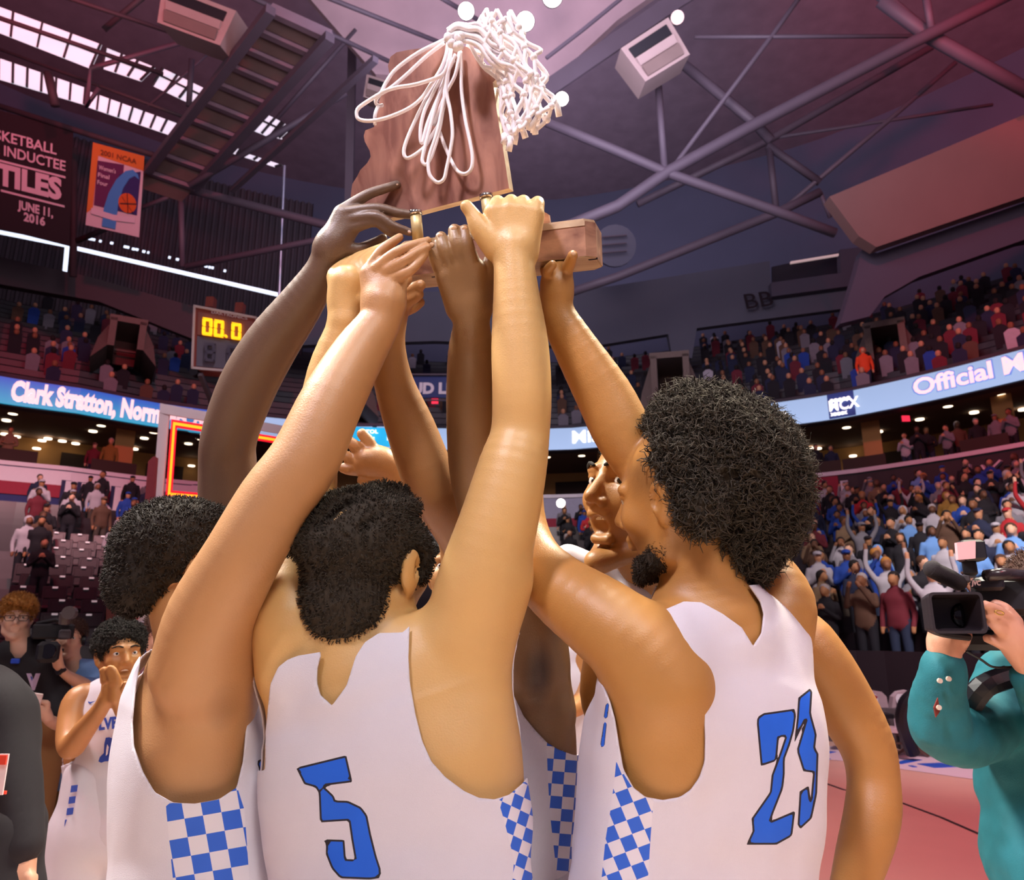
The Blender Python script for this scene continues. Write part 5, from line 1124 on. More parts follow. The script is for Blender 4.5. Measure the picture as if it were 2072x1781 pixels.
# ------------------------------------------------------------------ laughing player behind 23
SG = skin('skin_tan', '#a8753e')
rg = empty('person', base_of(1480, 1600, 1.72), 'laughing open-mouthed player behind number 23, bare arm hanging at the right', 'person', PL)
B = Field()
TG = [(at(1430, 1330, 1.68), .15, .08), (at(1440, 1450, 1.66), .19, .11), (at(1450, 1800, 1.56), .175, .10)]
B.loft(TG, rot(15), .03)
B.chain([(1540, 1320, 1.62, 60), (1610, 1290, 1.57, 58), (1655, 1335, 1.54, 60), (1708, 1425, 1.52, 61), (1752, 1505, 1.50, 54), (1767, 1575, 1.48, 50), (1765, 1650, 1.45, 53), (1742, 1740, 1.42, 49), (1712, 1840, 1.39, 38), (1705, 1880, 1.38, 36)], .02)
B.chain([(1705, 1880, 1.38, 34), (1700, 1940, 1.37, 40)], .012)
for dx in (-24, -8, 8, 22): B.chain([(1700+dx*.6, 1930, 1.37, 20), (1698+dx, 1985, 1.36, 13), (1692+dx, 2020, 1.35, 11), (1686+dx, 2045, 1.35, 9)], .004)
B.chain([(1676, 1900, 1.36, 18), (1655, 1940, 1.35, 13), (1648, 1975, 1.34, 11)], .005)
B.chain([(1330, 1330, 1.62, 55), (1250, 1300, 1.60, 50), (1215, 1400, 1.62, 42), (1240, 1500, 1.62, 36)], .02)
B.chain([(1290, 1080, 1.60, 62), (1330, 1170, 1.64, 70), (1380, 1260, 1.66, 90)], .03)
RG = head_R(-126, 4, -8); PGh = head(B, at(1296, 1000, 1.60), RG, 1.28, mouth=1.2)
lower_body(B, rg, TG[-1][0], 160)
finish(B, VOX, rg, [SG], zc=1.30)
face_bits(PGh, RG, 1.30, rg, teeth=1, brow=M_hair, look=(-.5, -.2))
J = Field(); J.loft(TG+[(np.array([TG[-1][0][0], TG[-1][0][1], 1.0]), .20, .12)], rot(15), .03); J.chain([(1290, 1215, 1.60, 30), (1350, 1290, 1.62, 60)], .03); J.chain([(1150, 1130, 1.66, 22), (1220, 1160, 1.64, 24), (1290, 1220, 1.62, 30)], .03)
cloth(J, .008, rg, 'jersey', [], [M_jers], [], .007, .004, cut3=[(at(1600, 1290, 1.57), (.09, .1, .1), None)])
H = Field(); H.ell(PGh(0, -.026, .06), np.array([.080, .094, .078])*1.3, RG, .02); H.ell(PGh(0, .12, -.0), np.array([.10, .075, .088])*1.3, RG, .01, 0, True); hair_mesh(H, .008, rg, M_hair, .006, 150, 3000, .008, .0012, 14)

def nail(px, py, z, w, h, ang_, root, m=None):
    root = BODY.get(root.name, root)
    b = MB(); k = z/FPX; c = at(px, py, z); R = Rx(PITCH)@Ry(math.radians(ang_)); n = []
    F_ = Field(); F_.ell(c, (w*k, .0022, h*k), R); V, F, _ = F_.mesh(.0012); return link('fingernail', V, F, m or mat('nail_pale', '#e6c8b4', .3), root, True)
for a in ((801, 373, 1.5185, 5.5, 3.2, 5), (836, 434, 1.4955, 6, 4, 8), (828, 469, 1.4925, 4.5, 3, 20), (802, 478, 1.4935, 4, 2.6, 30)): nail(*a, rm)
for a in ((873, 495, 1.387, 6, 5, 0), (891, 476, 1.3885, 6, 5, 0), (919, 462, 1.3875, 6.5, 5.5, 0), (940, 462, 1.389, 6, 5, 0)): nail(*a, rd, mat('nail_tan', '#c8a07c', .3))
nail(1160, 513, 1.396, 6, 4.5, 20, r23, mat('nail_tan', '#c8a07c'))
# ------------------------------------------------------------------ other people
from mathutils.bvhtree import BVHTree
def decal(o, V2, F, m, parent, lift=.003, name='lettering'):
    """prints flat outlines (picture px) onto the camera side of mesh o"""
    me = o.data; M = o.matrix_basis; off = np.array(o.location)
    q = o.parent
    while q is not None: off = off+np.array(q.location); q = q.parent
    bv = BVHTree.FromPolygons([Vector(v.co)+Vector(off) for v in me.vertices], [tuple(p.vertices) for p in me.polygons]); P = []; last = None
    for x, y in V2:
        d = Vector(at(x, y, 1)-CAMP).normalized(); h = bv.ray_cast(Vector(CAMP), d)
        if h[0] is None: P.append(last if last is not None else at(x, y, 2)); continue
        last = np.array(h[0])-np.array(d)*lift; P.append(last)
    return link(name, P, F, m, o)
def dtext(o, s, x0, y0, hgt, m, parent, sx=1., slope=0., bold=.03, w=None):
    V, F = text_mesh(s, bold); k = hgt/.7; sx = (w/(V[:, 0].max()*k)) if w else sx
    return decal(o, [(x0+x*k*sx, y0-y*k+slope*x*k*sx) for x, y, _ in V], F, m, parent)
def hand_px(B, wr, pts, pr=(22, 18), k=.006): pass
# player number 0, clapping ------------------------------------------------
S0 = skin('skin_honey', '#b27a45')
r0 = empty('person', base_of(235, 1600, 2.8), 'smiling player number 0 in white jersey clapping at the left', 'person')
B = Field(); T0 = [(at(238, 1408, 2.8), .12, .06), (at(235, 1450, 2.8), .185, .10), (at(232, 1520, 2.78), .18, .11), (at(228, 1600, 2.75), .165, .11), (at(228, 1660, 2.73), .165, .115)]
B.loft(T0, rot(15), .03)
B.chain([(240, 1375, 2.82, 26), (240, 1410, 2.82, 32)], .02)
B.chain([(200, 1412, 2.8, 26), (162, 1418, 2.78, 30), (146, 1465, 2.72, 28), (144, 1510, 2.64, 25), (170, 1478, 2.58, 21), (203, 1435, 2.52, 16), (214, 1412, 2.5, 14)], .015)
B.chain([(275, 1412, 2.82, 26), (318, 1425, 2.8, 28), (322, 1490, 2.72, 25), (285, 1480, 2.62, 20), (250, 1440, 2.54, 16), (240, 1410, 2.5, 14)], .015)
for (x, y, z, t) in ((220, 1395, 2.50, 0), (236, 1392, 2.49, 1)):
    B.chain([(x-2, y+18, z, 13), (x, y-4, z, 14)], .01)
    for i in range(4):
        a = (i-1.5)*5; B.chain([(x+a, y-4, z, 6.5), (x+a-(6 if t else 2)*(1), y-24, z-.01, 5.5), (x+a-8-4*t, y-44+abs(a)*.8, z-.01, 4.6)], .003)
    B.chain([(x+(12 if t else -10), y+8, z, 6.5), (x+(18 if t else -4), y-10, z-.02, 5)], .003)
R0 = head_R(140, 3, 3); P0h = head(B, at(243, 1328, 2.84), R0, .98, mouth=.55)
lower_body(B, r0, T0[-1][0], 165)
finish(B, .0065, r0, [S0]); face_bits(P0h, R0, .98, r0, teeth=1, brow=M_hair)
J = Field(); J.loft(T0[:4]+[(T0[4][0], .175, .125)], rot(15), .03); J.chain([(190, 1418, 2.8, 20), (235, 1412, 2.8, 30), (285, 1415, 2.8, 20)], .03)
j0 = cloth(J, .010, r0, 'jersey', [[(215, 1340), (216, 1395), (228, 1425), (246, 1438), (262, 1420), (272, 1395), (272, 1340)], [(100, 1350), (180, 1385), (172, 1410), (168, 1440), (172, 1470), (168, 1500), (150, 1540), (100, 1560)]], [M_jers], [], .007, .004, cut3=[(at(150, 1420, 2.78), (.05, .09, .09), None), (at(328, 1430, 2.8), (.06, .1, .11), None)])
M_pb = mat('print_dark_blue', '#2745a8', .6)
dtext(j0, 'CULVER', 166, 1481, 22, M_pb, r0, 1, -.12, .05, 88); 
z_ = [(214, 1493), (221, 1492), (226, 1494), (232, 1488), (235, 1496), (231, 1510), (229, 1530), (224, 1540), (212, 1541), (205, 1544), (199, 1541), (202, 1532), (210, 1524), (211, 1505)]
decal(j0, z_, [tuple(range(len(z_)))], M_pb, r0, .004, 'number_print'); z2 = [(217, 1506), (220, 1512), (218, 1526), (214, 1530), (215, 1516)]
decal(j0, z2, [tuple(range(len(z2)))], M_white, r0, .006, 'number_print')
sw = [(178, 1419), (182, 1421), (194, 1418), (183, 1424), (179, 1423)]; decal(j0, sw, [tuple(range(5))], M_pb, r0, .004, 'chest_mark')
H = Field(); P = P0h; H.ell(P(0, -.02, .055), (.088, .10, .085), R0, .02); H.ell(P(0, .115, .0), (.10, .06, .085), R0, .01, 0, True); H.ell(P(0, -.0, -.07), (.12, .12, .06), R0, .01, 0, True)
hair_mesh(H, .008, r0, M_hair, .010, 120, 3500, .011, .0018, 17, None, 1.1)
for i in range(9):
    q = at(150-i*4.2, 1596+i*23, 2.60); b = MB(); b.box(q, (.02, .004, .022), Rz(.8)); b.build('checker_patch', M_pb, r0)
# boy with glasses --------------------------------------------------------------
SB = skin('skin_fair', '#e2b39c')
rb_ = empty('person', base_of(40, 1500, 4.3), 'blond teenager with glasses and black V polo looking at a phone, far left', 'person')
B = Field(); TB = [(at(42, 1322, 4.3), .14, .07), (at(48, 1365, 4.3), .20, .10), (at(50, 1430, 4.28), .185, .11), (at(50, 1520, 4.22), .165, .11)]
B.loft(TB, rot(-8), .03); B.chain([(36, 1285, 4.3, 21), (38, 1322, 4.3, 25)], .02)
B.chain([(100, 1345, 4.3, 18), (118, 1400, 4.26, 17), (122, 1460, 4.18, 14), (104, 1460, 4.05, 11), (92, 1448, 4.0, 10)], .01)
B.chain([(0, 1345, 4.3, 18), (-18, 1400, 4.26, 17), (-20, 1450, 4.2, 14), (-18, 1500, 4.2, 10)], .01)
B.chain([(96, 1452, 4.0, 11), (88, 1436, 3.98, 12)], .006)
for i in range(4): B.chain([(88, 1428+i*7, 3.98, 5), (76, 1428+i*7.5, 3.96, 4.2), (68, 1430+i*6.5, 3.96, 3.8)], .002)
B.chain([(94, 1440, 3.98, 6), (96, 1424, 3.97, 5.5), (86, 1420, 3.96, 4.5)], .002)
RBb = head_R(148, -2, 0); PB = head(B, at(34, 1252, 4.32), RBb, .98); lower_body(B, rb_, TB[-1][0], 180, shorts=mat('khaki', '#8a6038', .8), bare=False)
finish(B, .008, rb_, [SB]); face_bits(PB, RBb, .98, rb_, iris=mat('iris_blue', '#4a5a6a', .2), brow=mat('brow_blond', '#b08040', .8))
J = Field(); J.loft(TB, rot(-8), .03); J.chain([(38, 1318, 4.3, 27), (96, 1342, 4.3, 20)], .04); J.chain([(38, 1318, 4.3, 27), (-6, 1342, 4.3, 20)], .04); J.chain([(98, 1345, 4.3, 21), (118, 1400, 4.26, 21), (121, 1440, 4.2, 18)], .03); J.chain([(0, 1345, 4.3, 21), (-18, 1400, 4.26, 20), (-20, 1440, 4.2, 18)], .03)
jb = cloth(J, .012, rb_, 'polo_shirt', [[(18, 1280), (20, 1318), (30, 1332), (42, 1332), (54, 1318), (56, 1280)]], [mat('polo_black', '#17141c', .8)], [], .008, .004)
b = MB(); q = at(31, 1338, 4.19); b.box(q, (.05, .01, .03), None, 0, .006); b.build('undershirt', mat('undershirt_blue', '#2348c0', .7), rb_)
dtext(jb, 'V', 58, 1393, 27, mat('patch_lilac', '#c9b4d8', .6), rb_, 1.0, 0, .10, 24); dtext(jb, 'V', 62, 1390, 21, M_pb, rb_, 1.0, 0, .02, 16)
H = Field(); P = PB; H.ell(P(0, -.02, .055), (.084, .10, .085), RBb, .02); H.ell(P(0, .125, -.015), (.10, .05, .085), RBb, .01, 0, True); H.ell(P(0, 0, -.06), (.12, .12, .065), RBb, .01, 0, True); H.cap(P(-.05, .075, .085), P(.04, .08, .10), .022, .02, .01)
hair_mesh(H, .009, rb_, mat('hair_blond', '#b57a34', .6, var=.3, vscale=40), .006, 60, 2600, .022, .0014, 2, None, .5)
for x in (-1, 1):
    b = MB(); b.tube([P(x*.033+.025*x_, .104-abs(x)*.004, .006+y_) for x_, y_ in ((-1, .012), (1, .013), (1.02, -.004), (.7, -.016), (-.7, -.016), (-1.02, -.004))], .0022, 6, closed=True); b.build('glasses_rim', M_black, rb_)
    b = MB(); b.tube([P(x*.060, .10, .012), P(x*.080, .06, .012), P(x*.083, .0, .010)], .002, 6); b.build('glasses_arm', M_black, rb_)
b = MB(); b.tube([P(-.008, .108, .01), P(.008, .108, .01)], .002, 6); b.build('glasses_bridge', M_black, rb_)
ph = empty('phone', at(72, 1418, 3.95), 'white smartphone held by the blond teenager', 'phone'); b = MB(); b.box(at(71, 1419, 3.95), (.066, .009, .085), Ry(.15), 0, .006); b.build('body', mat('phone_white', '#e8c8c4', .3), ph)
b = MB(); b.box(at(67, 1411, 3.944), (.028, .002, .006), Ry(.15)); b.build('camera_bar', M_black, ph)
# man in dark suit ----------------------------------------------------------------
rs = empty('person', base_of(-62, 1538, 2.1), 'man in dark suit cut off by the left edge, hand hanging low', 'person')
B = Field(); TS = [(at(-84, 1408, 2.1), .17, .08), (at(-82, 1488, 2.1), .20, .12), (at(-82, 1638, 2.05), .19, .12), (at(-82, 1838, 1.95), .18, .12)]
B.loft(TS, rot(10), .03); B.chain([(-84, 1338, 2.12, 42), (-84, 1408, 2.12, 50)], .02); SU = skin('skin_rose', '#d09a80')
B.chain([(8, 1448, 2.08, 40), (18, 1588, 2.02, 42), (36, 1718, 1.97, 30), (40, 1758, 1.95, 27)], .02)
B.chain([(40, 1753, 1.95, 26), (44, 1788, 1.94, 26)], .01)
for i in range(4): B.chain([(44+i*8, 1775, 1.94, 9), (42+i*8, 1808, 1.93, 8), (42+i*7, 1830, 1.93, 7)], .003)
B.chain([(58, 1773, 1.93, 10), (62, 1803, 1.92, 9)], .004)
B.chain([(-172, 1448, 2.08, 40), (-187, 1638, 2.02, 42), (-187, 1778, 1.95, 30)], .02)
RSb = head_R(150, 0); PS = head(B, at(-84, 1278, 2.15), RSb, 1.0); lower_body(B, rs, TS[-1][0], 180, shorts=mat('suit_charcoal', '#17111a', .85, var=.2, vscale=200), bare=False, shoe=M_black)
finish(B, .008, rs, [SU]); face_bits(PS, RSb, 1.0, rs)
J = Field(); J.loft(TS, rot(10), .03); J.chain([(-84, 1403, 2.1, 60), (-2, 1438, 2.08, 46)], .04); J.chain([(6, 1448, 2.08, 48), (18, 1588, 2.02, 52), (35, 1706, 1.97, 42)], .03, sm=3); J.chain([(-170, 1448, 2.08, 48), (-187, 1638, 2.02, 52), (-187, 1738, 1.97, 40)], .03)
js = cloth(J, .012, rs, 'suit_jacket', [[(-132, 1318), (-122, 1378), (-84, 1438), (-47, 1383), (-42, 1318)]], [mat('suit_charcoal', '#17111a')], [], .010, .006)
b = MB(); q = [at(*p) for p in ((35, 1718, 1.965), (38, 1741, 1.96))]; b.tube(q, [.048, .046], 16); b.build('shirt_cuff', M_white, rs, True)
H = Field(); H.ell(PS(0, -.02, .05), (.08, .098, .083), RSb, .02); H.ell(PS(0, .12, -.01), (.10, .06, .085), RSb, .01, 0, True); hair_mesh(H, .01, rs, M_hairb, .004, 80, 1500, .01, .0014, 3)
bd = empty('name_badge', at(3, 1567, 1.86), 'white and red name badge on the dark suit at the left edge', 'badge'); b = MB(); b.box(at(0, 1567, 1.86), (.03, .004, .095)); b.build('card', mat('badge_white', '#e8ccd0', .5), bd)
b = MB(); b.box(at(0, 1538, 1.857), (.032, .004, .022)); b.build('card_header', mat('badge_red', '#d8402c', .5), bd); b = MB(); b.box(at(0, 1604, 1.857), (.032, .004, .008)); b.build('card_footer', mat('badge_red', '#d8402c'), bd)
# left video operator --------------------------------------------------------------
rv = empty('person', base_of(150, 1500, 4.6), 'video operator with headset behind a camera, denim shirt, at the left', 'person')
SV = skin('skin_light', '#dca98e'); B = Field(); TV = [(at(165, 1362, 4.6), .14, .07), (at(165, 1400, 4.6), .19, .10), (at(150, 1470, 4.58), .18, .11), (at(135, 1560, 4.5), .165, .11)]
B.loft(TV, rot(-25), .03); B.chain([(143, 1330, 4.6, 17), (150, 1362, 4.6, 22)], .02)
B.chain([(205, 1385, 4.6, 18), (190, 1395, 4.45, 15), (155, 1378, 4.3, 12), (130, 1362, 4.2, 9), (118, 1345, 4.15, 9)], .01)
B.chain([(118, 1345, 4.15, 10), (114, 1325, 4.14, 10)], .005)
for i in range(4): B.chain([(113+i*3, 1322, 4.14, 4.2), (108+i*4, 1308, 4.13, 3.7), (104+i*4, 1300, 4.13, 3.4)], .002)
RV = head_R(155, 4, 0); PV = head(B, at(139, 1296, 4.62), RV, .98); lower_body(B, rv, TV[-1][0], 180, shorts=mat('khaki', '#8a6038'), bare=False)
finish(B, .008, rv, [SV]); face_bits(PV, RV, .98, rv)
J = Field(); J.loft(TV, rot(-25), .03); J.chain([(150, 1362, 4.6, 24), (200, 1380, 4.6, 20)], .03); J.chain([(205, 1385, 4.6, 22), (193, 1394, 4.48, 19), (170, 1388, 4.38, 16)], .02); J.chain([(110, 1385, 4.6, 18), (100, 1440, 4.5, 16)], .02)
cloth(J, .012, rv, 'denim_shirt', [[(128, 1300), (130, 1352), (145, 1372), (160, 1352), (162, 1300)]], [mat('denim_blue', '#6f8fc4', .85, var=.25, vscale=25)], [], .008, .005)
H = Field(); H.ell(PV(0, -.03, .05), (.085, .10, .085), RV, .02); H.cap(PV(0, -.1, .03), PV(0, -.15, -.06), .035, .025, .02); H.ell(PV(0, .12, -.01), (.10, .06, .09), RV, .01, 0, True)
hair_mesh(H, .01, rv, mat('hair_chestnut', '#4a2c20', .7, var=.3, vscale=40), .006, 70, 1800, .02, .0014, 3)
hs = empty('headset', PV(0, 0, .1), 'black headset with boom microphone worn by the left video operator', 'headset')
b = MB(); b.tube([PV(.088*math.cos(a), -.01, .02+.115*math.sin(a)) for a in np.linspace(-.1, math.pi+.1, 14)], .006, 6); b.build('headband', M_black, hs, True)
for x in (-1, 1): b = MB(); b.disc(PV(x*.095, -.005, 0), R_ @ np.array([x, 0, 0]) if 0 else RV@np.array([x, 0, 0.]), .032, 14, .02); b.build('ear_cup', M_black, hs)
b = MB(); b.tube([PV(.09, .01, -.02), PV(.085, .07, -.055), PV(.03, .115, -.065)], .004, 6); b.tube([PV(.045, .11, -.065), PV(.01, .118, -.065)], .009, 8); b.build('boom_microphone', M_black, hs)
vc = empty('video_camera', at(100, 1290, 4.15), 'black shoulder video camera held by the left video operator', 'video camera')
def bx(name, px, py, z, w, h, d, m, par, R=None, bev=.01, label=None):
    k = z/FPX; b = MB(); q = at(px, py, z); Rq = Rz(-math.atan2(q[0], q[1])); b.box(q+Rq@np.array([0, d/2, 0]), (w*k, d, h*k), Rq if R is None else R, 0, bev); return b.build(name, m, par, False, label)
bx('camera_body', 108, 1278, 4.18, 74, 30, .30, M_black, vc); bx('lens_hood', 97, 1320, 4.0, 42, 42, .14, M_black, vc, None, .02); bx('viewfinder', 131, 1284, 4.12, 22, 20, .1, mat('grey_plastic', '#4a4248', .5), vc)
b = MB(); b.tube([at(75, 1262, 4.2), at(115, 1254, 4.2), at(140, 1262, 4.2)], .012, 8); b.build('carry_handle', M_black, vc)
b = MB(); b.tube([at(130, 1262, 4.1), at(132, 1240, 4.1)], .028, 12); b.disc(at(138, 1240, 4.05), (.2, -1, 0), .035, 14, .05, 0); b.build('top_light', mat('light_housing', '#5a5052', .4), vc)
b = MB(); b.disc(at(97, 1318, 3.99), (0, -1, 0), .04, 16, .01); b.build('lens_glass', mat('lens_glass', '#0c0a12', .05), vc)
b = MB(); b.bar(at(117, 1362, 4.16), at(128, 1352, 4.16), .035, .03); wb = b.build('wristwatch', M_black, None); tag(wb, 'black wristband on the left video operator', 'wristband')
# right camera operator ---------------------------------------------------------------
ro = empty('person', base_of(2100, 1600, 2.15), 'camera operator in teal denim shirt at the right edge, hands on a camcorder', 'person')
SO = skin('skin_peach', '#d39a80'); B = Field(); TO = [(at(2110, 1370, 2.15), .17, .08), (at(2115, 1460, 2.13), .19, .11), (at(2122, 1600, 2.1), .17, .11), (at(2160, 1760, 2.02), .14, .10)]
B.loft(TO, AX, .03); B.chain([(2105, 1290, 2.15, 42), (2108, 1370, 2.15, 50)], .02)
B.chain([(2040, 1410, 2.13, 40), (1985, 1470, 2.05, 42), (1925, 1490, 1.92, 38), (1910, 1430, 1.88, 34), (1915, 1340, 1.86, 26)], .02)
B.chain([(1915, 1350, 1.86, 28), (1910, 1300, 1.87, 32), (1925, 1275, 1.88, 32)], .01)
for pts in ([(1895, 1290, 1.87, 13), (1886, 1258, 1.88, 11), (1884, 1232, 1.90, 9)], [(1905, 1275, 1.90, 13), (1900, 1245, 1.95, 11), (1905, 1215, 1.98, 10)], [(1925, 1270, 1.92, 13), (1930, 1240, 1.97, 11), (1935, 1215, 2.0, 10)], [(1940, 1280, 1.9, 13), (1950, 1255, 1.95, 11), (1955, 1235, 1.98, 10)], [(1940, 1310, 1.86, 14), (1952, 1295, 1.85, 11), (1958, 1285, 1.86, 9)]): B.chain(pts, .004)
B.chain([(2185, 1420, 2.13, 42), (2190, 1480, 2.0, 40), (2130, 1430, 1.9, 34), (2090, 1350, 1.84, 28), (2075, 1320, 1.83, 28)], .02)
B.chain([(2085, 1345, 1.83, 30), (2055, 1300, 1.82, 32), (2040, 1270, 1.82, 26)], .01)
for pts in ([(2050, 1262, 1.82, 15), (2022, 1238, 1.80, 12), (1994, 1224, 1.79, 9)], [(2045, 1275, 1.815, 15), (2018, 1255, 1.80, 12), (2000, 1243, 1.80, 9.5)], [(2040, 1288, 1.815, 14), (2018, 1270, 1.80, 11), (2004, 1258, 1.81, 9)], [(2055, 1258, 1.83, 14), (2035, 1232, 1.83, 11), (2015, 1222, 1.84, 10)], [(2055, 1320, 1.82, 15), (2025, 1302, 1.82, 12), (1998, 1292, 1.83, 9)]): B.chain(pts, .004)
RO = head_R(205, 0); PO = head(B, at(2112, 1205, 2.2), RO, 1.0); lower_body(B, ro, TO[-1][0], 180, shorts=mat('trouser_dark', '#3a2c3c', .8), bare=False, shoe=M_black, hipw=.125)
finish(B, .006, ro, [SO]); face_bits(PO, RO, 1.0, ro)
H = Field(); H.ell(PO(0, -.02, .05), (.082, .10, .085), RO, .02); H.ell(PO(0, .125, -.005), (.10, .06, .09), RO, .01, 0, True); H.ell(PO(0, 0, -.07), (.12, .12, .06), RO, .01, 0, True); hair_mesh(H, .009, ro, mat('hair_chestnut', '#4a2c20'), .006, 70, 2200, .014, .0013, 3)
M_teal = mat('teal_denim', '#0c626c', .75, var=.22, vscale=14, bump=.4, bscale=400); J = Field(); J.loft(TO[:3]+[(at(2148, 1735, 2.03), .175, .15), (at(2175, 1880, 1.98), .16, .14)], AX, .03); J.chain([(2108, 1370, 2.15, 60), (2050, 1395, 2.13, 48)], .04)
J.chain([(2045, 1410, 2.13, 52), (1988, 1472, 2.04, 60), (1915, 1482, 1.92, 54), (1902, 1440, 1.89, 49), (1908, 1370, 1.86, 37), (1908, 1352, 1.86, 35)], .03); J.chain([(2108, 1370, 2.15, 60), (2175, 1400, 2.13, 50)], .04); J.chain([(2185, 1420, 2.13, 54), (2190, 1480, 2.0, 52), (2130, 1430, 1.9, 46), (2092, 1368, 1.84, 38)], .03)
jo = cloth(J, .008, ro, 'denim_shirt', [[(2060, 1280), (2070, 1350), (2105, 1400), (2150, 1350), (2160, 1280)]], [M_teal], [], .009, .012, (11, 11, 9), 44)
b = MB(); b.tube([at(1908, 1352, 1.86), at(1908, 1368, 1.862)], [.048, .05], 20); b.build('shirt_cuff', M_teal, ro, True)
for x, y in ((1903, 1378), (1921, 1374), (1901, 1432)): b = MB(); b.disc(at(x, y, 1.79), (0, -1, 0), .006, 10, .006); b.build('button', mat('button_pearl', '#c8b8a8', .3), ro)
b = MB(); b.prism([at(x, y, 1.795) for x, y in ((1898, 1412), (1902, 1440), (1894, 1452), (1890, 1432))], (0, .004, 0)); b.build('sleeve_slit', mat('slit_dark_red', '#6a2018', .8), ro)
ring_ = MB(); ring_.tube([at(2022+9*math.cos(a), 1240+4*math.sin(a)+2*math.cos(a), 1.775) for a in np.linspace(0, 6.28, 12)[:-1]], .0022, 6, closed=True); o = ring_.build('ring', mat('gold', '#c8a060', .3, .9)); tag(o, 'gold ring on the right camera operator finger', 'ring')
cm = empty('camcorder', at(2000, 1230, 1.95), 'black professional camcorder with square lens hood at the right edge', 'video camera')
def hood(cx, cy, w, h, z, d, par):
    k = z/FPX; b = MB(); c = at(cx, cy, z); Vs = []; yaw = Rz(math.radians(-12))
    def ringp(w_, h_, dy, cor=.22):
        P = []
        for sx, sy, a0 in ((1, 1, 0), (-1, 1, 90), (-1, -1, 180), (1, -1, 270)):
            for q in range(4):
                a = math.radians(a0+q*30); P.append(c+yaw@np.array([sx*(w_*k/2-cor*h_*k/2)+cor*h_*k/2*math.cos(a), dy, sy*(h_*k/2-cor*h_*k/2)+cor*h_*k/2*math.sin(a)]))
        return P
    rs_ = [ringp(w, h, 0), ringp(w*.90, h*.88, 0), ringp(w*.62, h*.72, d*.8), ringp(.1, .1, d*.8)]; n = 16; V = [p for r in rs_ for p in r]
    F = [(i*n+j, i*n+(j+1) % n, (i+1)*n+(j+1) % n, (i+1)*n+j) for i in range(3) for j in range(n)]
    o_ = [ringp(w*1.0, h*1.0, 0), ringp(w*.97, h*.97, d*.3), ringp(w*.8, h*.86, d), ringp(.1, .1, d)]; m_ = len(V); V += [p for r in o_ for p in r]
    F += [(m_+i*n+(j+1) % n, m_+i*n+j, m_+(i+1)*n+j, m_+(i+1)*n+(j+1) % n) for i in range(3) for j in range(n)]
    b.add(V, F); return b.build('lens_hood', mat('hood_black', '#221a20', .5), par)
hood(1938, 1240, 100, 82, 1.72, .10, cm)
b = MB(); b.tube([at(1950, 1245, 1.80), at(1956, 1245, 1.98)], .042, 24); b.build('lens_barrel', M_black, cm, True); b = MB(); b.sphere(at(1950, 1246, 1.79), (.031, .014, .031), 12); b.build('lens_glass', mat('lens_glass', '#0c0a12'), cm, True)
bx('camera_body', 2030, 1205, 1.86, 110, 78, .34, M_black, cm, None, .015); bx('body_panel', 1998, 1182, 1.83, 58, 26, .06, mat('panel_black', '#1d171d', .35), cm, None, .008)
b = MB(); b.tube([at(1995, 1165, 1.82), at(2030, 1162, 1.83), at(2080, 1166, 1.85)], [.014, .016, .015], 12); b.build('carry_handle', mat('handle_gloss', '#2e2428', .22), cm, True)
V_, F_ = text_mesh('JVC', .05); link('lettering', [at(1967+x*13*.85, 1184-y*13+x*.3, 1.825) for x, y, _ in V_], F_, mat('lettering_pink', '#d8b8b8', .5), cm)
mk = MB(); mk.tube(spline([at(*p) for p in ((1882, 1150, 1.80), (1895, 1157, 1.80), (1920, 1169, 1.82), (1945, 1182, 1.84))], 5), [.010]+[.0205]*6+[.021]*5+[.020]*3+[.016], 16); mk.build('microphone_windscreen', mat('foam_black', '#1e171c', .95, bump=.6, bscale=500), cm, True)
b = MB(); b.sphere(at(1887, 1152, 1.80), .0215, 10); b.build('windscreen_tip', mat('foam_black', '#1e171c'), cm, True)
bx('light_housing', 1963, 1113, 1.80, 44, 42, .06, M_black, cm, Rz(-.25), .006)
b = MB(); b.prism([at(x, y, 1.785) for x, y in ((1936, 1098), (1974, 1094), (1974, 1130), (1939, 1133))], (0, .01, 0)); b.build('light_face', mat('light_face', '#e0aab0', emit=.35), cm)
for i in range(6): b = MB(); b.bar(at(1981+i*0, 1100+i*5.5, 1.80), at(1990, 1100+i*5.5, 1.84), .003); b.build('cooling_fin', mat('grey_plastic', '#4a4248'), cm)
bx('light_mount', 1962, 1148, 1.82, 26, 30, .05, M_black, cm, None, .005); bx('shoe_mount', 1955, 1170, 1.82, 14, 16, .04, mat('grey_plastic', '#4a4248'), cm, None, .004)
b = MB(); b.tube(spline([at(*p) for p in ((1955, 1318, 1.84), (1985, 1335, 1.84), (2010, 1350, 1.85), (2050, 1350, 1.86))], 5), .003, 6); b.build('cable', M_black, cm)
b = MB(); b.tube(spline([at(*p) for p in ((1876, 1270, 1.84), (1892, 1278, 1.82), (1915, 1284, 1.82), (1960, 1290, 1.84))], 4), .009, 8); b.build('hand_strap', M_black, cm)
bx('lower_body', 1985, 1296, 1.90, 90, 40, .2, M_black, cm, None, .015); bx('battery', 2050, 1262, 1.95, 60, 50, .2, mat('grey_plastic', '#4a4248'), cm)
bag = MB(); bag.tube(spline([at(*p) for p in ((2040, 1370, 1.96), (1990, 1390, 1.94), (1960, 1430, 1.97))], 4), .03, 8); o = bag.build('shoulder_strap', M_black); tag(o, 'black strap hanging beside the teal sleeve', 'strap')
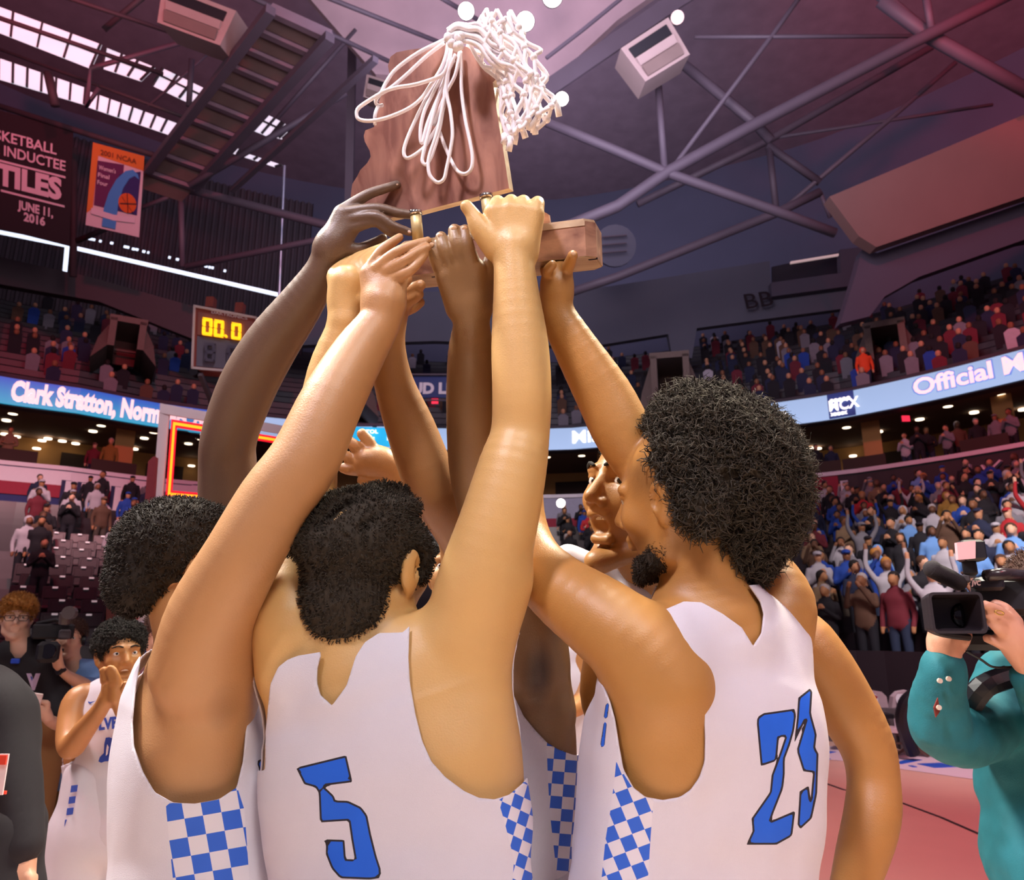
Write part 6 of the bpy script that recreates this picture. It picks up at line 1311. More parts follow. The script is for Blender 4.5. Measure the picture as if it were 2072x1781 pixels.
# distant player in the gap and head behind the clapping player ------------------
rq = empty('person', base_of(1120, 1500, 3.4), 'far player seen only as a bare arm in the gap between two jerseys', 'person')
B = Field(); TQ = [(at(1112, 1325, 3.4), .13, .07), (at(1110, 1380, 3.4), .18, .10), (at(1110, 1500, 3.36), .16, .11)]
B.loft(TQ, AX, .03); B.chain([(1112, 1280, 3.4, 26), (1112, 1325, 3.4, 32)], .02); B.chain([(1160, 1330, 3.4, 24), (1172, 1380, 3.36, 22), (1176, 1420, 3.3, 19), (1160, 1435, 3.2, 17), (1135, 1440, 3.15, 14)], .02)
PQ = head(B, at(1112, 1235, 3.42), head_R(200), 1.0); lower_body(B, rq, TQ[-1][0], 180); finish(B, .010, rq, [S0])
J = Field(); J.loft(TQ, AX, .03); cloth(J, .012, rq, 'jersey', [], [M_jers], [], .010, .004)
H = Field(); H.ell(PQ(0, -.02, .055), (.083, .10, .083), head_R(200), .02); hair_mesh(H, .012, rq, M_hair, .006, 120, 900, .01, .002, 17)
rn = empty('person', base_of(335, 1500, 3.3), 'person with short brown hair, only one ear showing behind the clapping player', 'person')
B = Field(); TN = [(at(335, 1380, 3.3), .14, .07), (at(335, 1430, 3.3), .18, .10), (at(335, 1540, 3.26), .16, .11)]
B.loft(TN, AX, .03); B.chain([(333, 1335, 3.3, 26), (333, 1380, 3.3, 32)], .02); RN = head_R(140); PN = head(B, at(332, 1293, 3.32), RN, 1.0); lower_body(B, rn, TN[-1][0], 180); finish(B, .010, rn, [SU])
J = Field(); J.loft(TN, AX, .03); cloth(J, .012, rn, 'shirt', [], [mat('shirt_maroon', '#5a2430', .8)], [], .010, .004)
H = Field(); H.ell(PN(0, -.02, .055), (.083, .10, .083), RN, .02); H.ell(PN(0, .12, -.01), (.10, .06, .085), RN, .01, 0, True); hair_mesh(H, .012, rn, mat('hair_chestnut', '#4a2c20'), .006, 120, 900, .01, .002, 17)
# ------------------------------------------------------------------ trophy
def wood(name, a, b, axis, sc=26):
    m = bpy.data.materials.new(name); m.use_nodes = True; nt = m.node_tree; p = nt.nodes['Principled BSDF']; L = nt.links
    tc = nt.nodes.new('ShaderNodeTexCoord'); mp = nt.nodes.new('ShaderNodeMapping'); mp.inputs['Scale'].default_value = axis
    no = nt.nodes.new('ShaderNodeTexNoise'); no.inputs['Scale'].default_value = sc; no.inputs['Detail'].default_value = 6; no.inputs['Distortion'].default_value = .6
    rp = nt.nodes.new('ShaderNodeValToRGB'); rp.color_ramp.elements[0].position = .35; rp.color_ramp.elements[1].position = .68
    rp.color_ramp.elements[0].color = (*lin(a), 1); rp.color_ramp.elements[1].color = (*lin(b), 1)
    L.new(tc.outputs['Object'], mp.inputs[0]); L.new(mp.outputs[0], no.inputs['Vector']); L.new(no.outputs['Fac'], rp.inputs[0]); L.new(rp.outputs[0], p.inputs['Base Color'])
    p.inputs['Roughness'].default_value = .38; return m
W_wal = wood('walnut_wood', '#744438', '#ab7866', (1, 1, .12)); W_base = wood('walnut_base', '#774e40', '#b88a70', (.3, 1, 1), 30); W_pale = wood('pale_edge_wood', '#a88a70', '#cbb498', (.3, 1, 1), 30)
M_brass = mat('brass', '#d8c08a', .45, .35)
TROPHY_AT = at(940, 520, 1.47)
tro = empty('trophy', TROPHY_AT, 'wooden state-shaped championship trophy on two posts over a walnut base, held overhead', 'trophy')
def pz(px): return 1.505-(px-880)/FPX*1.47*math.tan(math.radians(18))
outl = [(785, 133), (790, 115), (802, 106), (826, 101), (850, 98), (880, 90), (905, 86), (945, 95), (968, 112), (990, 140), (1000, 150), (1011, 153), (1004, 160), (997, 167), (1001, 190), (1004, 216), (1010, 255), (1018, 303), (1030, 381), (847, 429), (738, 452), (722, 440), (715, 420), (709, 408), (710, 393), (713, 372), (722, 358), (729, 344), (743, 330), (750, 317), (748, 305), (743, 296), (738, 286), (736, 275), (739, 264), (757, 257), (758, 240), (764, 216), (768, 202), (774, 188), (780, 165), (788, 150)]
nrm = np.array([-math.sin(math.radians(18)), -math.cos(math.radians(18))*CP*.97, -SP*1.3]); nrm /= np.linalg.norm(nrm)
b = MB(); b.prism([at(x, y, pz(x)) for x, y in outl], -nrm*.028, 0, 1); b.build('state_plaque', [W_wal, W_pale], tro)
# base plank: frame along its length, its height and its depth
BL = at(800, 528, 1.545); BR = at(1203, 480, 1.43)
ex_ = BR-BL; Lb = np.linalg.norm(ex_); ex_ /= Lb; ey_ = np.cross([0, 0, 1.], ex_); ey_ /= np.linalg.norm(ey_); ez_ = np.cross(ex_, ey_)
Rb = np.stack([ex_, ey_, ez_], 1)@Rx(math.radians(13)); ctr = (BL+BR)/2+Rb@np.array([0, .055, 0])
b = MB(); hx, hy, hz = Lb/2, .055, .034; c_ = .018
prof = [(-hx, -hy+c_), (-hx+c_, -hy), (hx-c_, -hy), (hx, -hy+c_), (hx, hy-c_), (hx-c_, hy), (-hx+c_, hy), (-hx, hy-c_)]
b.prism([ctr+Rb@np.array([x, y, -hz]) for x, y in prof], Rb@np.array([0, 0, 2*hz]), 1, 0)
b.prism([ctr+Rb@np.array([x*.985, y*.94, hz]) for x, y in prof], Rb@np.array([0, 0, .006]), 1)
b.prism([ctr+Rb@np.array([x*.99, y*.985, -hz-.0015]) for x, y in prof], Rb@np.array([0, 0, .0014]), 1)
b.prism([ctr+Rb@np.array([x, -hy-.0012, z]) for x, z in ((-hx+c_, hz-.009), (hx-c_, hz-.009), (hx-c_, hz+.001), (-hx+c_, hz+.001))], Rb@np.array([0, .0012, 0]), 1)
b.build('base', [W_base, W_pale], tro)
for x in (-.62, .96):
    b = MB(); q = ctr+Rb@np.array([x*hx, -hy*.55, -hz-.001]); b.box(q, (.018, .006, .003), Rb); b.build('keyhole_slot', M_black, tro)
b = MB(); b.prism([ctr+Rb@np.array([.235*0+x, y, -hz-.0005]) for x, y in ((-.02, -.03), (.03, -.03), (.03, .02), (-.02, .02))], Rb@np.array([0, 0, -.002])); b.build('underside_label', mat('felt_grey', '#8d8380', .9), tro)
for (x0, y0, x1, y1, z) in ((841, 432, 846, 486, 1.50), (984, 398, 990, 452, 1.46)):
    b = MB(); b.tube([at(x0, y0, z), at(x1, y1, z)], .0115, 14); b.build('post', M_brass, tro, True)
    b = MB(); b.tube([at(x0-1, y0-5, z), at(x0, y0+3, z)], .0135, 14); b.build('post_cap', mat('chrome', '#d8d2cc', .15, 1), tro, True)
b = MB(); b.prism([at(x, y, 1.49) for x, y in ((1098, 455), (1100, 428), (1110, 434), (1114, 458))], -nrm*.01); b.build('nameplate_back', W_base, tro)
# ------------------------------------------------------------------ cut-down net
net = empty('basketball_net', at(1010, 110, 1.43), 'cut-down white basketball net draped over the top right of the trophy', 'net')
M_cord = mat('net_cord', '#efe6ea', .8, var=.03, bump=.5, bscale=600)
kk = lambda x, y: (600+x/3.4533, y/3.4533)
loops = [[(1030, 280), (850, 370), (700, 480), (630, 570), (590, 650), (560, 690), (555, 720), (575, 740), (603, 735)], [(572, 738), (550, 800), (548, 872)],
 [(1030, 300), (900, 400), (760, 530), (650, 620), (560, 670), (480, 720), (430, 760), (420, 800), (440, 835), (520, 845), (640, 820), (780, 760), (870, 690), (940, 590), (1010, 480), (1045, 380), (1060, 280)],
 [(1070, 400), (1030, 510), (960, 550), (830, 590), (700, 612), (610, 640), (560, 672)],
 [(1060, 330), (1040, 420), (980, 560), (900, 700), (830, 840), (770, 980), (750, 1060), (770, 1105), (830, 1080), (900, 1020), (950, 940), (1000, 850), (1040, 700), (1050, 600), (1065, 450), (1075, 330)],
 [(1050, 380), (1020, 520), (960, 640), (900, 760), (870, 870), (865, 960), (875, 1000), (888, 960), (920, 850), (980, 700), (1030, 560), (1100, 420)],
 [(1060, 420), (1035, 560), (985, 700), (930, 900), (885, 1080), (880, 1130), (905, 1150), (940, 1100), (980, 980), (1010, 850), (1030, 700), (1045, 520), (1070, 380)],
 [(1080, 340), (1050, 600), (1020, 750), (980, 930), (930, 1080), (920, 1160), (935, 1230), (985, 1275), (1030, 1250), (1050, 1170), (1075, 1050), (1090, 930), (1075, 780), (1050, 650), (1055, 520), (1110, 380)],
 [(1000, 920), (1040, 1030), (1090, 1140), (1130, 1200), (1180, 1215), (1220, 1180), (1230, 1100), (1210, 980), (1180, 840), (1155, 650), (1150, 500), (1145, 360)], [(1140, 360), (1110, 520), (1050, 640), (1000, 760), (960, 880)]]
for i, lp in enumerate(loops):
    P = []
    n = len(lp)
    for j, (x, y) in enumerate(lp):
        X, Y = kk(x, y); P.append(at(X, Y, min(pz(X), 1.5)-.012-.0045*(i % 4)-.012*math.sin(math.pi*j/(n-1))))
    b = MB(); b.tube(spline(P, 6), .0037, 8); b.build('cord_loop', M_cord, net, True)
rows = [[(1290, 125), (1400, 95), (1510, 100)], [(1235, 200), (1400, 170), (1570, 215)], [(1215, 290), (1420, 260), (1640, 300)], [(1250, 370), (1450, 350), (1690, 400)], [(1330, 460), (1520, 450), (1730, 500)], [(1400, 530), (1570, 540), (1770, 580)],
        [(1430, 640), (1590, 640), (1800, 660)], [(1440, 760), (1600, 740), (1810, 740)], [(1455, 880), (1590, 840), (1760, 810)], [(1455, 990), (1570, 920), (1680, 890)]]
RWS = [spline([(*kk(*p), 0) for p in r], 8) for r in rows]
def npt(u, v, dz, g):
    v = min(max(v, 0), len(rows)-1.001); i = int(v); f = v-i; a = RWS[i]; c = RWS[i+1]; k = u*(len(a)-1); j = min(int(k), len(a)-2); h = k-j
    p = (a[j]*(1-h)+a[j+1]*h)*(1-f)+(c[j]*(1-h)+c[j+1]*h)*f
    p = p+np.array([g.normal()*5.0, g.normal()*5.0, 0]); bulge = math.sin(math.pi*u)*.03
    return at(p[0], p[1], min(pz(p[0]), 1.47)-.02-bulge+dz+g.normal()*.003)
for layer, dz, seed in ((0, 0., 3), (1, .055, 8)):
    g = np.random.RandomState(seed); nu, nv = (5, 10) if layer == 0 else (3, 7); G = [[npt((i+(.5 if j % 2 else 0))/(nu+.5), j*(len(rows)-1)/nv, dz, g) for i in range(nu+1)] for j in range(nv+1)]
    for i in range(nu+1):
        for s_ in (0, 1):
            pts = []
            for j in range(nv+1):
                off = ((j+s_) % 2) if 1 else 0; ii = i if (j % 2 == 0) else (i if s_ == 0 else i-1)
                if 0 <= ii <= nu: pts.append(G[j][ii])
            if len(pts) > 3: b = MB(); b.tube(spline(pts, 4), .0042, 7); b.build('net_strand', M_cord, net, True)
    for j in range(1, nv):          # knots
        for i in range(nu+1):
            if g.rand() < .6: b = MB(); b.sphere(G[j][i], .0072, 5); b.build('knot', M_cord, net, True)
g = np.random.RandomState(5)
for i in range(9):      # bundle of doubled cord along the top left
    o = (i-4)*11; P = [(1050+g.rand()*30, 250+o*.9), (1120, 215+o*1.4+g.rand()*20), (1200, 235+o*1.3), (1280, 250+o*1.8+g.rand()*20), (1360, 330+o*2+g.rand()*30), (1450, 390+o*2.), (1560, 450+o*1.6)]
    if i % 2: P = P[:5]
    b = MB(); b.tube(spline([at(*kk(x, y), 1.43-.004*(i % 3)) for x, y in P], 5), .0045, 7); b.build('net_strand', M_cord, net, True)
for (x, y, x2, y2) in ((1800, 690, 1835, 815), (1700, 760, 1745, 850), (1650, 860, 1668, 940), (1560, 880, 1600, 965), (1490, 960, 1482, 1058), (1450, 940, 1445, 1005), (1530, 900, 1520, 1010)):
    b = MB(); b.tube([at(*kk(x, y), 1.42), at(*kk((x+x2)/2+6, (y+y2)/2), 1.415), at(*kk(x2, y2), 1.42)], [.0055, .006, .0062], 8); b.build('net_end', M_cord, net, True)
for i in range(8):
    x = 1060+g.rand()*90; b = MB(); b.sphere(at(*kk(x, 200+g.rand()*130), 1.42), .009, 6); b.build('knot', M_cord, net, True)
# ------------------------------------------------------------------ stadium seats, crowd, courtside
def proto_seat():
    R = np.eye(3); pn = MB(); pn.box((0, 0, .43), (.46, .40, .05), Rx(.12), 0, .02); bk = MB(); bk.box((0, .22, .66), (.46, .05, .44), Rx(-.2), 0, .02); bk.box((0, .195, .72), (.36, .02, .22), Rx(-.2), 0, .01)
    pl = MB(); pl.box((0, .165, .84), (.10, .01, .035), Rx(-.2)); st = MB(); st.box((0, .1, .2), (.3, .05, .42))
    return [(n, link(n, b.V, b.F, m, None).data) for n, b, m in (('seat_pan', pn, mat('seat_black', '#2a2025', .35)), ('backrest', bk, mat('seat_black', '#2a2025')), ('number_plate', pl, mat('plate_white_glow', '#f2eef0', .3, emit=.25)), ('bracket', st, M_dark))], None  # plates glow faintly: their white reflection is put into the material
sp_parts, _ = proto_seat()
_off = {}
for n, me in sp_parts:
    for o in [o for o in COL.objects if o.data == me]: _off[n] = tuple(o.location); bpy.data.objects.remove(o)
def put_seat(i, th, j):
    o_, h = row(i); p = ring(th, o_+.1, h); e = bpy.data.objects.new('stadium_seat', None); COL.objects.link(e); e.location = p; e.rotation_euler = (0, 0, -math.radians(th)); e.empty_display_size = .1
    tag(e, f'empty black stadium seat with white number plate, {ORD[i]} row up, {ORD[j] if j else "leftmost"} from the left'.replace('lowest row up', 'lowest row'), 'seat', 'empty black seats in the left stands')
    for n, me in sp_parts:
        c = bpy.data.objects.new(n, me); COL.objects.link(c); c.parent = e; c.location = _off[n]
ORD = ['lowest', 'second', 'third', 'fourth', 'fifth', 'sixth', 'seventh', 'eighth', 'ninth', 'tenth', 'eleventh', 'twelfth', 'thirteenth', 'fourteenth', 'fifteenth', 'top']
g = np.random.RandomState(11)
for i in range(0, 11):
    o_, h = row(i); R_ = RR(-31)+o_; th = TH(45, 1200)+(i % 2)*.4; j = 0
    while th < TH(262, 1200): put_seat(i, th, j); j += 1; th += math.degrees(.56/R_)
for i in range(NROW):
    o_, h = row(i); a = ringsurf('seat_row', TH(262, 1200) if i < 11 else -60, 58, [(o_+.22, h), (o_+.30, h+.80), (o_+.36, h+.80), (o_+.36, h)], mat('seat_black', '#2a2025'), 50)
POSES = ['standing', 'clapping', 'cheering with raised arms', 'holding up a phone', 'sitting', 'standing with folded arms']
def crowd_proto(pose, hair=0, seed=0):
    B = Field(); g = np.random.RandomState(seed); dz = -.42 if pose == 4 else 0
    Z = lambda z: z+dz
    B.loft([((0, 0, Z(1.42)), .13, .07), ((0, 0, Z(1.3)), .19, .11), ((0, 0, Z(1.02)), .16, .12), ((0, .0, Z(.92)), .17, .12)], AX, .04, 1)
    for x in (-1, 1):
        if pose == 4: B.limb([(x*.09, 0, .50, .09), (x*.12, -.42, .50, .075), (x*.12, -.42, .05, .05)], .03, 2)
        else: B.limb([(x*.09, 0, .92, .095), (x*.1, 0, .5, .07), (x*.1, .02, .06, .055)], .03, 2)
        sh = (x*.19, 0, Z(1.36), .055)
        if pose in (0,): L = [sh, (x*.25, .02, Z(1.08), .048), (x*.24, -.06, Z(.86), .04)]; H = [(x*.24, -.06, Z(.86), .036), (x*.24, -.08, Z(.78), .035)]
        elif pose in (1, 4): L = [sh, (x*.24, -.05, Z(1.1), .048), (x*.05, -.26, Z(1.26), .04)]; H = [(x*.05, -.26, Z(1.26), .036), (x*.012, -.29, Z(1.34), .036)]
        elif pose == 2: L = [sh, (x*.32, -.03, Z(1.6), .045), (x*.30, -.05, Z(1.86), .036)]; H = [(x*.30, -.05, Z(1.86), .036), (x*.30, -.05, Z(1.96), .036)]
        elif pose == 3: L = [sh, (x*.24, -.12, Z(1.2), .046), (x*.10, -.28, Z(1.5), .036)]; H = [(x*.10, -.28, Z(1.5), .036), (x*.06, -.30, Z(1.57), .036)]
        else: L = [sh, (x*.25, -.02, Z(1.08), .05), (-x*.1, -.17, Z(1.14), .045)]; H = [(-x*.1, -.17, Z(1.14), .036), (-x*.16, -.15, Z(1.15), .036)]
        B.limb(L, .025, 1); B.limb(H, .015, 0)
    B.limb([(0, .01, Z(1.42), .055), (0, 0, Z(1.52), .052)], .02, 0); R = Rz(math.pi); c = (0, 0, Z(1.62)); B.ell((0, -.01, Z(1.60)), (.072, .085, .115), None, .02, 0); B.ell((0, -.095, Z(1.595)), (.016, .022, .022), None, .02, 0)
    if hair == 0: B.ell((0, .022, Z(1.66)), (.092, .10, .10), None, .01, 3); B.ell((0, -.085, Z(1.60)), (.06, .05, .07), None, .012, 0)
    elif hair == 1: B.ell((0, .024, Z(1.65)), (.098, .105, .105), None, .01, 3); B.limb([(0, .05, Z(1.6), .08), (0, .06, Z(1.42), .075)], .02, 3); B.ell((0, -.085, Z(1.60)), (.058, .05, .075), None, .012, 0)
    elif hair == 2: B.ell((0, .0, Z(1.675)), (.09, .10, .06), None, .01, 3); B.ell((0, -.11, Z(1.66)), (.065, .06, .014), None, .008, 3)
    elif hair == 3: B.ell((0, .03, Z(1.62)), (.11, .11, .13), None, .015, 1); B.ell((0, -.09, Z(1.60)), (.058, .05, .07), None, .012, 0)
    V, F, M = B.mesh(.026); V[:, 2] = np.maximum(V[:, 2], 0)
    o = link('person', V, F, [None]*0 or [M_black]*4, None, True, M); me = o.data; off = tuple(o.location); bpy.data.objects.remove(o); return me, off
PROT = {}
for p_ in range(6):
    for h_ in range(4): PROT[(p_, h_)] = crowd_proto(p_, h_, p_*7+h_)
TOPS = [('black', '#16141c', 34), ('royal blue', '#1b429c', 15), ('white', '#b4b0b8', 12), ('grey', '#77747c', 10), ('navy', '#1c2440', 10), ('maroon', '#6a1e2c', 6), ('brown', '#5a4030', 6), ('red', '#b0242c', 4), ('tan', '#80684f', 4), ('light blue', '#6a9ad8', 5), ('mustard', '#8a6828', 1)]
SKN = ['#c8906c', '#8a5a3c', '#dcae90', '#6a4630', '#b07c54']; HRS = [('dark-haired', '#1c1614'), ('brown-haired', '#4a3020'), ('grey-haired', '#a8a0a0'), ('blond', '#b08a50')]; PNT = ['#1a1a24', '#24304a', '#4a4038', '#14121a']
w_ = np.array([t[2] for t in TOPS], float); w_ /= w_.sum()
def spectator(loc, rz, place, grp, g, pose=None, top=None, hair=None, sc=None):
    pose = pose if pose is not None else g.choice(6, p=[.25, .33, .06, .1, .08, .18]); hr = hair if hair is not None else g.choice(4, p=[.5, .22, .18, .10]); me, off = PROT[(pose, hr)]
    t = TOPS[g.choice(len(TOPS), p=w_)] if top is None else TOPS[top]; hc = HRS[g.choice(4, p=[.6, .2, .12, .08])]; s = sc or .92+.14*g.rand()
    o = bpy.data.objects.new('person', me); COL.objects.link(o); c, s_ = math.cos(rz), math.sin(rz)
    o.location = (loc[0]+s*(off[0]*c-off[1]*s_), loc[1]+s*(off[0]*s_+off[1]*c), loc[2]+s*off[2]); o.rotation_euler = (0, 0, rz+g.normal()*.25); o.scale = (s, s, s)
    cols = [mat('skin_'+['warm', 'brown', 'pale', 'dark', 'olive'][k_], SKN[k_], .6) for k_ in [g.choice(5)]][0], mat('top_'+t[0].replace(' ', '_'), t[1], .85, var=.15, vscale=6), mat('trouser_'+str(g.randint(4)), PNT[g.randint(4)], .85), (mat('cap_'+t[0].replace(' ', '_'), t[1]) if hr == 2 else mat('hair_'+hc[0].replace('-', '_'), hc[1], .85))
    for k_, m in enumerate(cols): o.material_slots[k_].link = 'OBJECT'; o.material_slots[k_].material = m
    hd = {0: hc[0], 1: 'long-haired', 2: 'capped', 3: 'hooded'}[hr]
    tag(o, f'{hd} spectator in {t[0]} top {POSES[pose]}, {place}', 'person', grp); return o
g = np.random.RandomState(21); nsp = 0
def fill(x0, x1, rows_, occ, side, grp, step=.60, blue=None):
    global nsp
    for i in rows_:
        o_, h = row(i); R_ = RR(TH(x0, 1200))+o_; th = TH(x0, 1150); e = TH(x1, 1150)
        while th < e:
            th += math.degrees(step/R_)*(.95+.2*g.rand())
            if g.rand() > occ: continue
            px, _, _ = proj(ring(th, o_-.1, h+1.4))
            spectator(ring(th, o_-.1+g.normal()*.06, h), -math.radians(th), f'{ORD[i]} row of the {side}', grp, g); nsp += 1
fill(1600, 2090, range(1, 7), .97, 'right stands', 'crowd in the right lower stands', .55)
fill(1600, 2090, range(7, 16), .92, 'right stands', 'crowd in the right lower stands', .66)
fill(1105, 1235, range(8, 16), .8, 'middle stands', 'crowd in the middle stands', .7)
fill(-10, 250, range(11, 16), .72, 'left stands', 'crowd in the left stands', .75)
fill(-10, 60, range(4, 11), .45, 'left stands', 'crowd in the left stands', .8)
fill(150, 250, (7, 9, 10), .3, 'left stands', 'crowd in the left stands', .8)
fill(880, 925, range(9, 15), .8, 'middle stands', 'crowd in the middle stands', .7)
# hooded man left, people at the rail, people in the suites
spectator(ring(TH(38, 1180), row(7)[0]-.1, row(7)[1]), -math.radians(-33), 'white hood up, above the blond teenager', 'crowd in the left stands', g, 0, 2, 3, 1.0)
for x, tp in ((176, 0), (200, 0), (262, 0), (297, 3)): spectator(ring(TH(x, 1020), -1.1, 5.2), -math.radians(TH(x, 1020)), 'at the rail before the INTEG banner', 'people at the rail below the left suites', g, 0, tp)
for x, tp, pl in ((185, 5, 'in the left suite'), (217, 10, 'in the left suite'), (1838, 2, 'in the right suite under the exit sign'), (1866, 0, 'in the right suite'), (1885, 0, 'by the suite doorway at right'), (1925, 3, 'at the right suite rail'), (1950, 6, 'at the right suite rail'), (1990, 0, 'far right suite'), (2030, 3, 'far right suite'), (2060, 3, 'far right suite corner'), (1685, 4, 'behind the curly hair in the suite'), (1655, 0, 'in the suite beside the curly hair'), (8, 8, 'far left suite')):
    spectator(ring(TH(x, 950), .6+1.2*g.rand(), 6.85), -math.radians(TH(x, 950)), pl, 'people in the suites', g, int(g.choice([0, 1, 5])), tp)
print('spectators', nsp)
# upper deck crowd: far figures, too many to single out; dark clothes stand in for shade
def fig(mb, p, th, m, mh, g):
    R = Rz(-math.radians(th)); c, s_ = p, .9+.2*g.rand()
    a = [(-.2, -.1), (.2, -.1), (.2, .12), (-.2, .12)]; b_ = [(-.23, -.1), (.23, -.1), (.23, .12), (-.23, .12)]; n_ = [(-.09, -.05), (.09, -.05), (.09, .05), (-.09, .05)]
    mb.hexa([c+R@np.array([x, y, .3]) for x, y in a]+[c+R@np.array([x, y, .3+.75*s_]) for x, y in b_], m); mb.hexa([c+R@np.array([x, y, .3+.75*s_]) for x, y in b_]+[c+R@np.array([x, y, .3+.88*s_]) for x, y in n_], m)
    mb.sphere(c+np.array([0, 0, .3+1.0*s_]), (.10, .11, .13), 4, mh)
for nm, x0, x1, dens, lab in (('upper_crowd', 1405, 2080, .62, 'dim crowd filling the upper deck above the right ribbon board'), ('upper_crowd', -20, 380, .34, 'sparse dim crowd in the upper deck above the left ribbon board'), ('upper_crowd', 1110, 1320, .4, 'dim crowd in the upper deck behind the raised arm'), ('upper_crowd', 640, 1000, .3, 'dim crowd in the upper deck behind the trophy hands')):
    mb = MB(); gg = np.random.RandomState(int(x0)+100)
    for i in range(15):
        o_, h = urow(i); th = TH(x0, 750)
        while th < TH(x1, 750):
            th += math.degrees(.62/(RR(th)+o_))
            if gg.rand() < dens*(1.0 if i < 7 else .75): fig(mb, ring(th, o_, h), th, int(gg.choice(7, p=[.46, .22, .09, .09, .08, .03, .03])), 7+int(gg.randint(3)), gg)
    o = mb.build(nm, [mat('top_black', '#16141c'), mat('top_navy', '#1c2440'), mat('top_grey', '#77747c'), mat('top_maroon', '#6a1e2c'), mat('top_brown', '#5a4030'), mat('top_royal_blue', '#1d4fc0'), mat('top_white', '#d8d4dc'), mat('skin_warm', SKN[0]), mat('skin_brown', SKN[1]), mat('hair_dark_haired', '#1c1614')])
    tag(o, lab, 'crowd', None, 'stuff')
p = ring(TH(1750, 745), 1.4, HF+.6); o = spectator(p, -math.radians(TH(1750, 745)), 'beside the upper vomitory', 'people in the upper deck', g, 0, 7, 3, 1.1); o['label'] = 'hooded person in bright orange standing beside the upper right vomitory'
o.material_slots[1].material = mat('top_orange', '#e04818', .8)
# held-up blue shirts and paper signs
def sign(px, py, z, w, h, m, label, txt=None, cat='sign', tm=None):
    k = z/FPX; r = empty('held_shirt' if cat == 'shirt' else 'paper_sign', at(px, py, z), label, cat); b = MB()
    if cat == 'shirt':
        b.prism([at(px+x*w/2, py+y*h/2, z) for x, y in ((-.62, 1), (-.6, -.2), (-1, .1), (-1.1, -.5), (-.6, -1), (-.2, -.95), (0, -.85), (.2, -.95), (.6, -1), (1.1, -.5), (1, .1), (.6, -.2), (.62, 1))], (0, .04, 0))
    else: b.box(at(px, py, z), (w*k, .02, h*k))
    b.build('cloth' if cat == 'shirt' else 'board', m, r)
    if txt: V, F = text_mesh(txt, .04); s = w*.55/V[:, 0].max(); link('lettering', [at(px-w*.28+x*s, py-h*.22-y*s, z-.03) for x, y, _ in V], F, tm or M_white, r)
M_rb = mat('top_royal_blue', '#1d4fc0'); sign(1832, 1090, 19.5, 48, 58, M_rb, 'royal blue shirt held up high in the right crowd', 'Winner', 'shirt'); sign(1832, 1150, 17.5, 74, 66, M_rb, 'larger royal blue shirt with white lettering held up below the first', 'Winner', 'shirt')
sign(2018, 1016, 22, 70, 26, M_white, 'white cardboard sign held at the upper right of the crowd', 'Valor', 'sign', M_navy); sign(1938, 1022, 22, 44, 20, M_white, 'smaller white sign left of the cardboard sign', 'go', 'sign', M_navy)
sign(1550, 797, 32, 16, 9, M_white, 'tiny white sign in the upper deck crowd')
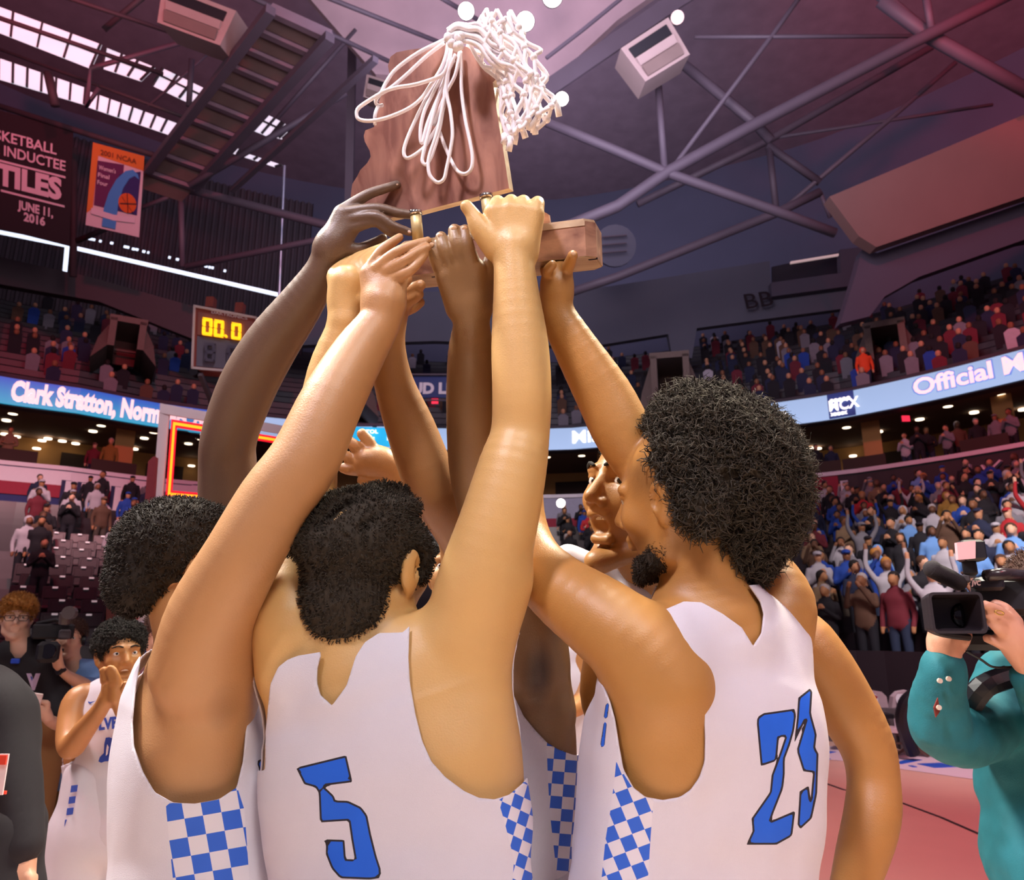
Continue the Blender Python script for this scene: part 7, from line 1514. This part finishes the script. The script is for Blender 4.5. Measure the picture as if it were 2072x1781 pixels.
# courtside tables and covered chairs
for k_, (px, lab) in enumerate(((1766, 'white draped courtside chair with round logo nearer the bare elbow'), (1836, 'white draped courtside chair with round logo touching the teal sleeve'))):
    r = empty('courtside_chair', on_floor(px, 1492), lab, 'chair'); z = 11.1; M_cov = mat('chair_cover', '#c9b4bc', .7, var=.1)
    b = MB(); b.prism([at(px+x, 1418+y, z) for x, y in ((-32, 20), (-28, -8), (-18, -18), (0, -21), (18, -18), (28, -8), (33, 20))], (0, .12, 0)); b.build('backrest_cover', M_cov, r)
    b = MB(); b.disc(at(px-6, 1416, z-.02), (0, -1, 0), .125, 18, .02); b.build('round_logo', M_white, r); b = MB(); b.bar(at(px-10, 1420, z-.05), at(px+2, 1420, z-.05), .03); b.build('logo_bar', M_navy, r); b = MB(); b.bar(at(px+2, 1408, z-.05), at(px+8, 1412, z-.05), .03); b.build('logo_tick', M_red, r)
    b = MB(); b.box(at(px, 1447, z-.1), (.42, .42, .06)); b.build('seat', M_black, r)
    for sx in (-1, 1):
        for sy in (0, 1): b = MB(); q = at(px+sx*24, 1447, z-.25+sy*.38); b.bar(q, (q[0], q[1], 0.0), .025); b.build('leg', M_black, r)
for k_, (x0, x1, lab) in enumerate(((1690, 1800, 'low white-topped courtside table with crossed legs behind the bare elbow'), (1802, 1990, 'low white-topped courtside table running behind the teal shirt'))):
    p0 = on_floor(x0, 1522+k_*8); p1 = on_floor(x1, 1530+k_*14); r = empty('courtside_table', p0, lab, 'table'); u = (p1-p0)/np.linalg.norm(p1-p0); v = np.array([-u[1], u[0], 0])
    b = MB(); b.hexa([p0+[0, 0, .30], p1+[0, 0, .30], p1+v*.4+[0, 0, .30], p0+v*.4+[0, 0, .30], p0+[0, 0, .35], p1+[0, 0, .35], p1+v*.4+[0, 0, .35], p0+v*.4+[0, 0, .35]]); b.build('tabletop', mat('table_white', '#d8c0c4', .5), r)
    L = np.linalg.norm(p1-p0); n = max(2, int(L/.7))
    for i in range(n):
        a = p0+u*(i*L/n+.08); c = p0+u*((i+1)*L/n-.08)
        for q1, q2 in ((a, c), (c, a)): b = MB(); b.bar(q1+v*.1+[0, 0, .02], q2+v*.1+[0, 0, .30], .035); b.build('leg', mat('leg_brown', '#5a4038', .6), r)
    b = MB(); b.bar(p0+v*.1+[0, 0, .16], p1+v*.1+[0, 0, .16], .03); b.build('stretcher', mat('leg_brown', '#5a4038', .6), r)
    for i in range(5):
        t = p0+u*(L*(.1+.17*i))+v*.2+[0, 0, .35]; b = MB(); b.tube([t, t+[0, 0, .12]], .03, 10); o = b.build('cup', [M_white, mat('cup_yellow', '#d8b020')][i % 2]); tag(o, f'{"yellow" if i % 2 else "white"} paper cup, {ORD[i] if i else "leftmost"} along the {"first" if k_ == 0 else "longer"} courtside table', 'cup', 'cups on the courtside tables')
sb_ = MB(); sb_.tube(spline([at(*p) for p in ((1850, 1405, 9.8), (1832, 1425, 9.8), (1826, 1460, 9.8), (1838, 1500, 9.8), (1848, 1525, 9.8))], 5), .09, 10); o = sb_.build('cable_loop', M_black); tag(o, 'thick dark curved cable standing left of the teal sleeve', 'cable')
